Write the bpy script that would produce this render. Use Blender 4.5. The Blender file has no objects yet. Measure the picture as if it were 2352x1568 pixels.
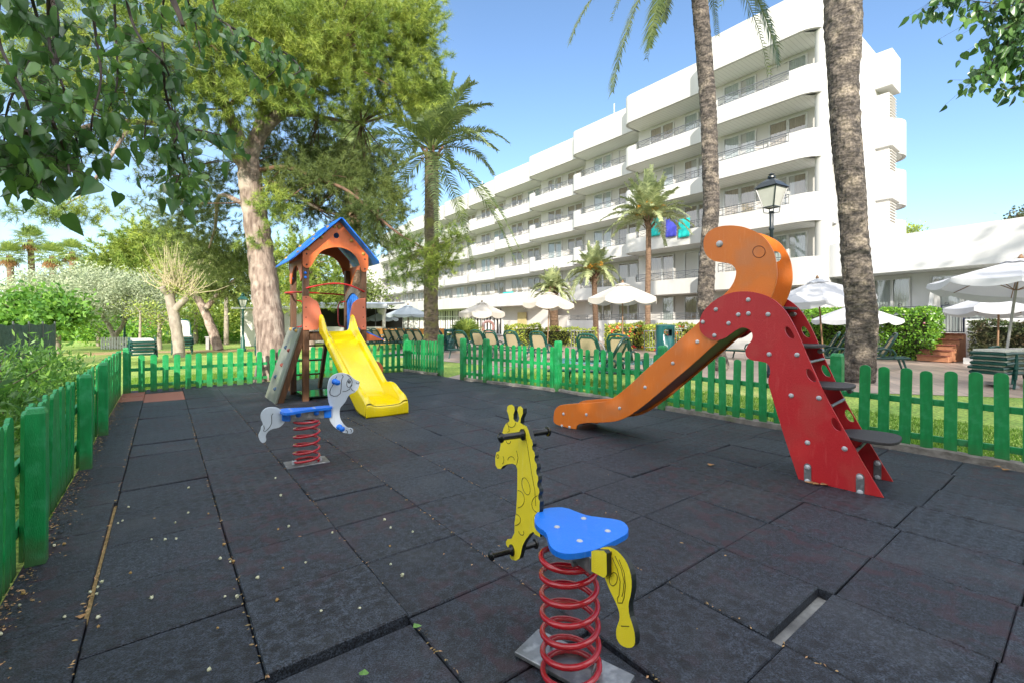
import bpy, math, random
import numpy as np
from mathutils import Vector, Matrix
from mathutils.geometry import tessellate_polygon
random.seed(7)
RNG = np.random.default_rng(11)
PI = math.pi
sc = bpy.context.scene
col = sc.collection
# ------------------------------------------------------------------ survey helpers (photo measured at 2352 px wide)
F, CX, HZ, CH = 1045.0, 1176.0, 740.0, 1.3
def G(x, y, z=0.0):
    Y = F*(CH-z)/(y-HZ); return ((x-CX)/F*Y, Y, z)
def at(x, y, Y):
    return ((x-CX)/F*Y, Y, CH+(HZ-y)/F*Y)
def on_plane(x, y, O, D):
    r = (x-CX)/F
    s = (r*O[1]-O[0])/(D[0]-r*D[1]); Y = O[1]+s*D[1]
    return s, CH+(HZ-y)/F*Y
def hit(x, P, D):
    r = (x-CX)/F
    return (r*P[1]-P[0])/(D[0]-r*D[1])
# ------------------------------------------------------------------ scene graph helpers
def tag(o, label=None, cat=None, group=None, kind=None):
    if label: o['label'] = label
    if cat: o['category'] = cat
    if group: o['group'] = group
    if kind: o['kind'] = kind
    return o
def thing(name, loc, label, cat, group=None, rz=0.0):
    o = bpy.data.objects.new(name, None); col.objects.link(o)
    o.location = loc; o.rotation_euler = (0, 0, rz); o.empty_display_size = .1
    return tag(o, label, cat, group)
def org(o):
    v = Vector((0, 0, 0))
    while o is not None:
        v += Vector(o.location); o = o.parent
    return v
KIDS = {}
def link(name, me, parent=None):
    o = bpy.data.objects.new(name, me); col.objects.link(o)
    if parent is not None: o.parent = parent; KIDS.setdefault(parent.name, []).append(o)
    return o
def copy_tree(o, parent=None):
    c = o.copy(); col.objects.link(c); c.parent = parent
    for k in KIDS.get(o.name, []):
        kk = copy_tree(k, c); KIDS.setdefault(c.name, []).append(kk)
    return c
class MB:
    def __init__(s): s.v = []; s.f = []; s.m = []; s.mi = 0
    def add(s, vs, fs):
        b = len(s.v); s.v += [tuple(p) for p in vs]
        for f in fs: s.f.append(tuple(i+b for i in f)); s.m.append(s.mi)
        return s
    def box(s, c, d, rz=0.0, R=None):
        hx, hy, hz = d[0]/2, d[1]/2, d[2]/2
        M = R if R is not None else Matrix.Rotation(rz, 3, 'Z')
        vs = [Vector(c)+M@Vector((x*hx, y*hy, z*hz)) for x in (-1, 1) for y in (-1, 1) for z in (-1, 1)]
        return s.add(vs, [(0,1,3,2),(4,6,7,5),(0,4,5,1),(2,3,7,6),(0,2,6,4),(1,5,7,3)])
    def beam(s, a, b, w, h, up=(0,0,1)):
        a, b = Vector(a), Vector(b); d = b-a; L = d.length
        x = d.normalized(); u = Vector(up)
        y = u.cross(x)
        if y.length < 1e-4: y = Vector((0,1,0)).cross(x)
        y.normalize(); z = x.cross(y)
        M = Matrix((x, y, z)).transposed()
        return s.box((a+b)/2, (L, w, h), R=M)
    def tube(s, pts, r, n=8, caps=True):
        pts = [Vector(p) for p in pts]; N = len(pts)
        rs = r if isinstance(r, (list, tuple)) else [r]*N
        vs = []; prev = None
        for i, p in enumerate(pts):
            t = (pts[min(i+1, N-1)]-pts[max(i-1, 0)]).normalized()
            if prev is None:
                a = Vector((0, 0, 1)) if abs(t.z) < .9 else Vector((1, 0, 0))
                u = t.cross(a).normalized()
            else:
                u = (prev-t*prev.dot(t))
                u = u.normalized() if u.length > 1e-5 else prev
            prev = u; w = t.cross(u)
            for k in range(n):
                an = 2*PI*k/n; vs.append(p+(u*math.cos(an)+w*math.sin(an))*rs[i])
        fs = [(i*n+k, i*n+(k+1) % n, (i+1)*n+(k+1) % n, (i+1)*n+k) for i in range(N-1) for k in range(n)]
        if caps: fs += [tuple(range(n))[::-1], tuple((N-1)*n+k for k in range(n))]
        return s.add(vs, fs)
    def lathe(s, c, prof, n=16, axis=(0,0,1), caps=True):
        ax = Vector(axis).normalized(); a = Vector((0,0,1)) if abs(ax.z) < .9 else Vector((1,0,0))
        u = ax.cross(a).normalized(); w = ax.cross(u); c = Vector(c); vs = []
        for r, h in prof:
            for k in range(n):
                an = 2*PI*k/n; vs.append(c+ax*h+(u*math.cos(an)+w*math.sin(an))*r)
        N = len(prof)
        fs = [(i*n+k, i*n+(k+1) % n, (i+1)*n+(k+1) % n, (i+1)*n+k) for i in range(N-1) for k in range(n)]
        if caps: fs += [tuple(range(n))[::-1], tuple((N-1)*n+k for k in range(n))]
        return s.add(vs, fs)
    def plate(s, outline, O, U, V, W, th, holes=(), side_mi=None):
        """outline in (u,v) extruded th along W; O origin; holes too"""
        O, U, V, W = Vector(O), Vector(U), Vector(V), Vector(W)
        loops = [list(outline)]+[list(h) for h in holes]
        P = [Vector((a, b, 0)) for l in loops for a, b in l]
        tris = tessellate_polygon([[Vector((a, b, 0)) for a, b in l] for l in loops])
        n = len(P)
        vs = [O+U*p.x+V*p.y for p in P]+[O+U*p.x+V*p.y+W*th for p in P]
        b = len(s.v); s.v += [tuple(p) for p in vs]
        for t in tris:
            s.f.append(tuple(b+i for i in t)); s.m.append(s.mi)
            s.f.append(tuple(b+n+i for i in t[::-1])); s.m.append(s.mi)
        k = 0
        for l in loops:
            m = len(l)
            for i in range(m):
                j = (i+1) % m
                s.f.append((b+k+i, b+k+j, b+n+k+j, b+n+k+i)); s.m.append(s.mi if side_mi is None else side_mi)
            k += m
        return s
    def build(s, name, mat, parent=None, local=False, smooth=False, bevel=0.0, fixn=True):
        off = Vector((0, 0, 0)) if (local or parent is None) else org(parent)
        me = bpy.data.meshes.new(name)
        me.from_pydata([(x-off.x, y-off.y, z-off.z) for x, y, z in s.v], [], s.f)
        mats = mat if isinstance(mat, (list, tuple)) else [mat]
        for m in mats: me.materials.append(m)
        if len(mats) > 1: me.polygons.foreach_set('material_index', s.m)
        if fixn:
            import bmesh
            bm = bmesh.new(); bm.from_mesh(me); bmesh.ops.recalc_face_normals(bm, faces=bm.faces); bm.to_mesh(me); bm.free()
        if smooth:
            me.polygons.foreach_set('use_smooth', [True]*len(me.polygons))
            try: me.set_sharp_from_angle(angle=math.radians(38))
            except Exception: pass
        o = link(name, me, parent)
        if bevel:
            b = o.modifiers.new('b', 'BEVEL'); b.width = bevel; b.segments = 2; b.limit_method = 'ANGLE'; b.angle_limit = math.radians(50)
            b.harden_normals = False
        return o
def smooth_loop(pts, it=2):
    for _ in range(it):
        q = []
        n = len(pts)
        for i in range(n):
            a, b = pts[i], pts[(i+1) % n]
            q.append((a[0]*.75+b[0]*.25, a[1]*.75+b[1]*.25)); q.append((a[0]*.25+b[0]*.75, a[1]*.25+b[1]*.75))
        pts = q
    return pts
def soft_loop(pts, keep=(), it=2):
    """Chaikin corner cutting; indices in keep stay sharp"""
    P = [(p[0], p[1], i in keep) for i, p in enumerate(pts)]
    for _ in range(it):
        q = []; n = len(P)
        for i in range(n):
            a, b, c = P[i-1], P[i], P[(i+1) % n]
            if b[2]: q.append(b)
            else:
                q.append((b[0]*.75+a[0]*.25, b[1]*.75+a[1]*.25, False)); q.append((b[0]*.75+c[0]*.25, b[1]*.75+c[1]*.25, False))
        P = q
    return [(a, b) for a, b, _ in P]
def circ(cx, cy, rx, ry=None, n=20, rot=0):
    ry = ry or rx
    return [(cx+math.cos(a)*rx*math.cos(rot)-math.sin(a)*ry*math.sin(rot), cy+math.cos(a)*rx*math.sin(rot)+math.sin(a)*ry*math.cos(rot)) for a in [2*PI*k/n for k in range(n)]]
# ------------------------------------------------------------------ materials
def pm(name, c1, c2=None, scale=3.0, rough=.6, bump=0.0, bscale=40.0, metal=0.0, spec=.5, transl=0.0, island=0.0, stretch=None, detail=4.0, coat=0.0, c3=None, s3=.7, speck=None, scuff=None, grime=False):
    m = bpy.data.materials.new(name); m.use_nodes = True; nt = m.node_tree; N, L = nt.nodes, nt.links
    b = N['Principled BSDF']; out = N['Material Output']
    b.inputs['Roughness'].default_value = rough; b.inputs['Metallic'].default_value = metal
    b.inputs['Specular IOR Level'].default_value = spec
    if coat: b.inputs['Coat Weight'].default_value = coat; b.inputs['Coat Roughness'].default_value = .08
    tc = N.new('ShaderNodeTexCoord'); vec = tc.outputs['Object']
    if stretch:
        mp = N.new('ShaderNodeMapping'); mp.inputs['Scale'].default_value = stretch; L.new(vec, mp.inputs['Vector']); vec = mp.outputs[0]
    c2 = c2 or tuple(x*.8 for x in c1)
    nz = N.new('ShaderNodeTexNoise'); nz.inputs['Scale'].default_value = scale; nz.inputs['Detail'].default_value = detail; L.new(vec, nz.inputs['Vector'])
    cr = N.new('ShaderNodeValToRGB'); cr.color_ramp.elements[0].position = .32; cr.color_ramp.elements[1].position = .68
    cr.color_ramp.elements[0].color = (*c2, 1); cr.color_ramp.elements[1].color = (*c1, 1)
    L.new(nz.outputs['Fac'], cr.inputs['Fac']); c = cr.outputs['Color']
    if c3:
        n3 = N.new('ShaderNodeTexNoise'); n3.inputs['Scale'].default_value = s3; n3.inputs['Detail'].default_value = 3
        L.new(tc.outputs['Object'], n3.inputs['Vector'])
        r3 = N.new('ShaderNodeValToRGB'); r3.color_ramp.elements[0].position = .52; r3.color_ramp.elements[1].position = .68
        L.new(n3.outputs['Fac'], r3.inputs['Fac'])
        mx = N.new('ShaderNodeMix'); mx.data_type = 'RGBA'; L.new(r3.outputs['Color'], mx.inputs['Factor']); L.new(c, mx.inputs['A']); mx.inputs['B'].default_value = (*c3, 1); c = mx.outputs['Result']
    if speck:
        n4 = N.new('ShaderNodeTexNoise'); n4.inputs['Scale'].default_value = speck; n4.inputs['Detail'].default_value = 2; L.new(tc.outputs['Object'], n4.inputs['Vector'])
        hs = N.new('ShaderNodeHueSaturation'); L.new(c, hs.inputs['Color'])
        mr = N.new('ShaderNodeMapRange'); mr.inputs['From Min'].default_value = .3; mr.inputs['From Max'].default_value = .7; mr.inputs['To Min'].default_value = .45; mr.inputs['To Max'].default_value = 1.6
        L.new(n4.outputs['Fac'], mr.inputs['Value']); L.new(mr.outputs[0], hs.inputs['Value']); c = hs.outputs['Color']
    if island:
        ge = N.new('ShaderNodeNewGeometry'); hs = N.new('ShaderNodeHueSaturation'); L.new(c, hs.inputs['Color'])
        mr = N.new('ShaderNodeMapRange'); mr.inputs['To Min'].default_value = 1-island; mr.inputs['To Max'].default_value = 1+island
        L.new(ge.outputs['Random Per Island'], mr.inputs['Value']); L.new(mr.outputs[0], hs.inputs['Value'])
        mr2 = N.new('ShaderNodeMapRange'); mr2.inputs['To Min'].default_value = .5+island*.05; mr2.inputs['To Max'].default_value = .5-island*.05
        L.new(ge.outputs['Random Per Island'], mr2.inputs['Value']); L.new(mr2.outputs[0], hs.inputs['Hue']); c = hs.outputs['Color']
    if scuff:
        m5 = N.new('ShaderNodeMapping'); m5.inputs['Scale'].default_value = (1.0, 1.0, .16); m5.inputs['Rotation'].default_value = (.3, .2, .1); L.new(tc.outputs['Object'], m5.inputs['Vector'])
        n5 = N.new('ShaderNodeTexNoise'); n5.inputs['Scale'].default_value = 46; n5.inputs['Detail'].default_value = 3; L.new(m5.outputs[0], n5.inputs['Vector'])
        r5 = N.new('ShaderNodeValToRGB'); r5.color_ramp.elements[0].position = .58; r5.color_ramp.elements[1].position = .74; r5.color_ramp.elements[1].color = (.17, .17, .17, 1); L.new(n5.outputs['Fac'], r5.inputs['Fac'])
        x5 = N.new('ShaderNodeMix'); x5.data_type = 'RGBA'; L.new(r5.outputs['Color'], x5.inputs['Factor']); L.new(c, x5.inputs['A']); x5.inputs['B'].default_value = (*scuff, 1); c = x5.outputs['Result']
    if grime:
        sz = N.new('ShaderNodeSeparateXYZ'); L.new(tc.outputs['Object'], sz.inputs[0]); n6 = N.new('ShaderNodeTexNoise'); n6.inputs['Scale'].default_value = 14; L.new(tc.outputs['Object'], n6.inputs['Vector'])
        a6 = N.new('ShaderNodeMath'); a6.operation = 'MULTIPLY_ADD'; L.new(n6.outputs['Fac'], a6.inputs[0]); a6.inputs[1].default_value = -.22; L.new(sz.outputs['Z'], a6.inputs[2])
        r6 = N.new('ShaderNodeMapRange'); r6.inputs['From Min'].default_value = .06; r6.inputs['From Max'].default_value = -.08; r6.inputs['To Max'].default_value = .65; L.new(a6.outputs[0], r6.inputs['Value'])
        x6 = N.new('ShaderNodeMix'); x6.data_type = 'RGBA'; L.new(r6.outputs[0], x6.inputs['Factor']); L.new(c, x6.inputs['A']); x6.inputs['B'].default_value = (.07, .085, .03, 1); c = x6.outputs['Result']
    L.new(c, b.inputs['Base Color'])
    if bump:
        bn = N.new('ShaderNodeTexNoise'); bn.inputs['Scale'].default_value = bscale; bn.inputs['Detail'].default_value = 3; L.new(vec, bn.inputs['Vector'])
        bp = N.new('ShaderNodeBump'); bp.inputs['Strength'].default_value = min(1, bump); bp.inputs['Distance'].default_value = .02*max(1, bump); L.new(bn.outputs['Fac'], bp.inputs['Height']); L.new(bp.outputs[0], b.inputs['Normal'])
    if transl:
        tr = N.new('ShaderNodeBsdfTranslucent'); L.new(c, tr.inputs['Color']); ms = N.new('ShaderNodeMixShader'); ms.inputs[0].default_value = transl
        L.new(b.outputs[0], ms.inputs[1]); L.new(tr.outputs[0], ms.inputs[2]); L.new(ms.outputs[0], out.inputs['Surface'])
    return m
M = {}
M['fence'] = pm('green_paint', (.008,.29,.075), (.005,.215,.052), 6, .38, .25, 60, stretch=(6,6,1), island=.05, c3=(.035,.33,.12), s3=9, scuff=(.10,.30,.16), grime=True)
M['post'] = M['fence']
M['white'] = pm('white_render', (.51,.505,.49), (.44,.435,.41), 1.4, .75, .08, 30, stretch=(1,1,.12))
M['whitel'] = pm('white_render_lightened', (.68,.675,.66), (.62,.615,.60), 1.4, .75, .08, 30, stretch=(1,1,.12))  # same white, lightened in colour because the angled wing catches less sun
M['white2'] = pm('white_render_wall', (.54,.52,.49), (.50,.48,.45), .6, .8, .08, 30)
M['rail'] = pm('grey_rail', (.12,.13,.14), None, 3, .4, metal=.3)
M['wframe'] = pm('window_frame', (.60,.60,.58), None, 3, .35)
M['curtain'] = pm('curtain_cloth', (.42,.35,.27), (.33,.27,.21), 2, .9, .3, 20, stretch=(9,9,.3))
M['curtain2'] = pm('curtain_grey', (.46,.50,.48), (.36,.40,.39), 2, .9, .3, 20, stretch=(9,9,.3))
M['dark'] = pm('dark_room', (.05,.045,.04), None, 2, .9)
M['red'] = pm('red_panel', (.52,.014,.020), (.43,.014,.020), 2.2, .42, .15, 150, c3=(.47,.04,.035), s3=3, stretch=(1,1,.4), scuff=(.62,.13,.12))
M['orange'] = pm('orange_panel', (.74,.19,.016), (.66,.155,.014), 2.5, .42, .15, 150, c3=(.62,.19,.05), s3=3, stretch=(1,1,.5), scuff=(.80,.34,.14))
M['reddark'] = pm('slide_bed', (.16,.03,.01), None, 4, .35)
M['step'] = pm('dark_step', (.018,.016,.017), (.035,.03,.03), 12, .6, .2, 40, stretch=(1,8,1))
M['bolt'] = pm('grey_bolt_cap', (.50,.51,.53), None, 5, .3)
M['galv'] = pm('galvanised_steel', (.30,.31,.32), (.20,.21,.22), 14, .45, .15, 60, metal=.75, c3=(.42,.43,.44), s3=20)
M['gyellow'] = pm('yellow_board', (1.0,.80,.03), (.95,.75,.03), 5, .42, .25, 300, scuff=(.86,.78,.40))
M['gedge'] = pm('black_core', (.012,.018,.018), None, 5, .4)
M['blue'] = pm('blue_board', (.008,.19,.80), (.007,.165,.72), 4, .33, .25, 300, scuff=(.20,.40,.80))
M['spring'] = pm('red_spring', (.42,.006,.015), (.33,.006,.012), 8, .18, coat=.6)
M['black'] = pm('black_rubber', (.008,.008,.009), None, 6, .25)
M['dgrey'] = pm('light_grey_board', (.62,.68,.74), (.57,.63,.69), 5, .45, .2, 250, scuff=(.36,.38,.40))
M['groove'] = pm('groove_dark', (.06,.07,.08), None, 5, .6)
M['ygroove'] = pm('groove_olive', (.16,.11,.006), None, 5, .6)
M['wood'] = pm('brown_wood', (.14,.060,.022), (.07,.030,.012), 5, .5, .4, 30, stretch=(8,8,.6))
M['woodgrey'] = pm('weathered_wood', (.17,.15,.13), (.10,.085,.07), 5, .7, .4, 30, stretch=(8,8,.6))
M['ramp'] = pm('grey_climbing_board', (.20,.21,.17), (.12,.13,.10), 3, .6, .3, 60, c3=(.13,.16,.09), s3=2)
M['salmon'] = pm('salmon_panel', (.62,.17,.09), (.56,.15,.08), 3, .45, scuff=(.70,.34,.26))
M['torange'] = pm('tower_orange', (.66,.15,.035), (.58,.12,.03), 3, .42, scuff=(.74,.32,.16))
M['yslide'] = pm('yellow_plastic', (.86,.66,.0), (.80,.60,.0), 3, .22, coat=.4, scuff=(.78,.68,.22))
M['redpaint'] = pm('red_metal', (.48,.02,.02), None, 4, .3)
M['holdb'] = pm('blue_hold', (.02,.07,.14), None, 5, .5)
M['holdr'] = pm('red_hold', (.30,.06,.04), None, 5, .5)
M['holdy'] = pm('ochre_hold', (.45,.26,.05), None, 5, .5)
M['lgreen'] = pm('lounger_green', (.008,.07,.055), (.006,.05,.04), 4, .3)
M['sling'] = pm('tan_sling', (.52,.43,.26), (.46,.38,.23), 30, .8, transl=.35)
M['slingw'] = pm('pale_sling', (.66,.65,.58), None, 30, .8)
M['canvas'] = pm('cream_canvas', (.60,.56,.49), (.55,.51,.45), 2, .85, .15, 15, transl=.25)
M['canvasw'] = pm('white_canvas', (.60,.61,.63), (.55,.56,.59), 2, .85, .15, 15, transl=.25)
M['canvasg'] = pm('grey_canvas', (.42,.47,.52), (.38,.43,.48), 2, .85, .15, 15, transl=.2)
M['pole'] = pm('pole_wood', (.25,.14,.07), None, 6, .5, stretch=(6,6,.5))
M['poleg'] = pm('pole_grey', (.36,.35,.34), None, 6, .45)
M['bin'] = pm('bin_green', (.008,.085,.085), (.006,.07,.07), 4, .28, coat=.3)
M['lamp'] = pm('lamp_black', (.012,.020,.026), None, 6, .3)
M['lampgreen'] = pm('lamp_green', (.02,.10,.08), None, 6, .4)
M['brick'] = pm('step_brick', (.42,.19,.10), (.34,.14,.07), 8, .7, .2, 50)
M['brickd'] = pm('step_nosing', (.24,.08,.05), None, 8, .5)
M['towelt'] = pm('teal_towel', (.01,.42,.40), None, 8, .95, .3, 90)
M['towelb'] = pm('violet_towel', (.06,.07,.48), None, 8, .95, .3, 90)
M['toweln'] = pm('navy_towel', (.03,.05,.20), None, 8, .95)
M['towelg'] = pm('green_towel', (.04,.38,.08), None, 8, .95)
M['kiosk'] = pm('kiosk_wall', (.62,.60,.55), None, 1, .8)
M['metalroof'] = pm('grey_roof', (.45,.48,.52), None, 2, .5)
M['orangechair'] = pm('orange_chair', (.6,.25,.04), None, 3, .6)
M['net'] = pm('dark_netting', (.03,.06,.06), (.08,.13,.12), 9, .8, speck=60)
M['blossom'] = pm('pale_blossom', (.66,.64,.46), (.5,.5,.3), 60, .7)
M['blossomb'] = pm('dry_blossom', (.42,.24,.09), (.3,.2,.06), 60, .7)
M['deadleaf'] = pm('dead_leaf', (.35,.19,.07), (.24,.12,.05), 30, .7)
M['greenleaf'] = pm('fallen_green_leaf', (.12,.26,.05), None, 30, .5)
# foliage
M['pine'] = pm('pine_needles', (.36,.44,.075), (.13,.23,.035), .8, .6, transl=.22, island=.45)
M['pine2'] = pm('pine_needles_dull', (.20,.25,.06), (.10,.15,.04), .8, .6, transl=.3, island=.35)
M['poplar'] = pm('poplar_leaf', (.145,.29,.06), (.065,.15,.055), 3, .3, transl=.35, island=.35)
M['bush'] = pm('bush_leaf', (.19,.38,.06), (.065,.17,.03), 2, .4, transl=.35, island=.4)
M['hedge'] = pm('hedge_leaf', (.20,.40,.04), (.10,.24,.025), 2, .4, transl=.3, island=.4)
M['hedged'] = pm('hedge_dark_leaf', (.05,.11,.03), (.08,.06,.03), 2, .5, transl=.2, island=.4)
M['hedgey'] = pm('hedge_yellow_leaf', (.48,.50,.09), (.26,.36,.05), 1.5, .5, transl=.35, island=.5)
M['olive'] = pm('olive_leaf', (.46,.50,.32), (.30,.37,.22), 2, .6, transl=.3, island=.3)
M['mulberry'] = pm('broad_green_leaf', (.19,.38,.05), (.08,.21,.028), 2, .5, transl=.35, island=.35)
M['yellowgreen'] = pm('yellow_green_leaf', (.42,.50,.10), (.24,.34,.06), 2, .5, transl=.35, island=.35)
M['shade_tree'] = pm('shade_tree_leaf', (.06,.13,.03), None, 2, .6, transl=.15, island=.3)
M['palm'] = pm('palm_frond', (.24,.30,.10), (.14,.21,.075), 2, .45, transl=.25, island=.3)
M['palmdark'] = pm('palm_frond_olive', (.15,.19,.06), (.08,.12,.035), 2, .45, transl=.2, island=.3)
M['palmy'] = pm('palm_frond_bright', (.48,.52,.27), (.30,.36,.16), 2, .45, transl=.3, island=.3)
M['fan'] = pm('fan_palm_leaf', (.34,.42,.10), (.18,.27,.06), 2, .5, transl=.25, island=.3)
M['dates'] = pm('date_stalks', (.75,.36,.03), (.6,.28,.03), 9, .6)
M['bark'] = pm('pine_bark', (.37,.285,.23), (.13,.09,.07), 9, .9, 1.4, 11, stretch=(1.6,1.6,.45), c3=(.46,.38,.31), s3=3)
M['barkd'] = pm('brown_bark', (.19,.105,.065), (.09,.055,.035), 6, .9, .8, 14, stretch=(1.5,1.5,.4))
M['palmbark'] = pm('palm_bark', (.125,.103,.086), (.022,.019,.018), 5, .95, 2.6, 8, stretch=(1,1,2.1), c3=(.20,.165,.13), s3=3, speck=22)
M['palmmoss'] = pm('mossy_palm_bark', (.20,.155,.115), (.07,.055,.04), 7, .95, 1.8, 10, stretch=(.9,.9,2.2), c3=(.19,.18,.06), s3=2.6)
M['palmbarkr'] = pm('palm_bark_warm', (.26,.17,.11), (.12,.07,.045), 7, .95, 1.6, 11, stretch=(.8,.8,3.0))
M['barkg'] = pm('grey_bark', (.40,.34,.27), (.24,.20,.16), 6, .9, .6, 16, stretch=(1.2,1.2,.6))
M['shoot'] = pm('bare_shoot', (.50,.42,.26), None, 6, .8)
M['twig'] = pm('dark_twig', (.07,.05,.04), None, 9, .8)
M['water'] = pm('pool_water', (.10,.42,.62), None, 2, .08, .2, 6)
M['curbm'] = pm('concrete_kerb', (.26,.245,.22), (.15,.14,.12), 9, .9, .7, 30, c3=(.13,.15,.09), s3=4)
M['concrete'] = pm('concrete_base', (.27,.27,.26), (.13,.13,.13), 9, .9, .5, 30)
M['sand'] = pm('sand_filler', (.50,.36,.16), (.28,.19,.08), 30, .95, .8, 60)
# glass pane: clear, with reflections
def glass():
    m = bpy.data.materials.new('window_glass'); m.use_nodes = True; nt = m.node_tree; N, L = nt.nodes, nt.links
    for n in list(N):
        if n.type == 'BSDF_PRINCIPLED': N.remove(n)
    t = N.new('ShaderNodeBsdfTransparent'); t.inputs[0].default_value = (.88,.9,.9,1)
    g = N.new('ShaderNodeBsdfGlossy'); g.inputs['Roughness'].default_value = .03
    x = N.new('ShaderNodeMixShader'); x.inputs[0].default_value = .16
    L.new(t.outputs[0], x.inputs[1]); L.new(g.outputs[0], x.inputs[2]); L.new(x.outputs[0], N['Material Output'].inputs['Surface'])
    return m
M['glass'] = glass()
def tile_mat(red=False):
    m = bpy.data.materials.new('red_rubber_tile' if red else 'rubber_tile'); m.use_nodes = True; nt = m.node_tree; N, L = nt.nodes, nt.links
    b = N['Principled BSDF']; b.inputs['Roughness'].default_value = .62; b.inputs['Specular IOR Level'].default_value = .5
    tc = N.new('ShaderNodeTexCoord'); V = tc.outputs['Object']
    def noise(s, d=3):
        n = N.new('ShaderNodeTexNoise'); n.inputs['Scale'].default_value = s; n.inputs['Detail'].default_value = d; L.new(V, n.inputs['Vector']); return n.outputs['Fac']
    def ramp(x, a, b2, ca, cb):
        r = N.new('ShaderNodeValToRGB'); r.color_ramp.elements[0].position = a; r.color_ramp.elements[1].position = b2
        r.color_ramp.elements[0].color = (*ca, 1); r.color_ramp.elements[1].color = (*cb, 1); L.new(x, r.inputs['Fac']); return r.outputs['Color']
    def mix(f, A, B, mode='MIX', fv=None):
        x = N.new('ShaderNodeMix'); x.data_type = 'RGBA'; x.blend_type = mode
        if fv is not None: x.inputs['Factor'].default_value = fv
        else: L.new(f, x.inputs['Factor'])
        for k, w in (('A', A), ('B', B)):
            if isinstance(w, tuple): x.inputs[k].default_value = (*w, 1)
            else: L.new(w, x.inputs[k])
        return x.outputs['Result']
    base = mix(None, ramp(noise(150, 2), .38, .64, (.003,.0045,.008), (.040,.051,.072)), ramp(noise(38, 3), .36, .62, (.45,.45,.48), (1.35,1.35,1.32)), 'MULTIPLY', 1.0)
    geo = N.new('ShaderNodeNewGeometry')
    isl = ramp(geo.outputs['Random Per Island'], 0, 1, (.80,.80,.82), (1.2,1.19,1.16))
    c = mix(None, base, isl, 'MULTIPLY', 1.0)
    blot = ramp(noise(9, 3), .50, .60, (0,0,0), (1,1,1))
    reg = ramp(noise(.85, 2), .42, .54, (0,0,0), (1,1,1))
    mm = mix(None, blot, reg, 'MULTIPLY', 1.0)
    mm2 = mix(None, mm, (.62,.62,.62), 'MULTIPLY', 1.0)
    c = mix(mm2, c, (.036,.012,.020))
    # worn dark dimples in a regular lattice
    mp = N.new('ShaderNodeMapping'); mp.inputs['Rotation'].default_value = (0, 0, -math.radians(37.5)); mp.inputs['Scale'].default_value = (11.5, 11.5, 11.5); L.new(V, mp.inputs['Vector'])
    vo = N.new('ShaderNodeTexVoronoi'); vo.inputs['Scale'].default_value = 1.0; vo.inputs['Randomness'].default_value = .35; L.new(mp.outputs[0], vo.inputs['Vector'])
    dots = ramp(vo.outputs['Distance'], .18, .42, (.30,.30,.34), (1,1,1))
    dreg = ramp(noise(.6, 2), .34, .52, (0,0,0), (1,1,1))
    c = mix(dreg, c, mix(None, c, dots, 'MULTIPLY', 1.0))
    dust = ramp(noise(2.2, 5), .52, .78, (0,0,0), (.5,.5,.5))
    c = mix(dust, c, (.055,.06,.068))
    if red: c = mix(None, c, (.34,.12,.08), 'MIX', .85)
    L.new(c, b.inputs['Base Color'])
    bp = N.new('ShaderNodeBump'); bp.inputs['Strength'].default_value = .8; bp.inputs['Distance'].default_value = .006; L.new(noise(170, 2), bp.inputs['Height']); L.new(bp.outputs[0], b.inputs['Normal'])
    return m
M['tile'] = tile_mat(); M['tilered'] = tile_mat(True)
def lawn_mat():
    m = pm('lawn_grass', (.32,.43,.08), (.17,.29,.045), 1.2, .9, .9, 60, c3=(.42,.45,.13), s3=.35, speck=25)
    return m
M['lawn'] = lawn_mat()
M['grass'] = pm('grass_blade', (.23,.41,.055), (.13,.27,.03), 1.5, .7, transl=.4, island=.4)
def pave_mat():
    m = bpy.data.materials.new('terrace_paving'); m.use_nodes = True; nt = m.node_tree; N, L = nt.nodes, nt.links
    b = N['Principled BSDF']; b.inputs['Roughness'].default_value = .42
    tc = N.new('ShaderNodeTexCoord'); mp = N.new('ShaderNodeMapping'); mp.inputs['Rotation'].default_value = (0,0,math.radians(26)); L.new(tc.outputs['Object'], mp.inputs['Vector'])
    br = N.new('ShaderNodeTexBrick'); br.offset = 0; br.inputs['Scale'].default_value = 1.0; br.inputs['Brick Width'].default_value = .4; br.inputs['Row Height'].default_value = .4; br.inputs['Mortar Size'].default_value = .012
    br.inputs['Color1'].default_value = (.46,.35,.28,1); br.inputs['Color2'].default_value = (.38,.29,.24,1); br.inputs['Mortar'].default_value = (.22,.18,.15,1); L.new(mp.outputs[0], br.inputs['Vector'])
    nz = N.new('ShaderNodeTexNoise'); nz.inputs['Scale'].default_value = 1.3; nz.inputs['Detail'].default_value = 5; L.new(tc.outputs['Object'], nz.inputs['Vector'])
    hs = N.new('ShaderNodeHueSaturation'); mr = N.new('ShaderNodeMapRange'); mr.inputs['To Min'].default_value = .7; mr.inputs['To Max'].default_value = 1.3
    L.new(nz.outputs['Fac'], mr.inputs['Value']); L.new(mr.outputs[0], hs.inputs['Value']); L.new(br.outputs['Color'], hs.inputs['Color']); L.new(hs.outputs[0], b.inputs['Base Color'])
    return m
M['pave'] = pave_mat()
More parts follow.
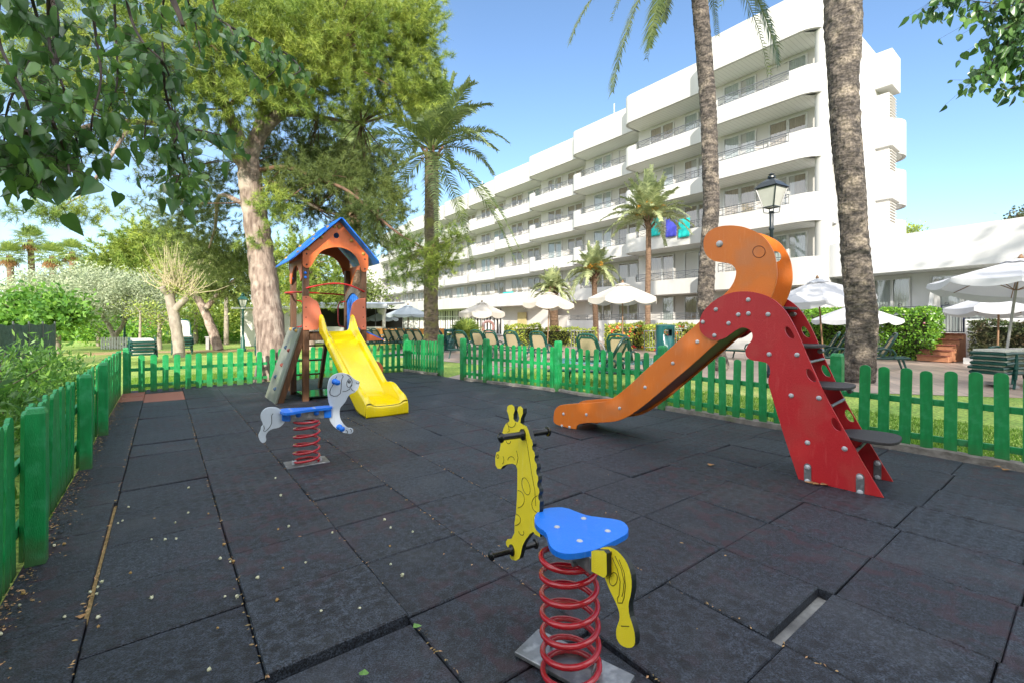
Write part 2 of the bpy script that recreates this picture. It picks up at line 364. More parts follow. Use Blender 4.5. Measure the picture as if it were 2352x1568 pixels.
def soffit_mat():
    m = bpy.data.materials.new('boarded_soffit'); m.use_nodes = True; nt = m.node_tree; N, L = nt.nodes, nt.links
    b = N['Principled BSDF']; b.inputs['Roughness'].default_value = .7
    tc = N.new('ShaderNodeTexCoord'); mp = N.new('ShaderNodeMapping'); mp.inputs['Rotation'].default_value = (0,0,-math.radians(128)); L.new(tc.outputs['Object'], mp.inputs['Vector'])
    wv = N.new('ShaderNodeTexWave'); wv.wave_type = 'BANDS'; wv.bands_direction = 'X'; wv.wave_profile = 'SAW'; wv.inputs['Scale'].default_value = 1.55; L.new(mp.outputs[0], wv.inputs['Vector'])
    r = N.new('ShaderNodeValToRGB'); r.color_ramp.elements[0].color = (.50,.50,.48,1); r.color_ramp.elements[1].color = (.72,.72,.69,1); r.color_ramp.elements[0].position = .02; r.color_ramp.elements[1].position = .14
    L.new(wv.outputs['Fac'], r.inputs['Fac']); L.new(r.outputs[0], b.inputs['Base Color'])
    return m
M['soffit'] = soffit_mat()

# ------------------------------------------------------------------ vegetation helpers (numpy)
def np_mesh(name, V, faces_per, nv, mat, parent=None, smooth=False):
    """V: (n*nv,3); faces_per: list of index tuples within each element of nv verts"""
    n = len(V)//nv; me = bpy.data.meshes.new(name)
    off = np.array(org(parent)) if parent is not None else np.zeros(3)
    V = V-off
    me.vertices.add(len(V)); me.vertices.foreach_set('co', V.astype(np.float32).ravel())
    sizes = [len(f) for f in faces_per]; flat = np.concatenate([np.array(f) for f in faces_per])
    idx = (np.arange(n)[:, None]*nv+flat[None, :]).ravel()
    tot = np.tile(np.array(sizes), n); start = np.concatenate([[0], np.cumsum(tot)[:-1]])
    me.loops.add(len(idx)); me.loops.foreach_set('vertex_index', idx.astype(np.int32))
    me.polygons.add(len(tot)); me.polygons.foreach_set('loop_start', start.astype(np.int32))
    me.materials.append(mat); me.update(calc_edges=True)
    return link(name, me, parent)
def unit(a): return a/np.maximum(np.linalg.norm(a, axis=1, keepdims=True), 1e-9)
def rdir(n): return unit(RNG.normal(size=(n, 3)))
def frame(d, roll=None):
    n = len(d); h = rdir(n); x = unit(np.cross(d, h)); y = np.cross(d, x); return x, y
def leaf_quads(P, D, ln, wd):
    """diamond leaves at P pointing D"""
    n = len(P); x, y = frame(D)
    ln = np.broadcast_to(ln, n)[:, None]*RNG.uniform(.7, 1.3, (n, 1)); wd = np.broadcast_to(wd, n)[:, None]*RNG.uniform(.7, 1.3, (n, 1))
    V = np.stack([P, P+D*ln*.45+x*wd*.5, P+D*ln, P+D*ln*.45-x*wd*.5], 1).reshape(-1, 3)
    return V
def needles(P, D, k, L, w, spread=.9):
    """k needles (thin triangles) per tuft"""
    n = len(P); Pn = np.repeat(P, k, 0); Dn = np.repeat(D, k, 0)
    d = unit(Dn*.7+rdir(n*k)*spread); st = Pn+Dn*RNG.uniform(-.5, .5, (n*k, 1))*L
    x, _ = frame(d); l = L*RNG.uniform(.6, 1.2, (n*k, 1))
    return np.stack([st-x*w*.5, st+x*w*.5, st+d*l], 1).reshape(-1, 3)
def clumps(ells, dens, hollow=.45):
    """ells: (cx,cy,cz,rx,ry,rz,weight); returns clump centers & outward directions"""
    C, D = [], []
    for (cx, cy, cz, rx, ry, rz, w) in ells:
        n = max(3, int(dens*w*(rx*ry*rz)**(2/3.)))
        d = rdir(n); r = RNG.uniform(hollow**2, 1.0, (n, 1))**.5
        R = np.array([rx, ry, rz])
        bump = 1+.18*np.sin(d[:, :1]*7+cx*3)*np.cos(d[:, 2:3]*6+cy)
        C.append(np.array([cx, cy, cz])+d*r*R*bump); D.append(unit(d/R*min(rx, ry, rz)+np.array([0, 0, .25])))
    return np.concatenate(C), np.concatenate(D)
def px_ells(lst):
    out = []
    for (x, y, Y, rx, ry, dep, w) in lst:
        c = at(x, y, Y); out.append((c[0], c[1], c[2], rx/F*Y, dep, ry/F*Y, w))
    return out
def leaf_crown(name, ells, dens, per, ln, wd, mat, parent, spread=.22, hollow=.45):
    C, D = clumps(ells, dens, hollow); n = len(C)
    P = np.repeat(C, per, 0)+RNG.normal(size=(n*per, 3))*spread
    d = unit(np.repeat(D, per, 0)*.5+rdir(n*per)+np.array([0, 0, -.15]))
    return np_mesh(name, leaf_quads(P, d, ln, wd), [(0, 1, 2, 3)], 4, mat, parent)
def needle_crown(name, ells, dens, k, L, w, mat, parent, hollow=.45, sub=4, spread=.16):
    C, D = clumps(ells, dens, hollow); n = len(C)
    P = np.repeat(C, sub, 0)+RNG.normal(size=(n*sub, 3))*spread
    d = unit(np.repeat(D, sub, 0)+rdir(n*sub)*.6)
    return np_mesh(name, needles(P, d, k, L, w), [(0, 1, 2)], 3, mat, parent), C
def limb(mb, pts, r0, r1, n=8, wob=0.0, seg=5):
    pts = [Vector(p) for p in pts]; Q = []
    for i in range(len(pts)-1):
        p0 = pts[max(i-1, 0)]; p1 = pts[i]; p2 = pts[i+1]; p3 = pts[min(i+2, len(pts)-1)]
        for k in range(seg):
            t = k/seg
            q = .5*((2*p1)+(p2-p0)*t+(2*p0-5*p1+4*p2-p3)*t*t+(3*p1-p0-3*p2+p3)*t**3)
            Q.append(q)
    Q.append(pts[-1]); N = len(Q)
    if wob: Q = [q+Vector((random.uniform(-wob, wob), random.uniform(-wob, wob), 0)) if 0 < i < N-1 else q for i, q in enumerate(Q)]
    R = [(r0+(r1-r0)*i/(N-1))*random.uniform(.95, 1.05) for i in range(N)]
    mb.tube(Q, R, n); return Q
def branches_to(mb, root_pts, C, n, r0=.035, r1=.006):
    """thin limbs from given points towards random clump centres"""
    for i in RNG.choice(len(C), min(n, len(C)), replace=False):
        c = Vector(C[i]); s = min(root_pts, key=lambda p: (Vector(p)-c).length+abs(random.gauss(0, .4))); s = Vector(s)
        if (c-s).length > 1.9: continue
        mid = (s+c)/2+Vector((random.gauss(0, .12), random.gauss(0, .12), random.uniform(-.05, .2)))*(c-s).length*.5
        limb(mb, [s, mid, c], r0, r1, 5, 0, 4)
def frond(P, az, L, rise, droop, nl=34, lw=.03, ll=.42, vee=.5, twist=0.0):
    """arching feather frond. returns rachis pts, leaflet verts"""
    az_d = np.array([math.cos(az), math.sin(az), 0]); t = np.linspace(0, 1, 14)
    pts = np.array(P)[None, :]+az_d[None, :]*(L*(t*math.cos(rise)+0*t))[:, None]
    pts[:, 2] += L*(math.sin(rise)*t-droop*t**2.2)
    pts[:, :2] -= az_d[None, :2]*(L*droop*.28*t**2.5)[:, None]
    return pts
def frond_leaflets(pts, nl, ll, lw, vee=.45, rag=.15, flat=False):
    t = np.linspace(.12, .995, nl); T = np.linspace(0, 1, len(pts))
    P = np.stack([np.interp(t, T, pts[:, i]) for i in range(3)], 1)
    tg = unit(np.gradient(P, axis=0)); up = np.array([0, 0, 1.0])
    side = unit(np.cross(tg, up)+1e-6); nrm = np.cross(side, tg)
    out = []
    ln = ll*np.sin(np.clip(t*1.05+.13, 0, 1)*PI)**.6*RNG.uniform(1-rag, 1+rag, nl)
    ln = np.maximum(ln, ll*.3)
    if flat: ln = ll*np.minimum(1, (1-t)*5+.4)*RNG.uniform(.8, 1.15, nl)
    for sg in (-1, 1):
        d = unit(side*sg*.75+tg*.62+nrm*vee*RNG.uniform(.2, 1.2, (nl, 1))+RNG.normal(size=(nl, 3))*.06)
        a = P; m = P+d*ln[:, None]*.45; e = P+d*ln[:, None]+np.array([0, 0, -1.0])*(ln*.28)[:, None]
        w = tg*lw*.5
        out.append(np.stack([a-w*.6, m-w, e, m+w, a+w*.6], 1))
    return np.concatenate(out).reshape(-1, 3)
def feather_palm(name, base, top, r0, r1, nf, L, label, mat='palm', bark='palmbark', dates=False, group=None, ll=.45, lw=.035, seedv=1, nl=38, cat='palm tree', bulge=1.5, trunk_pts=None, droopr=(.25,.95), old=True, azr=None, hang=()):
    random.seed(seedv)
    t = thing(name, base, label, cat, group)
    tp = trunk_pts or [base, tuple((Vector(base)*.6+Vector(top)*.4)), top]
    mb = MB(); n = 15; Q = []
    pts = [Vector(p) for p in tp]
    H = (pts[-1]-pts[0]).length; N = max(30, int(H/.09))
    cum = [0]
    for i in range(1, len(pts)): cum.append(cum[-1]+(pts[i]-pts[i-1]).length)
    rs = r0 if isinstance(r0, list) else None
    P2, R2 = [], []
    for i in range(N+1):
        d = cum[-1]*i/N; k = max(j for j in range(len(cum)) if cum[j] <= d+1e-9); k = min(k, len(pts)-2)
        f = (d-cum[k])/(cum[k+1]-cum[k]); P2.append(pts[k].lerp(pts[k+1], f))
        rr = (rs[k]+(rs[k+1]-rs[k])*f) if rs else r0+(r1-r0)*i/N+ (r0*.35*math.exp(-i/N*14))
        R2.append(rr*(1+(.012 if i % 2 else -.012)+random.uniform(-.02, .02)))
    if rs is None:
        pass
    n = 26; mb.tube(P2, R2, n)
    b_ = 0
    for i in range(N+1):
        for k in range(n):
            v = Vector(mb.v[i*n+k]); d_ = v-P2[i]; a_ = 2*PI*k/n
            q = 1+.030*math.sin(a_*3+i*.11)+.022*math.sin(a_*7+i*.9)+.020*math.sin(a_*11-i*1.7)+random.uniform(-.022, .022)+.03*math.sin(i*.21+a_)+.03*math.sin(a_*2+i*.37)*math.sin(i*.53+a_*3)
            mb.v[i*n+k] = tuple(P2[i]+d_*q+Vector((0, 0, random.uniform(-.012, .012))))
    # knobbly boots under crown
    mb.build('trunk', M[bark], t, smooth=False)
    cr = MB(); c = Vector(pts[-1])
    for k in range(26):
        a = 2*PI*k/26*2.6; zz = random.uniform(-.45, .1); rr = r1*1.1
        p = c+Vector((math.cos(a)*rr, math.sin(a)*rr, zz)); cr.beam(p, p+Vector((math.cos(a)*.16, math.sin(a)*.16, .22)), .09, .035)
    cr.build('leaf_base', M['palmbarkr'], t)
    rach = MB(); LV = []
    for k in range(nf):
        f = k/(nf-1); az = k*2.39996+random.uniform(-.15, .15)
        if azr: az = azr[0]+(azr[1]-azr[0])*random.random()
        rise = math.radians(82-74*f)+random.uniform(-.08, .08); droop = droopr[0]+(droopr[1]-droopr[0])*f*random.uniform(.85, 1.15)
        if old and f > .85: rise = math.radians(-25); droop = .5
        pt = frond(c+Vector((0, 0, .1)), az, L*random.uniform(.85, 1.08), rise, droop)
        rach.tube([Vector(p) for p in pt[::2]], [.028-.0035*i for i in range(len(pt[::2]))], 4, caps=False)
        LV.append(frond_leaflets(pt, nl, ll, lw))
    for (hx, hy, hY) in hang:
        a_ = np.array(tuple(c+Vector((0, 0, .1)))); e_ = np.array(at(hx, hy, hY)); tt = np.linspace(0, 1, 14)[:, None]
        pt = a_+(e_-a_)*np.concatenate([1-(1-tt)**1.35, 1-(1-tt)**1.35, tt**1.5], 1); pt[:, 2] += .7*np.sin(tt[:, 0]*PI)*(1-tt[:, 0])
        rach.tube([Vector(p) for p in pt[::2]], [.028-.0035*i for i in range(len(pt[::2]))], 4, caps=False)
        LV.append(frond_leaflets(pt, 130, ll*.95, lw*1.5, vee=.12, flat=True))
    np_mesh('fronds', np.concatenate(LV), [(0, 1, 2, 3, 4)], 5, M[mat], t)
    rach.build('frond_stalks', M[mat], t)
    if dates:
        db = MB()
        for k in range(26):
            az = random.uniform(0, 2*PI); ln = random.uniform(.5, 1.0)*L*.34; e = random.uniform(.3, 1.2)
            p0 = c+Vector((0, 0, .2)); p1 = p0+Vector((math.cos(az)*ln*.5, math.sin(az)*ln*.5, ln*e*.7)); p2 = p0+Vector((math.cos(az)*ln, math.sin(az)*ln, ln*e*.55))
            db.tube([p0, p1, p2], [.016, .012, .006], 4)
            for q in range(16):
                e2 = p1.lerp(p2, q/16); db.tube([e2, e2+Vector((random.gauss(0, .09), random.gauss(0, .09), -random.uniform(.05, .22)))], .007, 3)
        db.build('date_stalks', M['dates'], t)
    return t
# ================================================================== GROUND
d1 = Vector((-801, 1045, 0)).normalized(); d2 = Vector((d1.y, -d1.x, 0))
def UV(u, v, z=0.0): return tuple(d1*u+d2*v+Vector((0, 0, z)))
def sheet(name, pts, z, mat, kind='structure'):
    me = bpy.data.meshes.new(name); me.from_pydata([(p[0], p[1], z) for p in pts], [], [tuple(range(len(pts)))]); me.materials.append(mat)
    o = link(name, me); tag(o, kind=kind); return o
def grid_sheet(name, x0, x1, y0, y1, n, mat, zf):
    X = np.linspace(x0, x1, n); Yv = np.linspace(y0, y1, n); vs = [(x, y, zf(x, y)) for y in Yv for x in X]
    fs = [(j*n+i, j*n+i+1, (j+1)*n+i+1, (j+1)*n+i) for j in range(n-1) for i in range(n-1)]
    me = bpy.data.meshes.new(name); me.from_pydata(vs, [], fs); me.materials.append(mat); me.polygons.foreach_set('use_smooth', [True]*len(me.polygons))
    o = link(name, me); tag(o, kind='structure'); return o
grid_sheet('lawn', -420, 420, -60, 700, 60, M['lawn'], lambda x, y: -.075)
# concrete base under the rubber tiles
sheet('playground_base', [UV(-3.5, -.6), UV(11.35, -.6), UV(11.35, 5.4), UV(9.6, 5.42), UV(6.3, 5.88), UV(3.7, 6.02), UV(-3.5, 6.12)], -.050, M['concrete'])
sheet('sand_strip', [UV(2.7, -.42), UV(4.5, -.42), UV(4.5, -.12), UV(2.7, -.12)], -.030, M['sand'])
# rubber tiles: individual bevelled slabs, each a little uneven
def tiles():
    mb = MB(); vs0 = [-.265+.5635*i for i in range(-1, 12)]
    v_edges = [-.60]+[-.265+.5635*i for i in range(0, 12)]
    random.seed(5)
    for ci in range(len(v_edges)-1):
        va, vb = v_edges[ci], v_edges[ci+1]
        off = {0: -.26, 1: 0, 2: 0}.get(ci, 0) + random.uniform(-.025, .025)
        ue = [.79-.546*8+off+.5465*i for i in range(0, 29)]
        for k in range(len(ue)-1):
            ua, ub = ue[k], ue[k+1]
            if ua > 11.2 or ub < -3.4: continue
            ub = min(ub, 11.3)
            strong = (k+ci) % 2 == 0
            ga, gb = (.003, .001) if strong else (.001, .003)
            g = .0016
            u0, u1, w0, w1 = ua+ga+random.uniform(0, .003), ub-gb, va+g+random.uniform(0, .003), vb-g
            dz = random.gauss(0, .0022); tx, ty = random.gauss(0, .0025), random.gauss(0, .002)
            cu, cv = (u0+u1)/2, (w0+w1)/2
            if 2.72 < cu < 4.3 and ci == 0: w1 -= .016          # sandy gap beside the left column
            if .5 < cu-.81 < .9 and 1.97 < cv < 2.5: pass
            if abs(cu-(.79+.27)) < .2 and 1.97 < cv < 2.54: u0 += .058   # open slot showing the base
            if 1.0 < cu < 2.7 and .30 < cv < .87 : dz += .005+.008*(cu < 2.2); 
            if cu < 1.9 and .85 < cv < 1.42: dz -= .006
            if 1.3 < cu < 1.88 and .3 < cv < .87: dz -= .020; u1 -= .025
            vlim = 5.40 if cu > 9 else (5.42+(9-cu)/2.7*.45 if cu > 6.3 else 5.90+(6.3-cu)*.03)
            if w0 > vlim-.1: continue
            w1 = min(w1, vlim+.0)
            b = .006
            def zz(u, v): return dz+tx*(u-cu)*4+ty*(v-cv)*4
            ring = lambda du, z0: [UV(u0+du, w0+du, z0+zz(u0, w0)*(z0 > -.03)), UV(u1-du, w0+du, z0+zz(u1, w0)*(z0 > -.03)), UV(u1-du, w1-du, z0+zz(u1, w1)*(z0 > -.03)), UV(u0+du, w1-du, z0+zz(u0, w1)*(z0 > -.03))]
            mb.mi = 1 if (9.3 < cu < 10.75 and -.62 < cv < .30 and not (cu < 9.8 and cv < -.3)) else 0
            R0, R1, R2 = ring(0, -.045), ring(0, -b), ring(b*.8, 0)
            n = 1
            # finer top grid so that corners round a little
            mb.add(R0+R1+R2, [(0,1,5,4),(1,2,6,5),(2,3,7,6),(3,0,4,7),(4,5,9,8),(5,6,10,9),(6,7,11,10),(7,4,8,11),(8,9,10,11)])
    o = mb.build('playground_floor', [M['tile'], M['tilered']]); tag(o, kind='structure')
tiles()
# paving beyond the right fence, path to the gate, pool
sheet('terrace_paving', [G(2700, 915)[:2], G(1980, 893)[:2], G(1700, 868)[:2], G(1440, 848)[:2], G(1150, 836)[:2], G(870, 812)[:2], (-7, 60), (60, 60), (60, 8)], -.066, M['pave'])
sheet('gate_path', [G(1006, 866)[:2], G(1066, 873)[:2], G(1180, 842)[:2], G(1130, 836)[:2]], -.060, M['pave'])
sheet('garden_path', [G(205, 812)[:2], G(300, 808)[:2], G(700, 800)[:2], G(700, 796)[:2], G(300, 803)[:2], G(190, 806)[:2]], -.068, M['sand'])
sheet('pool_water', [G(1270, 829)[:2], G(1352, 831)[:2], G(1560, 833)[:2], G(1560, 818)[:2], G(1352, 818)[:2], G(1280, 818)[:2]], -.060, M['water'])
# kerb along the right fence
def kerb(pts, name, label, w=.10, hgt=.055):
    mb = MB(); P = [Vector(p) for p in pts]; Q = []
    for a, b in zip(P[:-1], P[1:]):
        n = max(2, int((b-a).length/.16))
        for i in range(n): Q.append(a.lerp(b, i/n))
    Q.append(P[-1]); vs = []; N = len(Q)
    for i, q in enumerate(Q):
        t = (Q[min(i+1, N-1)]-Q[max(i-1, 0)]).normalized(); s = Vector((t.y, -t.x, 0))
        j = random.uniform(-.008, .008); k = random.uniform(-.008, .006)
        for a, z in ((-.5, -.07), (-.46, hgt-.012+k), (-.2, hgt+k), (.25, hgt+k), (.47, hgt-.015+k), (.5, -.07)):
            vs.append(q+s*(a*w+j)+Vector((0, 0, z)))
    fs = [(i*6+k, i*6+k+1, (i+1)*6+k+1, (i+1)*6+k) for i in range(N-1) for k in range(5)]
    o = mb.add(vs, fs).build(name, M['curbm'], smooth=True); tag(o, kind='structure'); return o
kerb([UV(8.95, 5.44), UV(6.32, 5.93), UV(3.7, 6.03), UV(-2.0, 6.16)], 'concrete_kerb', '')
kerb([(-2.86, 12.20, 0), (-1.80, 11.19, 0)], 'concrete_kerb', '')
# ================================================================== PICKET FENCES
def picket_mesh(w, h, th=.02):
    mb = MB(); r = w/2
    out = [(-r, 0), (r, 0), (r, h-r*.75)]+[(math.cos(a)*r, h-r*.75+math.sin(a)*r*.75) for a in [PI*k/9 for k in range(1, 9)]]+[(-r, h-r*.75)]
    mb.plate(out, (0, -th/2, 0), (1, 0, 0), (0, 0, 1), (0, 1, 0), th)
    for zf in (.20, .62):
        for sx in (-.018, .016):
            for sy in (-1, 1): mb.lathe((sx, sy*th/2, h*zf), [(.0045, 0), (.004, .0012), (.001, .0016)], 6, (0, sy, 0), caps=False)
    return mb
def fence(name, P, D, t0, t1, hp, label, posts, sp=.17, w=.09, side=1, railz=(.2, .62), post_h=None, post_w=.11, skip=(), z0=-.03, prot=0.0, group='green picket fences round the playground', hfun=None):
    P = Vector(P); D = Vector(D).normalized(); S = Vector((D.y, -D.x, 0))*side
    root = thing(name, tuple(P+D*t0), label, 'fence', group)
    rz = math.atan2(D.y, D.x)
    pk = picket_mesh(w, hp); me0 = None
    t = t0+.05
    while t < t1:
        if not any(abs(t-pt) < post_w*.6+w*.35 for pt in posts):
            if me0 is None:
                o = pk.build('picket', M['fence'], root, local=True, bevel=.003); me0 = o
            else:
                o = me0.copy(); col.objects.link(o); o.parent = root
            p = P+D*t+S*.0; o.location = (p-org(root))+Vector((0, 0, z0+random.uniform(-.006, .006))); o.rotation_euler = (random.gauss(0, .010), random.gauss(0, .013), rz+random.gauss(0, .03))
            hs = (hfun(t) if hfun else 1.0)*random.uniform(.98, 1.012); o.scale = (random.uniform(.97, 1.03), 1, hs)
        t += sp
    for z in railz:
        mb = MB(); zz0 = z*hp+z0
        mb.beam(P+D*t0-S*.028+Vector((0, 0, zz0*(hfun(t0) if hfun else 1))), P+D*t1-S*.028+Vector((0, 0, zz0*(hfun(t1) if hfun else 1))), .028, .062)
        mb.build('rail', M['fence'], root, bevel=.004)
    for pt in posts:
        mb = MB(); p = P+D*pt+S*prot; hh = (post_h or hp*1.12)*(hfun(pt) if hfun else 1); a = post_w/2
        R = Matrix.Rotation(rz, 3, 'Z')
        loc = [(-a, -a, 0), (a, -a, 0), (a, a, 0), (-a, a, 0), (-a, -a, hh-.03), (a, -a, hh-.03), (a, a, hh-.03), (-a, a, hh-.03), (-a*.75, -a*.75, hh), (a*.75, -a*.75, hh), (a*.75, a*.75, hh), (-a*.75, a*.75, hh)]
        vs = [p+R@Vector(q)+Vector((0, 0, z0)) for q in loc]
        mb.add(vs, [(0,1,2,3),(0,1,5,4),(1,2,6,5),(2,3,7,6),(3,0,4,7),(4,5,9,8),(5,6,10,9),(6,7,11,10),(7,4,8,11),(8,9,10,11)])
        mb.build('post', M['post'], root, bevel=.005)
    # nail heads
    return root
K1, K2, K3, K4 = Vector(UV(8.93, 5.44)), Vector(UV(6.30, 5.93)), Vector(UV(3.7, 6.03)), Vector(UV(-2.0, 6.16))
# right fence (two straight stretches of one fence)
L1 = (K2-K1).length
fence('picket_fence', K1, K2-K1, 0, L1-.06, .86, 'darker green picket fence from the gate opening to its second tall post', [0.0, hit(1117, K1, (K2-K1).normalized()), ], sp=.165, post_h=.97)
D2_ = (K4-K2).normalized()
tp = [0.0]+[hit(x, K2, D2_) for x in (1522, 1923)]
fence('picket_fence', K2, K4-K2, 0, (K4-K2).length, .86, 'long shaded green picket fence behind the red and orange slide', tp, sp=.172, w=.094, post_h=.98)
FL0 = Vector(UV(1.2, -.62)); DL = d1.copy()
lp = [hit(x, FL0+d2*.075, DL) for x in (84, 198, 238)]
fence('picket_fence', FL0, DL, -.9, 9.75, .825, 'green picket fence with thick square posts running along the leafy bush', [p for p in lp if p > 0]+[9.75], sp=.128, side=1, post_w=.082, post_h=.86, prot=.075, z0=-.02, hfun=lambda t: 1.0)
A = Vector(UV(11.02, -.55)); Bf = Vector((-5.3, 9.86, 0)); C2 = Vector((-2.86, 12.24, 0))
fence('picket_fence', A, Bf-A, 0, (Bf-A).length, .72, 'sunlit light green picket fence in front of the pine trunk', [0.02, hit(552, A, (Bf-A).normalized())], sp=.178, w=.098, post_h=.79)
fence('picket_fence', Bf, C2-Bf, .05, (C2-Bf).length, .76, 'green picket fence behind the climbing tower', [(C2-Bf).length], sp=.172, w=.095, post_h=1.0)
E2 = Vector((-1.76, 11.23, 0))
fence('picket_fence', C2, E2-C2, .08, (E2-C2).length, .86, 'short green fence panel left of the gate opening', [(E2-C2).length], sp=.115, w=.075, post_h=1.02)
# corner piece joining left and far fences
c0 = Vector(UV(10.9, -.62)); 
# ================================================================== GIRAFFE SPRING ROCKER
def GZ(p): return (1090+p[0]*.422, 906.5+p[1]*.422)
gO = Vector((.2226, 1.717, 0)); gD = Vector((.47, -.88, 0)).normalized(); gN = Vector((gD.y, -gD.x, 0))   # gN points to camera side (left)
def gpl(pts, off=0.0):
    O = gO+gN*off
    return [on_plane(*GZ(p), O, gD) for p in pts]
gir = thing('spring_rocker', (gO.x, gO.y, 0), 'yellow giraffe spring rocker with blue seat and red coil spring', 'spring rocker', 'spring rockers')
Z = Vector((0, 0, 1))
head = [(200,52),(188,62),(187,85),(195,108),(200,140),(180,155),(168,178),(158,215),(152,262),(146,302),(128,310),(122,340),(124,380),(135,398),(152,400),(163,385),(185,375),(215,370),(235,378),(243,400),(243,470),(241,560),(236,640),(228,690),(228,745),(212,778),(190,780),(180,795),(182,812),(195,830),(205,860),(203,880),(215,893),(235,897),(255,885),(262,860),(272,815),(285,790),(312,752),(338,735),(352,690),(365,620),
 (364,600),(366,578),(359,562),(357,545),(364,525),(362,508),(354,495),(352,478),(358,460),(356,440),(348,425),(346,408),(351,392),(348,372),(339,358),(336,342),(340,328),(336,308),(327,295),(324,280),(328,265),(324,245),(316,232),(311,215),(304,190),(294,168),(275,158),(260,150),(262,125),(274,98),(274,72),(262,58),(248,62),(243,80),(250,105),(254,128),(246,146),(232,142),(222,128),(222,105),(229,82),(226,60),(214,50)]
def two_face(mb, out, O, U, V, W, th, mi_face=0, mi_edge=1):
    mb.mi = mi_face; mb.plate(out, O, U, V, W, th, side_mi=mi_edge); mb.mi = mi_face
hd = gpl(head)
mb = MB(); two_face(mb, hd, gO+gN*.010, gD, Z, -gN, .020)
gh = mb.build('head_plate', [M['gyellow'], M['gedge']], gir)
def grooves(name, lists, parent, plfun, O, U, N_, mat, r=.0016):
    for l in lists:
        mb = MB(); q = plfun(l); mb.tube([O+U*a+Z*b+N_*.0104 for a, b in q], r, 5); mb.build(name, mat, parent, smooth=True)
el = lambda cx, cy, rx, ry, rot=0, n=18: [(p[0], p[1]) for p in circ(cx, cy, rx, ry, n, math.radians(rot))]+[circ(cx, cy, rx, ry, n, math.radians(rot))[0]]
arc = lambda cx, cy, rx, ry, a0, a1, n=10: [(cx+rx*math.cos(math.radians(a0+(a1-a0)*i/n)), cy+ry*math.sin(math.radians(a0+(a1-a0)*i/n))) for i in range(n+1)]
gl = [el(291,493,20,48,-15), arc(243,563,40,48,-85,85), arc(228,675,34,32,-75,85), arc(365,590,42,48,100,255), el(266,742,12,18,-30)[:12], arc(212,148,22,26,0,180),
      el(137,331,6,10), arc(210,352,18,20,180,360), arc(160,350,10,22,-60,80), [(240,300),(248,340),(240,378)], arc(196,248,12,14,0,180), [(195,165),(200,195),(190,200)],
      [(280,180),(300,280),(322,420),(340,520),(345,600)], [(270,235),(292,243)]]
grooves('carved_line', gl, gh, lambda l: gpl(l, .0), gO, gD, gN, M['ygroove'])
leg = [(690,832),(725,820),(760,825),(800,850),(840,900),(862,960),(870,1020),(864,1080),(850,1130),(854,1190),(872,1240),(887,1300),(887,1350),(868,1370),(832,1367),(800,1347),(783,1310),(783,1270),(793,1238),(803,1212),(800,1170),(780,1120),(750,1060),(725,1000),(713,960),(700,900)]
mb = MB(); two_face(mb, gpl(soft_loop(leg, it=1)), gO+gN*.010, gD, Z, -gN, .020)
gt = mb.build('hind_leg_plate', [M['gyellow'], M['gedge']], gir)
grooves('carved_line', [el(769,996,22,36,8), [(778,870),(812,940),(828,1010),(822,1070),(815,1090)], [(762,880),(790,940),(806,1010),(800,1085),(790,1100),(795,1125),(818,1125),(828,1095),(835,1030),(828,960),(800,890)], [(812,1250),(855,1252)], arc(732,845,28,48,0,110), ], gt, lambda l: gpl(l, .0), gO, gD, gN, M['ygroove'])
for nm, pts, off in (('rear_bracket', [(636,850),(652,843),(704,846),(718,862),(720,975),(712,990),(700,992),(636,958)], .034), ('front_bracket', [(325,655),(314,690),(314,738),(330,758),(356,773),(356,700)], .034)):
    mb = MB(); two_face(mb, gpl(pts, off), gO+gN*(off), gD, Z, -gN, .02); mb.build(nm, [M['gyellow'], M['gedge']], gir)
s0 = on_plane(*GZ((355, 745)), gO+gN*.02, gD)[0]; s1 = on_plane(*GZ((636, 900)), gO+gN*.02, gD)[0]
mb = MB(); mb.beam(gO+gD*s0+Z*.458, gO+gD*s1+Z*.458, .052, .058); mb.build('beam', M['galv'], gir, bevel=.003)
seat = [(325,668),(335,640),(370,618),(430,608),(500,610),(560,635),(620,655),(700,665),(760,672),(810,685),(838,715),(836,748),(800,770),(740,800),(680,832),(600,852),(530,862),(480,860),(430,840),(405,810),(398,770),(385,740),(350,720),(328,695)]
def seat_obj(out3, parent, z, th=.022, bev=.008):
    mb = MB(); mb.plate([(p[0], p[1]) for p in out3], (0, 0, z-th), (1, 0, 0), (0, 1, 0), (0, 0, 1), th)
    return mb.build('seat', M['blue'], parent, bevel=bev)
zs = .508
so = seat_obj(smooth_loop([G(*GZ(p), zs)[:2] for p in seat], 1), gir, zs)
def cap(mb, c, ax, r=.012, h=.006, n=14):
    mb.lathe(c, [(r*1.15, 0), (r*1.1, h*.35), (r*.8, h*.8), (r*.3, h), (.0005, h*1.02)], n, ax, caps=False)
for p in ((449,717),(594,671),(725,739),(572,793)):
    mb = MB(); cap(mb, G(*GZ(p), zs), Z, .010, .0045); mb.build('bolt', M['bolt'], so, smooth=True)
def handle(parent, c, ax, L, r, mat, fl=.017):
    c, ax = Vector(c), Vector(ax)
    for sg in (-1, 1):
        mb = MB(); mb.lathe(c, [(r*1.75, .010), (r*1.75, .016), (r*1.1, .024), (r, .03), (r*.97, L*.8), (r, L*.88), (r*1.55, L*.90), (r*1.6, L*.95), (r*1.2, L), (r*.4, L*1.05), (.0004, L*1.06)], 18, ax*sg)
        mb.build('handle', mat, parent, smooth=True)
for p, L in (((275, 213), .128), ((215, 840), .125)):
    s, z = on_plane(*GZ(p), gO, gD); handle(gir, gO+gD*s+Z*z, gN, L, .0145, M['black'])
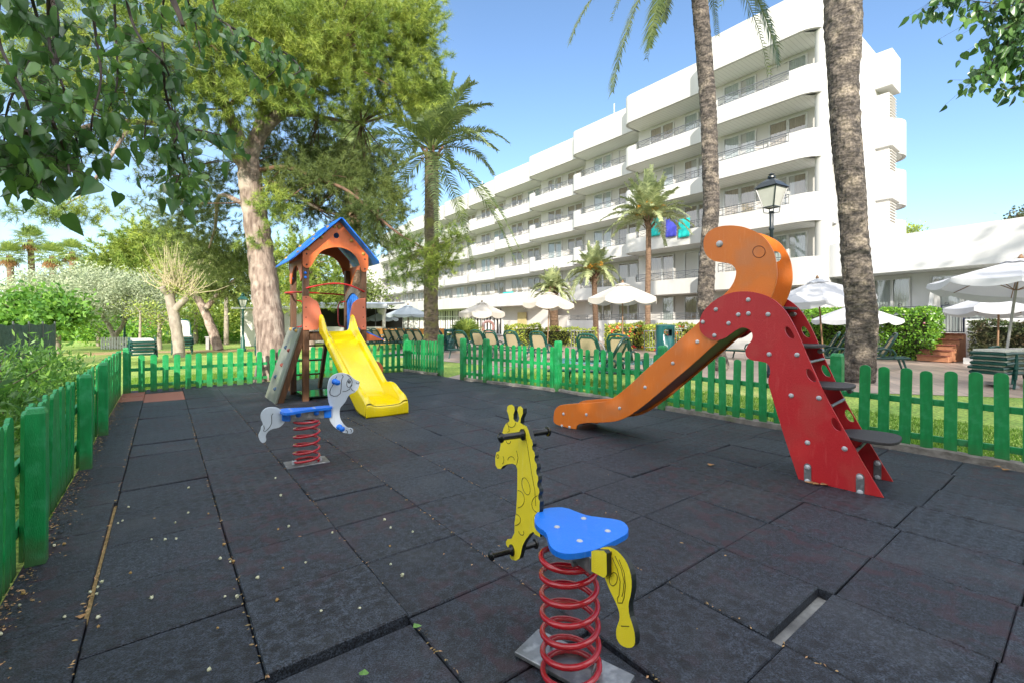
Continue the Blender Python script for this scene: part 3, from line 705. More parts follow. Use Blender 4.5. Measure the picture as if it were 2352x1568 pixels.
def coil(name, c0, c1, R, r, turns, parent, zb, zt):
    mb = MB(); pts = []; n = 26
    for i in range(int(turns*n)+1):
        f = i/(turns*n); a = 2*PI*i/n; e = .5-.5*math.cos(PI*min(1, max(0, (f*1.0)))) if False else f
        # closed end turns
        g_ = f*turns
        z = zb+(zt-zb)*min(1, max(0, (g_-.55)/(turns-1.1)))
        c = Vector(c0).lerp(Vector(c1), f); pts.append(Vector((c.x+R*math.cos(a), c.y+R*math.sin(a), z)))
    mb.tube(pts, r, 12); return mb.build(name, M['spring'], parent, smooth=True)
cb = Vector(G(*GZ((526, 1500)), .03)); ct = Vector(G(*GZ((505, 850)), .43))
ct = cb.lerp(ct, .8)
coil('coil_spring', cb, ct, .103, .0108, 7, gir, .030, .418)
bd = Vector((.8, -.6, 0)); bn = Vector((.6, .8, 0))
mb = MB(); mb.box((gO.x+.005, gO.y-.005, .012), (.42, .168, .016), R=Matrix((bd, bn, Z)).transposed()); mb.build('base_plate', M['galv'], gir, bevel=.003)
for sg in (-1, 1):
    mb = MB(); c = Vector((gO.x, gO.y, .03))+bd*sg*.103
    mb.tube([c+bn*.024*sg+Z*(-.012), c+bn*.024*sg+Z*.012, c+Z*.026, c-bn*.024*sg+Z*.012, c-bn*.024*sg+Z*(-.012)], .006, 8); mb.build('clamp', M['galv'], gir, smooth=True)
    mb = MB(); c2 = Vector((ct.x, ct.y, .428))+gD*sg*.07; mb.tube([c2-gN*.03, c2+gN*.03], .009, 8); mb.build('clamp', M['galv'], gir)
# ================================================================== DOG SPRING ROCKER
def DZ(p): return (575.75+p[0]*.1641, 833+p[1]*.1641)
dO = Vector((-1.90, 4.21, 0)); dD = Vector((.82, .57, 0)).normalized(); dN = Vector((dD.y, -dD.x, 0))   # towards camera
def dpl(pts, off=0.0): return [on_plane(*DZ(p), dO+dN*off, dD) for p in pts]
dog = thing('spring_rocker', (dO.x, dO.y, 0), 'pale grey dog spring rocker with blue seat and red coil spring', 'spring rocker', 'spring rockers')
hd_ = [(1115,620),(1085,520),(1075,400),(1078,300),(1100,220),(1150,165),(1230,137),(1310,135),(1380,160),(1430,205),(1475,240),(1510,245),(1522,275),(1515,320),(1490,370),(1450,412),(1400,425),(1360,460),(1330,530),(1290,580),(1250,620),(1240,690),(1250,770),(1290,840),(1340,890),(1375,907),(1410,903),(1435,930),(1430,965),(1395,988),(1340,980),(1280,965),(1200,920),(1140,860),(1100,790),(1095,700)]
tl_ = [(440,690),(420,650),(370,620),(290,612),(220,625),(165,665),(138,720),(140,780),(165,830),(175,865),(145,890),(143,930),(125,970),(105,1010),(115,1050),(132,1090),(165,1115),(200,1105),(220,1070),(208,1030),(215,990),(255,940),(310,915),(380,905),(440,870),(478,820),(470,760)]
for nm, o_, gr in (('head_plate', hd_, [el(1378,275,36,62,12), el(1376,258,17,20), el(1374,260,8,9), [(1345,158),(1390,195),(1415,250),(1412,310),(1375,365),(1330,390),(1282,396)], [(1275,160),(1292,185),(1275,210),(1265,260),(1262,350),(1250,420),(1210,455),(1160,460),(1112,440),(1100,400),(1120,350),(1155,290),(1175,230),(1202,182)], arc(1495,255,26,30,20,160), [(1400,350),(1420,380),(1455,390)], arc(1330,960,22,24,-90,60), arc(1385,945,22,26,-90,60)]),
                   ('tail_plate', tl_, [[(312,702),(290,730),(292,790),(290,840),(265,890),(230,930),(195,955),(178,945),(190,910),(180,868)]])):
    mb = MB(); two_face(mb, dpl(soft_loop(o_, it=1)), dO+dN*.010, dD, Z, -dN, .020, 0, 0)
    pl = mb.build(nm, M['dgrey'], dog, bevel=.003)
    grooves('carved_line', gr, pl, dpl, dO, dD, dN, M['groove'], .0032)
for pts in ([(437,700),(450,686),(557,680),(557,815),(455,815),(438,800)], [(1030,640),(1118,640),(1132,655),(1132,750),(1118,765),(1030,767)]):
    mb = MB(); mb.plate(dpl(pts, .035), dO+dN*.035, dD, Z, -dN, .02); mb.build('bracket', M['blue'], dog, bevel=.004)
sa, sb = dpl([(557, 755)], .03)[0][0], dpl([(1030, 715)], .03)[0][0]
za = dpl([(800, 735)], .03)[0][1]
mb = MB(); mb.beam(dO+dD*sa+Z*za, dO+dD*sb+Z*za, .056, .082); mb.build('beam', M['galv'], dog, bevel=.003)
for p in ((668, 722), (921, 697)):
    s, z = dpl([p], .03)[0]; mb = MB(); cap(mb, dO+dD*s+dN*.028+Z*z, dN, .022, .018); mb.build('bolt', M['blue'], dog, smooth=True)
zd = za+.062
se = [(.255,-.02),(.24,.055),(.15,.075),(.04,.06),(-.06,.085),(-.16,.135),(-.215,.12),(-.235,0)]
se = se+[(x, -y) for x, y in se[::-1]]
sc_ = on_plane(*DZ((774, 640)), dO, dD)[0]
out = [tuple((dO+dD*(sc_+x*.93)+dN*y))[:2] for x, y in smooth_loop(se, 2)]
so = seat_obj(out, dog, zd)
for x, y in ((-.13,.05),(-.13,-.05),(.07,.03),(.07,-.03)):
    mb = MB(); cap(mb, dO+dD*(sc_+x)+dN*y+Z*zd, Z, .010, .004); mb.build('bolt', M['bolt'], so, smooth=True)
for p in ((1172, 255), (1235, 890)):
    s, z = dpl([p])[0]; handle(dog, dO+dD*s+Z*z, dN, .125, .016, M['blue'])
cb = Vector((dO.x, dO.y, 0)); coil('coil_spring', cb, cb+Vector((0,0,0)), .108, .0115, 6, dog, .025, za-.052)
Rm = Matrix((dD, -dN, Z)).transposed()
mb = MB(); mb.box((dO.x, dO.y, .008), (.36, .22, .012), R=Rm); mb.build('base_plate', M['galv'], dog, bevel=.003)
for sg in (-1, 1):
    mb = MB(); c = cb+dD*sg*.108+Z*.026; mb.tube([c+dN*.022-Z*.012, c+dN*.02+Z*.012, c+Z*.022, c-dN*.02+Z*.012, c-dN*.022-Z*.012], .006, 7); mb.build('clamp', M['black'], dog, smooth=True)
    mb = MB(); mb.box(c+Z*.0-dD*.0+dN*.02, (.035, .03, .04), R=Rm); mb.build('spring_bracket', M['bolt'], dog)
# ================================================================== RED / ORANGE SLIDE
def SZ(p): return (1249.5+p[0]*.4218, 502.25+p[1]*.4218)
sO = Vector((2.761, 3.379, 0)); sD = Vector((-.688, .726, 0)).normalized(); sN = Vector((sD.y, -sD.x, 0))  # away from camera (right)
def spl(pts, off=0.0): return [on_plane(*SZ(p), sO+sN*off, sD) for p in pts]
SW = .50
sl = thing('playground_slide', (sO.x-.9, sO.y+.9, 0), 'orange and red playground slide with curled orange top and dark oval steps', 'slide', 'playground slides')
red = [(845,575),(850,540),(870,500),(905,465),(950,430),(1010,405),(1070,396),(1130,398),(1200,415),(1250,440),(1290,475),(1320,510),(1350,560),(1390,640),(1430,740),(1480,850),(1530,960),(1600,1090),(1680,1230),(1760,1370),(1850,1518),(1780,1503),(1640,1481),(1500,1452),(1385,1415),(1370,1370),(1340,1280),(1300,1160),(1270,1060),(1240,960),(1222,900),(1220,870),(1232,845),(1232,810),(1215,783),(1180,775),(1130,770),(1100,750),(1095,715),(1110,685),(1133,660),(1137,630),(1120,605),(1090,592),(1060,597),(1020,625),(985,652),(940,663),(900,655),(865,632),(848,605)]
redp = spl(soft_loop(red, keep=(20, 24), it=2))
redp = [(a, max(b, -.03)) for a, b in redp]
def tear(x0, y0, x1, y1):
    return soft_loop([(x0, y0+ (y1-y0)*.02), (x0+(x1-x0)*.42, y0+(y1-y0)*.0), (x1, y1-(y1-y0)*.28), (x1-(x1-x0)*.02, y1), (x0+(x1-x0)*.45, y1-(y1-y0)*.08), (x0, y0+(y1-y0)*.45)], it=2)
holes = [spl(tear(*h)) for h in ((1312,588,1364,657),(1427,814,1482,888),(1564,1081,1620,1157))]
ohead = [(880,470),(940,443),(985,405),(1015,370),(1035,330),(1043,290),(1035,265),(1010,245),(970,238),(920,232),(885,208),(868,180),(862,145),(864,110),(880,80),(910,55),(960,38),(1020,35),(1080,42),(1140,65),(1190,95),(1225,140),(1250,190),(1262,250),(1265,310),(1255,370),(1234,425),(1200,500),(1100,540),(950,545)]
chute = [(45,1078),(50,1042),(70,1018),(100,1010),(200,1003),(310,998),(355,985),(400,955),(460,905),(560,810),(700,688),(850,553),(930,480),(1010,520),(1010,612),(940,668),(820,778),(700,880),(560,1000),(500,1045),(450,1078),(400,1100),(340,1109),(250,1110),(190,1114),(174,1126),(166,1146),(130,1140),(45,1118)]
for k, off in enumerate((0.0, SW)):
    T = .019
    mb = MB(); mb.plate(redp, sO+sN*(off if k == 0 else off), sD, Z, sN if k == 0 else -sN, T, holes=holes)
    rp = mb.build('stair_side_panel', M['red'], sl, bevel=.004)
    o2 = off+(T+.002 if k == 0 else -T-.002)
    hp_ = spl(soft_loop(ohead, it=2))
    ring = spl(circ(1166, 180, 34, 32, 24))
    mb = MB(); mb.plate(hp_, sO+sN*o2, sD, Z, sN if k == 0 else -sN, T, holes=[ring] if k == 1 else ())
    hb = mb.build('curled_top_panel', M['orange'], sl, bevel=.004)
    if k == 0:
        mb = MB(); pts = [sO+sN*(o2-.001)+sD*a+Z*b for a, b in ring]; mb.tube(pts+[pts[0]], .0028, 6); mb.build('carved_ring', M['reddark'], hb, smooth=True)
    mb = MB(); mb.plate(spl(soft_loop(chute, keep=(0, 26, 27, 25), it=2)), sO+sN*o2, sD, Z, sN if k == 0 else -sN, T)
    mb.build('chute_side', M['orange'], sl, bevel=.004)
    bolts = [(1112,442),(936,495),(865,563),(1058,523),(1113,517),(1005,570),(928,636),(1220,522),(1226,737),(1378,740),(1346,961),(1497,974),(1435,1217),(1637,1250)]
    ob = [(830,670),(696,786),(545,917),(406,1031),(225,1066),(100,1062),(92,1127),(133,1135)]
    if k == 0:
        for p in bolts:
            s, z = spl([p])[0]; mb = MB(); cap(mb, sO+sD*s+Z*z-sN*.0, -sN, .0175, .014); mb.build('bolt', M['bolt'], rp, smooth=True)
        for p in ob:
            s, z = spl([p])[0]; mb = MB(); cap(mb, sO+sD*s+Z*z+sN*(o2), -sN, .0165, .013); mb.build('bolt', M['bolt'], sl, smooth=True)
        s, z = spl([(951,137)])[0]; mb = MB(); cap(mb, sO+sD*s+Z*z+sN*(o2), -sN, .028, .022); mb.build('bolt', M['bolt'], hb, smooth=True)
        s, z = spl([(1058,630)], SW-.02)[0]; mb = MB(); cap(mb, sO+sD*s+Z*z+sN*(SW-.042), -sN, .02, .012); mb.build('bolt', M['bolt'], sl, smooth=True)
    fr = ((1436, 1386), (1722, 1444)) if k == 0 else ((1816, 1366),)
    for p in fr:
        s, z = spl([p], off-(.0 if k == 0 else .02))[0]; n_ = -sN
        base = sO+sN*(off-(0 if k == 0 else .02))+sD*s
        mb = MB(); hw, hh = .026, .085
        outl = [(-hw, -hh)]+[(hw*math.cos(a)*1, hh-hw+hw*math.sin(a)) for a in [PI-PI*i/8 for i in range(9)]]+[(hw, -hh)]
        mb.plate([(a, b) for a, b in outl], base+Z*z, sD, Z, n_, .006)
        mb.build('foot_bracket', M['galv'], sl, bevel=.002)
        for dz in (.055, -.06):
            mb = MB(); cap(mb, base+n_*.006+Z*(z+dz), n_, .018, .012); mb.build('bolt', M['bolt'], sl, smooth=True)
# chute bed
bed = [(120,1095),(250,1090),(340,1088),(400,1078),(450,1055),(560,978),(700,860),(820,755),(940,650),(1020,600),(1090,575),(1180,560)]
bp_ = [(a, b) for a, b in spl(bed)]
mb = MB(); ol = bp_+[(a, b-.012) for a, b in bp_[::-1]]
mb.plate(ol, sO+sN*.042, sD, Z, sN, SW-.084); mb.build('chute_bed', M['reddark'], sl, smooth=True)
# cross tubes between the side panels
for p in ((1440, 760), (1560, 1000), (1700, 1240)):
    s, z = spl([p])[0]; mb = MB(); mb.tube([sO+sN*.02+sD*s+Z*(z-.03), sO+sN*(SW-.02)+sD*s+Z*(z-.03)], .012, 8); mb.build('cross_tube', M['galv'], sl)
# steps: pixel tip (outer end) measured on mid plane
for (x, y, rx_) in ((1366, 489, .24), (1523, 694, .24), (1690, 917, .26), (1945, 1208, .34)):
    s, z = spl([(x, y)], SW*.5)[0]
    mb = MB(); n = 28; oval = []
    for i in range(n):
        a = 2*PI*i/n; cs, sn = math.cos(a), math.sin(a)
        oval.append((s+.14+math.copysign(abs(cs)**.75, cs)*.14+ (0 if cs < 0 else cs*rx_*.3), math.copysign(abs(sn)**.7, sn)*(SW/2-.024)))
    mb.plate(oval, sO+sN*(SW/2)+Z*(z-.011), sD, sN, Z, .022)
    st = mb.build('step', M['step'], sl, bevel=.006)
    mb = MB(); c = sO+sN*(SW-.04)+sD*(s+.06)+Z*(z-.05); mb.tube([c, c-sN*.05], .022, 12); cap(mb, c-sN*.05, -sN, .02, .01); mb.build('step_bracket', M['galv'], st, smooth=True)
# ================================================================== CLIMBING TOWER
def TZ(p): return (588+p[0]*.3047, 490+p[1]*.3047)
tO = Vector((-3.43, 7.56, 0)); tR = d2.copy(); tB = d1.copy()
TW = hit(588+808*.3047, tO, tR); TD = .90; print('TW', TW)
def tpl(pts, off=0.0): return [on_plane(*TZ(p), tO+tB*off, tR) for p in pts]
def TP(a, b, z): return tO+tR*a+tB*b+Z*z
tw = thing('climbing_tower', tuple(TP(TW/2, TD/2, 0)), 'wooden climbing tower with blue pitched roof, orange gable and yellow slide', 'climbing tower', 'playground slides')
ZD = 1.12
for nm, (a, b), top in (('post', (0, 0), 2.35), ('post', (TW, 0), 2.3), ('post', (0, TD), 2.35), ('post', (TW, TD), 2.3)):
    mb = MB(); mb.box(TP(a, b, top/2-.01), (.095, .095, top), R=Matrix((tR, tB, Z)).transposed()); o = mb.build(nm, M['wood'] if b == 0 or a == 0 else M['wood'], tw, bevel=.008)
RT = Matrix((tR, tB, Z)).transposed()
for c, d in ((TP(TW/2, 0, ZD-.07), (TW-.1, .05, .11)), (TP(TW/2, TD, ZD-.07), (TW-.1, .05, .11)), (TP(0, TD/2, ZD-.07), (.05, TD-.1, .11)), (TP(TW, TD/2, ZD-.07), (.05, TD-.1, .11))):
    mb = MB(); mb.box(c, d, R=RT); mb.build('deck_beam', M['wood'], tw, bevel=.004)
mb = MB()
for i in range(7): mb.box(TP((i+.5)*TW/7, TD/2, ZD+.0), (TW/7-.01, TD-.08, .025), R=RT)
mb.build('deck', M['wood'], tw)
gab = [(345,300),(620,66),(836,322),(839,420),(822,444),(803,447),(785,436),(777,400),(760,350),(725,305),(672,272),(605,257),(535,267),(480,292),(440,345),(415,395),(400,412),(375,418),(352,408),(343,385)]
gp = tpl(soft_loop(gab, keep=(0, 1, 2), it=2)); hole = tpl(circ(598, 173, 21, 21, 18))
for off in (-.062, TD+.045):
    mb = MB(); mb.plate(gp, tO+tB*off, tR, Z, tB, .018, holes=[hole]); g_o = mb.build('gable_panel', M['torange'], tw, bevel=.003)
    if off < 0:
        for p in ((485,185),(388,270),(618,108),(582,106),(710,210),(800,310)):
            s, z = tpl([p])[0]; mb = MB(); cap(mb, tO+tR*s+tB*off+Z*z, -tB, .028, .02); mb.build('bolt', M['holdy'], g_o, smooth=True)
        for p in ((375,310),(375,390),(812,350),(812,423)):
            s, z = tpl([p])[0]; mb = MB(); cap(mb, tO+tR*s+tB*off+Z*z, -tB, .013, .008); mb.build('bolt', M['dark'], g_o, smooth=True)
# side valances
for a in (-.062, TW+.045):
    mb = MB(); zt = gp[0][1] if False else 2.42
    arch = [(0.0, 2.35), (0.0, 2.02), (.08, 1.98)]+[(.08+(TD-.16)*i/10, 1.98+.30*math.sin(PI*i/10)**.7) for i in range(1, 10)]+[(TD-.08, 1.98), (TD, 2.02), (TD, 2.35)]
    mb.plate(arch, tO+tR*a, tB, Z, tR, .018); mb.build('side_valance', M['torange'], tw, bevel=.003)
# roof from apex and eaves
apx = tpl([(620, 60)])[0]; eL = tpl([(345, 292)])[0]; eR = tpl([(836, 315)])[0]
slL = (apx[1]-eL[1])/(apx[0]-eL[0]); slR = (apx[1]-eR[1])/(eR[0]-apx[0])
ca = apx[0]
for sg, sl_, ex in ((-1, slL, eL[0]-.20), (1, slR, eR[0]+.17)):
    b0, b1 = -.20, TD+.20; xe = ex; ze = apx[1]+.02-abs(xe-ca)*sl_
    U = Vector(tR*(xe-ca)+Z*(ze-apx[1]-.02)); L_ = U.length; U.normalize(); W = U.cross(tB); W = W if W.z > 0 else -W
    mb = MB(); o_ = soft_loop([(0, b0), (L_, b0+.0), (L_, b1), (0, b1)], keep=(0, 3), it=2) if False else [(0, b0), (L_-.06, b0), (L_, b0+.06), (L_, b1-.06), (L_-.06, b1), (0, b1)]
    mb.plate(o_, tO+tR*ca+Z*(apx[1]+.02), U, tB, W, .02); rf = mb.build('roof_panel', M['blue'], tw, bevel=.004)
    for f in (.2, .5, .8):
        for b in (0.0, TD):
            mb = MB(); cap(mb, tO+tR*ca+Z*(apx[1]+.02)+U*(L_*f)+tB*b+W*.02, W, .026, .022); mb.build('bolt', M['holdy'], rf, smooth=True)
# front salmon panels
for pts in ([(352,625),(405,625),(430,650),(460,662),(475,690),(488,740),(502,795),(465,878),(358,880)], [(825,640),(795,640),(765,650),(745,665),(728,680),(718,720),(705,790),(735,830),(795,878),(831,878)]):
    pp = tpl(soft_loop(pts, keep=(0, 6, 7, 8) if pts[0][0] < 500 else (0, 8, 9), it=1), -.07)
    mb = MB(); mb.plate(pp, tO-tB*.072, tR, Z, tB, .018); sp_ = mb.build('front_panel', M['salmon'], tw, bevel=.003)
    xx = 377 if pts[0][0] < 500 else 809
    for y in (635, 710, 785, 855):
        s, z = tpl([(xx, y)], -.07)[0]; mb = MB(); cap(mb, tO+tR*s-tB*.072+Z*z, -tB, .009, .005); mb.build('bolt', M['dark'], sp_, smooth=True)
# red hoops
def hoop(p0, p1, out, rise, r=.014):
    p0, p1 = Vector(p0), Vector(p1); P = []
    for i in range(13):
        t = i/12; P.append(p0.lerp(p1, t)+Vector(out)*math.sin(PI*t)+Z*rise*math.sin(PI*t))
    mb = MB(); mb.tube(P, r, 8); return mb.build('hoop_rail', M['redpaint'], tw, smooth=True)
hoop(TP(0, -.05, 1.86), TP(TW, -.05, 1.84), -tB*.16, .10)
hoop(TP(0, 0, 1.80), TP(0, TD, 1.80), -tR*.22, .0)
hoop(TP(0, TD, 1.84), TP(TW, TD, 1.82), tB*.14, .02)
for a, s_ in ((.02, 1), (TW-.02, -1)):
    mb = MB(); P = [TP(a, TD-.02, 1.20), TP(a+s_*.12, TD, 1.22), TP(a+s_*.15, TD, 1.3), TP(a+s_*.15, TD, 1.6), TP(a+s_*.12, TD, 1.68), TP(a, TD-.02, 1.70)]
    mb.tube(P, .013, 8); mb.build('grab_handle', M['redpaint'], tw, smooth=True)
for p in ((373,450),(373,483),(272,436),(272,490)):
    off = 0 if p[0] > 300 else TD
    s, z = tpl([p], off-.05)[0]; mb = MB(); cap(mb, tO+tB*(off-.05)+tR*s+Z*z, -tB, .02, .012); mb.build('bolt', M['blue'], tw, smooth=True)
# blue slatted side on the right
mb = MB()
for i in range(7):
    b = .10+i*(TD-.2)/6; h = 1.78+.10*math.sin(PI*i/6)
    mb.box(TP(TW-.01, b, (ZD+h)/2), (.022, .085, h-ZD), R=RT)
mb.build('slatted_panel', M['blue'], tw, bevel=.004)
mb = MB(); ap = [(.03, 1.72)]+[(.05+(TD-.1)*i/10, 1.80+.16*math.sin(PI*i/10)) for i in range(11)]+[(TD-.03, 1.72)]+[(.05+(TD-.1)*(10-i)/10, 1.68+.16*math.sin(PI*i/10)) for i in range(11)]
mb.plate(ap, tO+tR*(TW-.045), tB, Z, tR, .018); mb.build('arched_rail', M['woodgrey'], tw)
# climbing board on the left
P0, P1 = Vector(G(*TZ((75, 1375)))), Vector(G(*TZ((190, 1428))))
top0, top1 = TP(-.06, TD-.02, 1.20), TP(-.06, -.02, 1.20)
P1 = TP(-.43, -.02, 0.0); P0 = TP(-.43, TD-.02, 0.0)
U = (P1-P0).normalized(); V_ = (top0-P0); Lr = V_.length; V_.normalize(); W = U.cross(V_); W = W if W.dot(-tR) > 0 else -W
mb = MB(); mb.plate([(0, -.02), ((P1-P0).length, -.02), ((P1-P0).length, Lr), (0, Lr)], P0, U, V_, W, .03); rb = mb.build('climbing_board', M['ramp'], tw, bevel=.005)
mb = MB(); mb.beam(P1-W*.05+U*(-.04), top1-W*.05+U*(-.04), .07, .09, up=tuple(W)); mb.build('board_stringer', M['wood'], tw, bevel=.006)
mb = MB(); mb.beam(P0-W*.05+U*(.04), top0-W*.05+U*(.04), .07, .09, up=tuple(W)); mb.build('board_stringer', M['wood'], tw, bevel=.006)
for (u, v, k) in ((.32, 1.22, 'holdy'), (.66, 1.22, 'holdb'), (.82, 1.20, 'holdy'), (.40, .90, 'holdb'), (.72, .86, 'holdr'), (.55, .60, 'holdr'), (.36, .38, 'holdb'), (.66, .20, 'holdb')):
    mb = MB(); c = P0+U*u*(P1-P0).length+V_*v+W*.03; mb.lathe(c, [(.035, 0), (.032, .012), (.018, .03), (.002, .036)], 7, W); mb.build('climbing_hold', M[k], rb)
# tray floor below, rungs
mb = MB(); mb.box(TP(TW/2-.02, TD/2, .045), (TW-.1, TD-.1, .02), R=RT); mb.build('ground_tray', pm('dark_tray', (.02,.045,.03), None, 3, .12), tw)
fa, fb = TP(TW*.62, TD-.02, 1.1), TP(TW*.80, TD+.50, 0)
mb = MB(); mb.beam(TP(TW*.62, TD+.02, 1.08), TP(TW*.62, TD+.55, 0), .06, .09); mb.build('ladder_stringer', M['wood'], tw)
mb = MB(); mb.beam(TP(TW*.06, TD+.02, 1.08), TP(TW*.06, TD+.55, 0), .06, .09); mb.build('ladder_stringer', M['wood'], tw)
for z in (.30, .58, .86):
    f = 1-z/1.08; mb = MB(); mb.beam(TP(TW*.06, TD+.02+.53*f, z), TP(TW*.62, TD+.02+.53*f, z), .03, .03); mb.build('ladder_rung', M['wood'], tw)
# little counter and seat on the right side
mb = MB(); mb.plate([(.15, 1.10), (.15, .92), (.80, .92), (.80, 1.10)], tO+tR*(TW+.05), tB, Z, tR, .02); 
mb.build('counter_panel', M['torange'], tw)
mb = MB(); U2 = (tR*.34-Z*.16).normalized(); W2 = Vector(U2).cross(tB); W2 = W2 if W2.z > 0 else -W2
mb.plate([(0, .05), (.38, .05), (.38, .85), (0, .85)], TP(TW+.05, 0, 1.13), U2, tB, W2, .02); mb.build('counter_top', M['blue'], tw)
mb = MB(); mb.plate([(0, 0), (.32, -.13), (.32, -.15), (0, -.16)], TP(TW+.05, .05, 1.12), tR, Z, tB, .02); mb.build('counter_bracket', M['torange'], tw)
mb = MB(); s, z = tpl([(880, 1160)], .25)[0]; mb.plate(circ(0, 0, .17, .17, 22), tO+tR*(TW+.34)+tB*.35+Z*.40, tR, Z, tB, .02); mb.build('round_panel', M['torange'], tw)
# yellow slide
t_dir = -tB; sc0 = tO+tR*(TW/2+.0)
endc = (Vector(G(*TZ((850, 1535))))+Vector(G(*TZ((1105, 1503)))))/2
xo = (endc-tO).dot(tR)-TW/2; yo = (endc-tO).dot(t_dir)
path = [(0.0, ZD+.03), (.10, ZD+.02), (.22, ZD-.06), (1.15, .40), (1.33, .255), (1.50, .185), (1.70, .165), (yo-.04, .165), (yo, .15)]
def rs(path, n=34):
    P = [Vector((a, 0, b)) for a, b in path]; L = [0]
    for i in range(1, len(P)): L.append(L[-1]+(P[i]-P[i-1]).length)
    out = []
    for i in range(n):
        d = L[-1]*i/(n-1); k = max(j for j in range(len(L)) if L[j] <= d+1e-9); k = min(k, len(P)-2)
        f = (d-L[k])/(L[k+1]-L[k]); out.append(P[k].lerp(P[k+1], f))
    for _ in range(2): out = [out[0]]+[(out[i-1]+out[i]*2+out[i+1])/4 for i in range(1, n-1)]+[out[-1]]
    return out
pth = rs(path); secs = []
hw = .235
for i, p in enumerate(pth):
    f = i/(len(pth)-1)
    wall = .13+.07*math.exp(-((f-0.02)/.06)**2)*2.4
    flare = max(0, (f-.72)/.28); wall += .10*math.sin(min(1, flare*1.35)*PI)*1.0 if flare > 0 else 0
    if f > .965: wall *= 1-(f-.965)/.035*.7
    outw = .055+.02*flare; lip = .20 if flare <= 0 else .20+.0
    zb_out = p.z-.03 if flare <= .25 else max(0.0, p.z-.03-(flare-.25)*1.6*p.z)
    cx_ = xo*f
    sec = [(-hw-outw, p.z-.06 if flare <= .1 else max(-.01, zb_out*(1-min(1, flare*1.5)))), (-hw-outw, p.z+wall*.8), (-hw-outw*.7, p.z+wall), (-hw-.01, p.z+wall), (-hw+.012, p.z+wall*.75), (-hw+.03, p.z+.02), (-hw+.06, p.z), (0, p.z-.004), (hw-.06, p.z), (hw-.03, p.z+.02), (hw-.012, p.z+wall*.75), (hw+.01, p.z+wall), (hw+outw*.7, p.z+wall), (hw+outw, p.z+wall*.8), (hw+outw, p.z-.06 if flare <= .1 else max(-.01, zb_out*(1-min(1, flare*1.5))))]
    secs.append([sc0+tR*(cx_+a)+t_dir*(p.x+.06)+Z*z for a, z in sec])
mb = MB(); n = len(secs[0]); mb.add([v for s_ in secs for v in s_], [(i*n+k, i*n+k+1, (i+1)*n+k+1, (i+1)*n+k) for i in range(len(secs)-1) for k in range(n-1)])
# front skirt at the run-out and underside closing
last = secs[-1]; m_ = [Vector(last[k]) for k in range(n)]
mb.add([Vector((v.x, v.y, -.01)) for v in m_]+m_, [(k, k+1, n+k+1, n+k) for k in range(n-1)])
ysl = mb.build('slide_chute', M['yslide'], tw, smooth=True, fixn=True)
so_ = ysl.modifiers.new('s', 'SOLIDIFY'); so_.thickness = .012; so_.offset = 0
sub = ysl.modifiers.new('d', 'SUBSURF'); sub.levels = 1; sub.render_levels = 1
# ================================================================== HOTEL
b1 = Vector((-.616, .788, 0)); bp = Vector((.788, .616, 0)); B0 = Vector((10.72, 24.0, 0))
def BL(s, p, z): return B0+b1*s+bp*p+Z*z
ho = thing('hotel_building', tuple(BL(2, 6, 0)), 'white five storey hotel with stepped curved balconies and grey railings', 'hotel')
S_ = [-4.9, 1.05, 7.4, 13.6, 20.0, 26.6, 33, 39.5, 46, 52.5, 59, 65.5]
P_ = [0, 1.57, 2.86, 3.66, 4.46, 5.0, 5.5, 6.0, 6.5, 7.0, 7.5, 8.0]
NB = 11
ZS = [3.0+2.9*k for k in range(5)]        # soffit heights, last one the roof
def strip(mb, path, zb, zt, th=.16):
    """wall following plan path with per-point bottom/top, thickness inwards (left normal)"""
    n = len(path); P = [Vector(q) for q in path]; vs = []
    for i, q in enumerate(P):
        a = P[max(i-1, 0)]; c = P[min(i+1, n-1)]; t = (c-a).normalized(); nn = Vector((t.y, -t.x, 0))
        zt_ = zt[i] if isinstance(zt, list) else zt
        vs += [q+Z*zb, q+Z*zt_, q+nn*th+Z*zt_, q+nn*th+Z*zb]
    fs = []
    for i in range(n-1):
        for k in range(4): fs.append((i*4+k, i*4+(k+1) % 4, (i+1)*4+(k+1) % 4, (i+1)*4+k))
    fs += [(0,1,2,3), ((n-1)*4, (n-1)*4+1, (n-1)*4+2, (n-1)*4+3)]
    mb.add(vs, fs)
def railing(mb, a, b, z0, z1, n=None):
    a, b = Vector(a), Vector(b); L = (b-a).length; n = n or max(1, round(L/1.05))
    mb.beam(a+Z*z1, b+Z*z1, .05, .035); mb.beam(a+Z*(z0+.06), b+Z*(z0+.06), .025, .025); mb.beam(a+Z*(z1-.1), b+Z*(z1-.1), .02, .02)
    for i in range(n+1): q = a.lerp(b, i/n); mb.beam(q+Z*z0, q+Z*z1, .03, .03)
    for i in range(n):
        p, q = a.lerp(b, i/n), a.lerp(b, (i+1)/n); mb.beam(p+Z*(z0+.06), q+Z*(z1-.1), .018, .018); mb.beam(p+Z*(z1-.1), q+Z*(z0+.06), .018, .018)
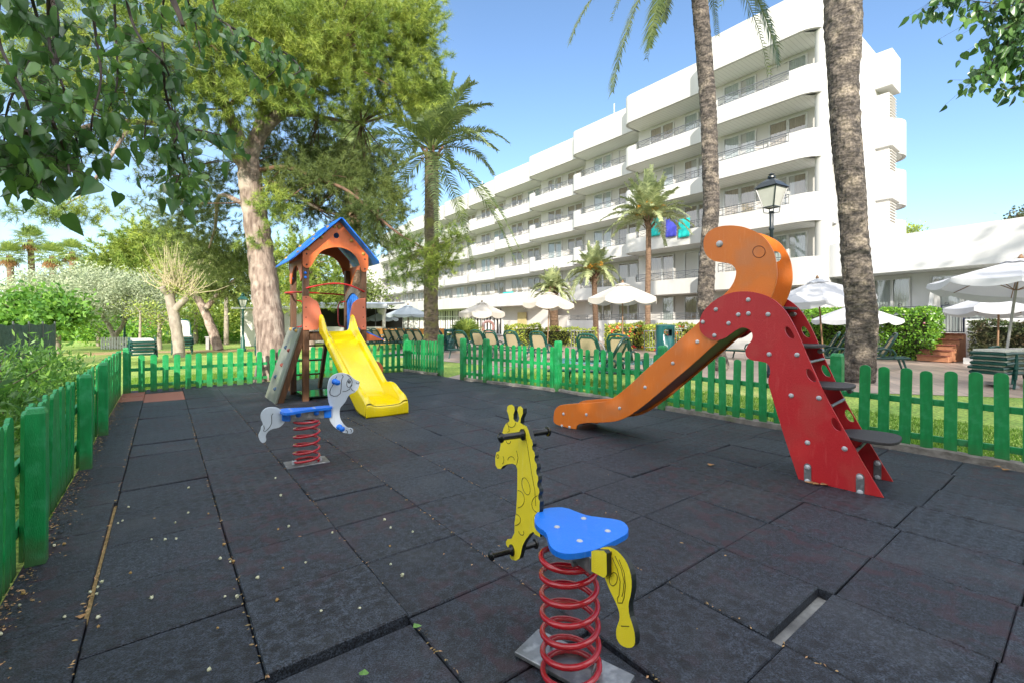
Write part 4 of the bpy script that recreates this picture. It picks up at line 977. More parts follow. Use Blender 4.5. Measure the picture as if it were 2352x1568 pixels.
def win_proto(kind, wd=1.75, ht=2.12):
    """window lying in local XZ, facing -Y"""
    o = []
    mb = MB(); h = wd/2
    for x in (-h, h): mb.box((x, -.02, ht/2), (.07, .10, ht))
    for z in (0.03, ht-.03): mb.box((0, -.022, z), (wd-.07, .09, .06))
    mb.box((.05, -.03, ht/2), (.06, .06, ht-.12)); 
    if kind != 1: mb.box((-.01, -.055, ht/2), (.05, .04, ht-.12))
    o.append(('frame', mb, M['wframe']))
    mb = MB()
    def curt(x0, x1):
        n = max(4, int((x1-x0)/.045)); vs = []
        for i in range(n+1):
            x = x0+(x1-x0)*i/n; y = .012+.016*math.sin(i*1.9)+.006*math.sin(i*.7)
            vs += [(x, y-.012, .06), (x, y-.012, ht-.06)]
        mb.add(vs, [(2*i, 2*i+1, 2*i+3, 2*i+2) for i in range(n)])
    if kind in (0, 4): curt(-h+.04, -.02); curt(.1, h-.04)
    elif kind == 1: curt(.1, h-.05)
    elif kind == 2: curt(-h+.04, -h+.45); curt(h-.55, h-.04)
    else: curt(-h+.04, .02); curt(.35, h-.04)
    o.append(('curtain', mb, M['curtain'] if kind in (0, 2) else M['curtain2']))
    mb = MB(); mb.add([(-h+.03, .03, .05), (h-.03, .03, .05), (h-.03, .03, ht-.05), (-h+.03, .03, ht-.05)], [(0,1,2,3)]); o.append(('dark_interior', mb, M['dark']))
    mb = MB(); 
    if kind != 1: mb.add([(-h+.04, -.035, .06), (.02, -.035, .06), (.02, -.035, ht-.06), (-h+.04, -.035, ht-.06)], [(0,1,2,3)])
    mb.add([(.08, -.02, .06), (h-.04, -.02, .06), (h-.04, -.02, ht-.06), (.08, -.02, ht-.06)], [(0,1,2,3)]); o.append(('pane', mb, M['glass']))
    return o
WMESH = {}
def window(parent, pos, rz, kind, sx=1.0, sz=1.0):
    """thing > window(frame mesh) > curtain, interior, pane"""
    if kind not in WMESH:
        pr = []
        for nm, mb, mt in win_proto(kind):
            me = bpy.data.meshes.new('window_'+nm); me.from_pydata(mb.v, [], mb.f); me.materials.append(mt); pr.append((nm, me))
        WMESH[kind] = pr
    pr = WMESH[kind]; fr = link('window', pr[0][1], parent); fr.location = Vector(pos)-org(parent); fr.rotation_euler = (0, 0, rz); fr.scale = (sx, 1, sz)
    for nm, me in pr[1:]: link(nm, me, fr)
    return fr
brz = math.atan2(-b1.y, -b1.x)     # local +x runs toward the near end; -y faces the viewer side
random.seed(21)
def wall_face(mb, a, b, z0, z1, th=.25):
    a, b = Vector(a), Vector(b); mb.beam((a+b)/2*0+a+Z*((z0+z1)/2), b+Z*((z0+z1)/2), th, z1-z0)
for i in range(NB):
    s0, s1, p0 = S_[i], S_[i+1], P_[i]; pn = P_[i+1]; r = .75 if i < 5 else 1.6
    bw = p0+1.9
    path = []
    if i == 0:
        path += [BL(s0-.0, p0+3.2, 0), BL(s0, p0+.9, 0)]+[BL(s0+.9-.9*math.cos(a), p0+.9-.9*math.sin(a), 0) for a in [PI/2*k/6 for k in range(1, 7)]]
    else: path += [BL(s0, p0, 0)]
    sj = s0+1.35 if i == 0 else s0+.02
    corner = [BL(s1-r+r*math.sin(a), p0+r-r*math.cos(a), 0) for a in [PI/2*k/8 for k in range(0, 9)]]
    for k in range(5):
        zs = ZS[k]; roof = (k == 4)
        if i >= 3 and k == 0: pass
        mb = MB()
        if roof:
            full = path+[BL(s1-r, p0, 0)]+corner[1:]+[BL(s1, pn+.05, 0)]
            strip(mb, full, zs, zs+1.8)
            mb.build('roof_parapet', M['white'], ho, smooth=True)
        else:
            zt, zl = zs+1.28, zs+.90
            sn = s1-1.15 if i < 5 else s1-2.6
            if i == 0:
                strip(mb, path+[BL(sj, p0, 0)], zs, zt)
                strip(mb, [BL(sj, p0, 0), BL(sn, p0, 0)], zs, zl)
            else: strip(mb, [BL(s0-.0, p0, 0), BL(sn, p0, 0)], zs, zl)
            strip(mb, [BL(sn, p0, 0), BL(s1-r, p0, 0)]+corner[1:]+[BL(s1, pn+.05, 0)], zs, zt)
            mb.build('balcony_parapet', M['white'], ho, smooth=True)
            mb = MB(); railing(mb, BL(sj+.03, p0+.08, 0), BL(sn-.02, p0+.08, 0), zl, zt+.08); mb.build('railing', M['rail'], ho)
        # slab / soffit
        mb = MB(); poly = [BL(s0, p0+.14, 0)]+[BL(s1-r, p0+.14, 0)]+[BL(s1-r+(r-.14)*math.sin(a), p0+r-(r-.14)*math.cos(a), 0) for a in [PI/2*q/6 for q in range(1, 7)]]+[BL(s1-.14, bw+2.2, 0), BL(s0, bw+2.2, 0)]
        if i == 0: poly[0] = BL(s0+.9, p0+.14, 0); poly.append(BL(s0+.14, p0+.9, 0))
        th = .22; n = len(poly)
        mb.add([q+Z*(zs+.012) for q in poly]+[q+Z*(zs+th) for q in poly], [tuple(range(n)), tuple(range(n, 2*n))]); mb.build('balcony_slab', M['soffit'], ho)
    # back wall and divider full height
    mb = MB(); a, b = BL(s0, bw+.12, 0), BL(s1, bw+.12, 0); mb.beam(a+Z*7.6, b+Z*7.6, .24, 15.2); mb.build('back_wall', M['white2'], ho)
    mb = MB(); mb.beam(BL(s1, bw+.25, 7.6), BL(s1, pn+2.2, 7.6), .24, 15.2); mb.build('dividing_wall', M['white2'], ho)
    L = s1-s0
    lv = range(5) if i < 3 else range(1, 5)
    for k in lv:
        fz = .95 if k == 0 else ZS[k-1]+.22
        hsz = 1.20 if k else .95
        if i == 0:
            sa_, sb2, sc2, sd2 = [hit(x_, BL(0, 1.88, 0), b1) for x_ in (1664, 1736, 1768, 1853)]; xs = [(sa_+sb2)/2, (sc2+sd2)/2]; ws = [abs(sa_-sb2)/1.75, abs(sc2-sd2)/1.75]
        else: xs = [s0+L*.30, s0+L*.70]; ws = [1.0, 1.0]
        for x, w_ in zip(xs, ws):
            window(ho, BL(x, bw-.02, fz), brz, random.choice([0, 0, 2, 3, 1 if i < 3 else 0, 0]), w_, hsz)
# right end: side wall, columns, louvred bay, bulging corner balconies
mb = MB(); mb.beam(BL(-4.6, 2.2, 8.2), BL(-4.6, 9.2, 8.2), .3, 16.4); mb.beam(BL(-4.6, 9.2, 8.2), BL(20, 14.5, 8.2), .3, 16.4); mb.build('side_wall', M['white'], ho)
mb = MB(); mb.beam(BL(4, 6, 15.9), BL(4, 12, 15.9), 16, .3); mb.build('roof_slab', M['white2'], ho)
mb = MB(); mb.lathe(BL(-4.7, .75, 0), [(.33, 0), (.33, 14.6)], 20); mb.build('column', M['white'], ho, smooth=True)
q0 = at(2010, 137, 26.5); q1 = at(2047, 158, 28)
bay = thing if False else None
for k in range(4):
    zt_ = 14.55-2.9*k
    mb = MB()
    c = BL(-6.1, 9.6, zt_-.55 if k else zt_)
    mb.box(BL(-4.9, 9.3, (zt_+.75 if k == 0 else zt_+.1)), (1.7, 1.25, 2.0 if k == 0 else 1.55), rz=math.atan2(bp.y, bp.x)); mb.build('side_bay', M['white'], ho, bevel=.04)
    mb = MB(); mb.box(BL(-4.8, 9.3, zt_-1.3), (1.3, 1.05, 1.5), rz=math.atan2(bp.y, bp.x))
    for j in range(9): mb.beam(BL(-5.35, 8.75, zt_-1.95+j*.16), BL(-5.35, 9.85, zt_-1.95+j*.16), .12, .03)
    mb.build('louvred_window', M['white2'], ho)
    if k:
        mb = MB(); th = [PI*j/10 for j in range(11)]
        strip(mb, [BL(-4.6-.85*math.sin(a), 10.9-1.1*math.cos(a), 0) for a in th], zt_-.7, zt_+1.3, .15); mb.build('corner_parapet', M['white'], ho, smooth=True)
        mb = MB(); n = 11; mb.add([BL(-4.6-.83*math.sin(a), 10.9-1.08*math.cos(a), zt_-.68) for a in th]+[BL(-4.6-.83*math.sin(a), 10.9-1.08*math.cos(a), zt_-.5) for a in th], [tuple(range(n)), tuple(range(n, 2*n))]); mb.build('balcony_slab', M['soffit'], ho)
# ground floor of the long wing: restaurant with white framed glazing and projecting fascia
mb = MB(); strip(mb, [BL(17.2, 4.2, 0), BL(17.2, 1.6, 0), BL(66, 4.4, 0)], 2.75, 3.9, .2); mb.build('fascia', M['white'], ho)
mb = MB(); mb.add([BL(17.2, 1.7, 2.77), BL(66, 4.5, 2.77), BL(66, 9, 2.77), BL(17.2, 6, 2.77), BL(17.2, 1.7, 3.0), BL(66, 4.5, 3.0), BL(66, 9, 3.0), BL(17.2, 6, 3.0)], [(0,1,2,3), (4,5,6,7)]); mb.build('canopy_slab', M['white2'], ho)
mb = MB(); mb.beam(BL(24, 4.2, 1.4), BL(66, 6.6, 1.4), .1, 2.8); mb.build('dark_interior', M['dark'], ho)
mb = MB(); a, b = BL(24, 4.0, 0), BL(62, 6.2, 0); n = 58
for i in range(n+1):
    q = Vector(a).lerp(b, i/n); mb.beam(q, q+Z*2.75, .16 if i % 3 else .3, .06)
for z in (.06, 1.95, 2.7): mb.beam(a+Z*z, b+Z*z, .1, .10)
mb.build('glazing_frame', M['wframe'], ho)
mb = MB(); mb.beam(BL(17.2, 3.9, 1.4), BL(24, 4.1, 1.4), .2, 2.8); mb.build('entrance_wall', M['white2'], ho)
mb = MB(); mb.beam(BL(20.0, 3.7, 1.1), BL(21.3, 3.75, 1.1), .1, 2.2); mb.build('entrance_door', pm('warm_door', (.5,.42,.2), None, 2, .6), ho)
# raised terrace walls in front of the near ground-floor rooms
for i in range(3):
    s0, s1, p0, pn = S_[i], S_[i+1], P_[i], P_[i+1]
    mb = MB(); strip(mb, [BL(s0, p0-.25, 0), BL(s1, p0-.25, 0), BL(s1, pn-.2, 0)], 0 if False else -.1, 1.42, .18); mb.build('terrace_wall', M['white'], ho)
    mb = MB(); mb.beam(BL(s0, p0+.9, .47), BL(s1-.01, p0+.9, .47), 2.1, .94); mb.build('terrace_floor', M['pave'], ho)
    mb = MB(); railing(mb, BL(s0+.1, p0-.16, 0), BL(s1-.1, p0-.16, 0), 1.42, 1.82); mb.build('railing', M['rail'], ho)
mb = MB(); mb.beam(BL(66, 4.5, 6), BL(66, 14, 6), .3, 12.2); mb.beam(BL(66, 9, 5.6), BL(75, 10, 5.6), .3, 11.2); mb.build('end_wall', M['white'], ho)
mb = MB()
for s, p, h in ((9.5, 3.4, 1.0), (21.5, 7, 1.5), (14.2, 4.4, .7), (35.0, 9, 2.6)): mb.tube([BL(s, p, 16.4), BL(s, p, 16.4+h)], .04, 6)
mb.build('roof_mast', M['wframe'], ho)
# circles on door glass are printed marks: tiny rings, built on the nearest panes
# towels on the balconies
def towel(a, b, z, drop, mat, label, lean=.05, text=None, group='towels hung over the balcony railings'):
    a, b = Vector(a), Vector(b); n = 14; m = 8; t = (b-a).normalized(); nrm = Vector((t.y, -t.x, 0)); nrm = nrm if nrm.dot(-bp) > 0 else -nrm
    vs = []
    for j in range(m+1):
        for i in range(n+1):
            f = i/n; g = j/m; w_ = .02*math.sin(f*14+g*2)*g
            vs.append(a.lerp(b, f)+nrm*(.05+w_+lean*g)+Z*(z-drop*g))
    me = MB(); me.add(vs, [(j*(n+1)+i, j*(n+1)+i+1, (j+1)*(n+1)+i+1, (j+1)*(n+1)+i) for j in range(m) for i in range(n)])
    o = me.build('beach_towel', mat, smooth=True, fixn=False); so = o.modifiers.new('s', 'SOLIDIFY'); so.thickness = .012
    tag(o, label, 'towel', group)
    if text:
        cu = bpy.data.curves.new('lettering', 'FONT'); cu.body = text[0]; cu.size = text[1]; cu.align_x = 'CENTER'; cu.align_y = 'CENTER'; cu.extrude = .003
        to = bpy.data.objects.new('lettering', cu); col.objects.link(to); to.parent = o; c = (a+b)/2+nrm*(.12+lean*.5)+Z*(z-drop*.5)
        X = t if t.x > 0 else -t
        R = Matrix((X, Z, X.cross(Z))).transposed().to_4x4(); R = R@Matrix.Rotation(math.radians(text[3]), 4, 'Z')
        bpy.context.view_layer.update(); me_ = bpy.data.meshes.new_from_object(to); bpy.data.objects.remove(to)
        to = link('lettering', me_, o); to.matrix_local = Matrix.Translation(c)@R; me_.materials.clear(); me_.materials.append(text[2])
    return o
def bhit(x, p):   # s on plane p under pixel column x
    O = BL(0, p, 0); return hit(x, O, b1)
p_b1 = P_[1]-.02
for x0, x1, mt, lb in ((1493, 1519, 'towelt', 'teal towel over the balcony rail, nearest the date palm crown'), (1531, 1556, 'towelb', 'violet blue towel hanging between two teal towels'), (1560, 1586, 'towelt', 'teal towel over the balcony rail, nearest the big bare palm trunk')):
    sa, sb_ = bhit(x0, p_b1), bhit(x1, p_b1); zz = 7.28 if False else CH+(HZ-505)/F*(BL(sa, p_b1, 0).y)
    towel(BL(sa, p_b1, 0), BL(sb_, p_b1, 0), zz, 1.12, M[mt], lb)
p_d = P_[3]-.02
WT = pm('towel_white_print', (.75,.75,.75)); BK = pm('towel_dark_print', (.01,.03,.02))
for x0, x1, mt, lb, tx in ((1156, 1180, 'towelt', 'plain teal towel on the low balcony rail far down the wing', None), (1182, 1192, 'toweln', 'navy towel with white figures on the low balcony rail', ('108', .55, WT, -80)), (1193, 1207, 'towelg', 'green towel with dark print on the low balcony rail', ('CAN', .5, BK, 80))):
    pq = P_[2]-.02 if False else P_[3]-.03
    sa, sb_ = bhit(x0, pq), bhit(x1, pq); zz = CH+(HZ-672)/F*(BL(sa, pq, 0).y)
    towel(BL(sa, pq, 0), BL(sb_, pq, 0), zz, .62, M[mt], lb, text=tx)
# ================================================================== LOW WING ON THE RIGHT
l1 = Vector((.438, -.899, 0)); l2 = Vector((.899, .438, 0)); LB0 = Vector((13.77, 21.1, 0))
def LL(s, q, z): return LB0+l1*s+l2*q+Z*z
lw = thing('low_wing_building', tuple(LL(5, 3, 0)), 'low white building with deep plain fascia, glass doors and raised terrace', 'building')
mb = MB(); r = 1.4
pth_ = [LL(17, 0, 0), LL(r, 0, 0)]+[LL(r-r*math.sin(a), r-r*math.cos(a), 0) for a in [PI/2*k/8 for k in range(1, 9)]]+[LL(0, 6, 0)]
vs = []
n = len(pth_)
mb.add([q+Z*3.3 for q in pth_]+[q+Z*4.75 for q in pth_], [(i, i+1, n+i+1, n+i) for i in range(n-1)])
mb.add([LL(17, 0, 3.3), LL(r, 0, 3.3), LL(r, .15, 3.3), LL(17, .15, 3.3)], [(0,1,2,3)])
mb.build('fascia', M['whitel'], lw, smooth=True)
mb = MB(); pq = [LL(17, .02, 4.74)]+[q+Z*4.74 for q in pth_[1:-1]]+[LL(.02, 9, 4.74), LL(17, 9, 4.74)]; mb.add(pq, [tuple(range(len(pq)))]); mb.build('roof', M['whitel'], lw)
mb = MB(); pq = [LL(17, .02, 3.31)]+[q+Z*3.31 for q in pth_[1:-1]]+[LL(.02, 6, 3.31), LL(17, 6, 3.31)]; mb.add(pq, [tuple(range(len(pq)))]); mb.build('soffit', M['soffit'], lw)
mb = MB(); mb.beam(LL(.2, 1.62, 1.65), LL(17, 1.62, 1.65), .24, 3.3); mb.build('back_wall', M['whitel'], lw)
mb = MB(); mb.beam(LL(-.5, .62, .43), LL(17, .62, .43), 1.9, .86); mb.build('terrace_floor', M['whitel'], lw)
lrz = math.atan2(l1.y, l1.x)
def lhit(x, q): return hit(x, LL(0, q, 0), l1)
for xa, xb, kd in ((2010, 2092, 4), (2140, 2287, 4), (1898, 1960, 0)):
    sa, sb_ = lhit(xa, 1.5), lhit(xb, 1.5)
    wo = window(lw, LL((sa+sb_)/2, 1.47, .88), lrz, kd, (sb_-sa)/1.75, 2.28/2.12)
    mbr = MB()
    for fx in (-.38, .40):
        c = LL((sa+sb_)/2+fx*(sb_-sa)*.6, 1.40, 2.02)
        pts = [c+l1*(.055*math.cos(a))+Z*.05*math.sin(a) for a in [2*PI*k/14 for k in range(15)]]; mbr.tube(pts, .008, 4)
    mbr.build('glass_marking', M['dark'], lw)
# terrace walls with opening at the gate
g0, g1 = lhit(2160, -.3), lhit(2216, -.3)
for a, b, h in ((-.5, g0-.02, 1.62), (g1+.02, 17, 1.42)):
    mb = MB(); mb.beam(LL(a, -.3, h/2-.02), LL(b, -.3, h/2-.02), .18, h); mb.build('terrace_wall', M['whitel'], lw, bevel=.03)
    mb = MB(); railing(mb, LL(a+.1, -.3, 0), LL(b-.1, -.3, 0), h-.04, h+.26); mb.build('railing', M['rail'], lw)
mb = MB(); s = lhit(2128, .6)
fin = [(0, .86), (1.3, .86), (1.3, 2.75), (1.15, 3.0), (.95, 2.9), (.75, 2.4), (.62, 1.9), (.45, 1.6), (.2, 1.5), (0, 1.5)]
mb.plate(fin, LL(s, .1, 0), l2, Z, l1, .12); mb.build('dividing_fin', M['whitel'], lw)
# gate
gt_ = thing('terrace_gate', tuple(LL((g0+g1)/2, -.3, .88)), 'dark blue metal bar gate at the top of the brick steps', 'gate')
mb = MB(); za, zb_ = .93, 1.90
for x in (g0+.03, g1-.03): mb.beam(LL(x, -.3, za), LL(x, -.3, zb_), .035, .035)
for z in (za+.02, zb_-.16, zb_): mb.beam(LL(g0+.03, -.3, z), LL(g1-.03, -.3, z), .03, .03)
mb.build('gate_frame', pm('gate_paint', (.02,.025,.06), None, 4, .4), gt_)
for i in range(1, 8):
    x = g0+(g1-g0)*i/8; mb = MB(); mb.beam(LL(x, -.3, za), LL(x, -.3, zb_-.16), .014, .014); mb.build('gate_bar', M['rail'], gt_)
# brick steps
st = thing('brick_steps', tuple(LL((g0+g1)/2, -1, 0)), 'terracotta brick steps leading up to the terrace gate', 'steps')
for k in range(5):
    q0_ = -1.75+k*.28; z0_ = -.06 if k == 0 else k*.18
    mb = MB(); mb.beam(LL(g0-.12, (q0_-.4)/2+.05+.0, (k*.18+.09)-.04), LL(g1+.06, (q0_-.4)/2+.05, (k*.18+.09)-.04), -.4-q0_, .18+.0)
    # riser with mortar joints
    for j in range(1, 6):
        pass
    mb.build('riser', M['brick'], st)
    mb = MB(); nb = 7
    for j in range(nb):
        a = g0-.13+(g1-g0+.2)*j/nb; b = g0-.13+(g1-g0+.2)*(j+1)/nb-.008
        mb.beam(LL(a, q0_+.09, k*.18+.16), LL(b, q0_+.09, k*.18+.16), .20, .038)
    mb.build('tread', M['brickd'], st)
# dentist: low white edging by the hedge
mb = MB(); sa = lhit(2214, -1.5); mb.beam(LL(sa+.02, -1.55, .04), LL(12, -1.55, .04), .12, .2); o = mb.build('garden_edging', M['whitel']); tag(o, 'low white edging wall under the dark clipped hedge', 'edging')
# ================================================================== KIOSK, BAR ROOF
kq = at(548, 792, 26); k2 = at(652, 792, 26)
kk = thing('garden_kiosk', (kq[0]+1.4, 27.0, 0), 'small white flat roofed hut behind the pine trunk', 'hut')
mb = MB(); mb.box(((kq[0]+k2[0])/2, 27.2, 1.0), (k2[0]-kq[0]-.1, 2.2, 2.1)); mb.build('wall', M['kiosk'], kk)
mb = MB(); mb.box(((kq[0]+k2[0])/2-.05, 27.2, 2.1), (k2[0]-kq[0]+.5, 2.8, .10)); mb.build('roof', M['whitel'], kk)
br_ = thing('pool_bar', (-11.6, 31, 0), 'open bar shelter with flat grey metal roof behind the tower', 'bar shelter')
mb = MB(); mb.box((-11.6, 31.0, 2.55), (7.4, 5.0, .12), R=Matrix.Rotation(.06, 3, 'X')); mb.box((-11.6, 28.45, 2.3), (7.6, .2, .26)); mb.build('roof', M['metalroof'], br_)
for x in (-15.1, -12.7, -10.4, -8.1): mb = MB(); mb.box((x, 28.8, 1.1), (.16, .16, 2.2)); mb.build('column', M['kiosk'], br_)
mb = MB(); mb.box((-11.6, 29.3, .5), (6.6, .6, 1.0)); mb.build('bar_counter', M['kiosk'], br_)
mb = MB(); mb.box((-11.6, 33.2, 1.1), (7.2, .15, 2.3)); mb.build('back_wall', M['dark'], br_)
# ================================================================== SUN LOUNGERS
def lounger_raised():
    t = thing('sun_lounger', (0, 0, 0), 'x', 'sun lounger', 'sun loungers round the pool')
    def slab(pts, th, w0, w1, nm, mat, par, y=0):
        mb = MB(); mb.plate(pts, (0, 0, 0), (1, 0, 0), (0, 0, 1), (0, 1, 0), th); return mb
    # side rails of bed
    mb = MB()
    for y in (-.30, .30): mb.tube([(-.62, y, .33), (-.2, y, .31), (.5, y, .31), (1.05, y, .30), (1.32, y*.9, .27)], [.03, .032, .032, .03, .026], 8)
    mb.tube([(1.32, -.27, .27), (1.36, 0, .27), (1.32, .27, .27)], .028, 8); mb.tube([(-.62, -.30, .33), (-.62, .30, .33)], .025, 8)
    mb.build('bed_frame', M['lgreen'], t, local=True, smooth=True)
    mb = MB(); mb.add([(x, y, .325-.015*(1-abs(y)/.27)) for x in (-.02, .4, .85, 1.28) for y in (-.27, 0, .27)], [(i*3+j, i*3+j+1, (i+1)*3+j+1, (i+1)*3+j) for i in range(3) for j in range(2)])
    mb.build('bed_sling', M['sling'], t, local=True)
    # backrest hinged at x=0, reclined toward -x
    def bk(u, y, o=0.0): a = math.radians(62); return (-math.cos(a)*u-math.sin(a)*o*-1, y, .34+math.sin(a)*u+math.cos(a)*o)
    mb = MB(); out = [(.0, -.30), (.35, -.31), (.62, -.285), (.74, -.21), (.775, -.08), (.775, .08), (.74, .21), (.62, .285), (.35, .31), (.0, .30)]
    mb.tube([bk(u, y) for u, y in out], .030, 8); inn = [(.08, -.24), (.35, -.25), (.58, -.23), (.665, -.16), (.67, .16), (.58, .23), (.35, .25), (.08, .24), (.08, -.24)]
    mb.tube([bk(u, y, .0) for u, y in inn], .026, 6)
    mb.build('backrest_frame', M['lgreen'], t, local=True, smooth=True)
    mb = MB(); mb.add([bk(u, y, .0) for u, y in inn[:-1]], [tuple(range(8))]); mb.build('backrest_sling', M['sling'], t, local=True, fixn=False)
    for y in (-.33, .33):
        mb = MB(); mb.tube([(-.25, y, .33), (-.30, y, .45), (-.22, y, .56), (-.02, y, .585), (.14, y, .54), (.20, y, .42), (.14, y, .33)], [.024, .026, .028, .03, .028, .026, .024], 8); mb.build('armrest', M['lgreen'], t, local=True, smooth=True)
    for x, dx in ((-.45, -.10), (1.0, .1)):
        for y in (-.29, .29):
            mb = MB(); mb.tube([(x, y, .31), (x+dx, y*1.06, -.03)], [.032, .024], 8); mb.build('leg', M['lgreen'], t, local=True, smooth=True)
    return t
def lounger_flat(up=False, striped=False):
    t = thing('stacked_lounger', (0, 0, 0), 'x', 'sun lounger', 'stacked sun loungers')
    mb = MB()
    for y in (-.31, .31): mb.tube([(-.95, y*.9, .30), (-.8, y, .32), (-.2, y, .31), (.4, y, .31), (.85, y, .30), (.97, y*.9, .28)], .034, 7)
    mb.tube([(.97, -.28, .28), (1.0, 0, .28), (.97, .28, .28)], .03, 7); mb.tube([(-.95, -.28, .30), (-.99, 0, .31), (-.95, .28, .30)], .03, 7)
    for x in (-.7, .7):
        for y in (-.33, .33): mb.tube([(x, y, .31), (x*1.12, y*1.05, .0)], .024, 6)
    for y in (-.34, .34): mb.tube([(-.35, y, .32), (-.3, y, .40), (-.05, y, .42), (.05, y, .33)], .024, 6)
    mb.build('frame', M['lgreen'], t, local=True, smooth=True)
    mb = MB(); mb.add([(x, y, .345) for x in (-.93, -.3, .3, .93) for y in (-.27, 0, .27)], [(i*3+j, i*3+j+1, (i+1)*3+j+1, (i+1)*3+j) for i in range(3) for j in range(2)]); mb.box((0, 0, .365), (1.84, .54, .045)); sl_o = mb.build('sling', M['slingw'], t, local=True)
    if up:
        mb = MB(); a = math.radians(64); bk = lambda u, y: (-.2-math.cos(a)*u, y, .36+math.sin(a)*u)
        o_ = [(0, -.30), (.35, -.31), (.62, -.285), (.74, -.21), (.775, 0), (.74, .21), (.62, .285), (.35, .31), (0, .30)]
        mb.tube([bk(*p) for p in o_], .03, 7); mb.build('backrest_frame', M['lgreen'], t, local=True, smooth=True)
        mb = MB(); mb.add([bk(*p) for p in o_], [tuple(range(9))]); mb.build('backrest_sling', M['slingw'], t, local=True, fixn=False)
    return t
LR = lounger_raised(); used = [False]
def place_lounger(x, Y, rz, label, px=True):
    o = LR if not used[0] else copy_tree(LR); used[0] = True
    X = (x-CX)/F*Y if px else x
    o.location = (X, Y, -.05); o.rotation_euler = (0, 0, rz); o['label'] = label; return o
D = math.radians
rows = [(1427, 12.2, 58, 'dark green lounger with tan back beside the right hand waste bin'),
 (1357, 12.6, 58, 'dark green lounger with tan back, next left of the one beside the bin'),
 (1242, 16.0, 60, 'dark green lounger with tan back under the cream parasol that stands by the yellow hedge'),
 (1181, 17.2, 60, 'dark green lounger with tan back in front of the bright yellow green hedge'),
 (1133, 18.6, 60, 'dark green lounger with tan back just right of the low cream parasol pole'),
 (1103, 18.8, 60, 'dark green lounger with tan back directly in front of the cream parasol pole'),
 (1066, 17.6, 60, 'dark green lounger with tan back between the waste bin and the fan palm'),
 (1014, 21.0, 52, 'dark green lounger just right of the mossy palm trunk'),
 (968, 22.0, 50, 'lounger in the shaded row, first left of the mossy palm trunk'),
 (950, 22.8, 50, 'lounger in the shaded row, second left of the mossy palm trunk'),
 (930, 24.5, 50, 'lounger in the shaded row, third left of the mossy palm trunk'),
 (914, 23.5, 50, 'lounger in the shaded row, fourth left of the mossy palm trunk'),
 (898, 23.8, 50, 'lounger in the shaded row, fifth left of the mossy palm trunk'),
 (872, 23.0, 50, 'lounger in the shaded row, sixth left of the mossy palm trunk'),
 (858, 22.6, 50, 'lounger in the shaded row, next to the yellow slide of the tower')]
for x, Y, a, lb in rows: place_lounger(x, Y, D(a), lb)
for x, Y, a, lb in ((1896, 14.6, 150, 'lounger with steeply raised back under the white parasol behind the red slide'), (1912, 14.0, 150, 'lounger behind the red slide, middle one of the three by the bright hedge'), (1930, 13.6, 150, 'lounger behind the red slide, nearest the thick palm trunk'), (2022, 13.4, 150, 'lounger half hidden to the right of the thick palm trunk'), (1735, 16.5, 120, 'pale sunlit lounger seen between the legs of the red slide')):
    place_lounger(x, Y, D(a), lb)
place_lounger(1400, 9.75, D(150), 'dark lounger standing on the grass close behind the green fence')
LF, LU = lounger_flat(False), lounger_flat(True)
flags = {'f': False, 'u': False}
def stack(X, Y, rz, n, where, top_up=False, striped=False):
    words = ['bottom', 'second from bottom', 'third from bottom', 'fourth from bottom', 'fifth from bottom', 'topmost']
    for k in range(n):
        last = k == n-1
        if last and top_up: src, key = LU, 'u'
        else: src, key = LF, 'f'
        o = src if not flags[key] else copy_tree(src); flags[key] = True
        o.location = (X+random.uniform(-.015, .015), Y+random.uniform(-.02, .02), -.05+k*.10); o.rotation_euler = (0, 0, rz+random.uniform(-.03, .03))
        o['label'] = ('topmost' if last else words[k])+' lounger of the stack '+where
p = G(282, 833); stack(p[0]-.1, p[1]+.9, D(130), 5, 'on the lawn behind the corner of the fence')
p = G(388, 812); stack(p[0]-.1, p[1]+.9, D(-53), 5, 'beside the pollarded tree', top_up=True)
p = G(586, 812); stack(p[0]+.1, p[1]+.6, D(118), 4, 'just left of the pine trunk on the lawn')
p = G(2330, 886); stack(p[0]+.55, p[1]+.4, D(14), 5, 'beside the leaning parasol pole')
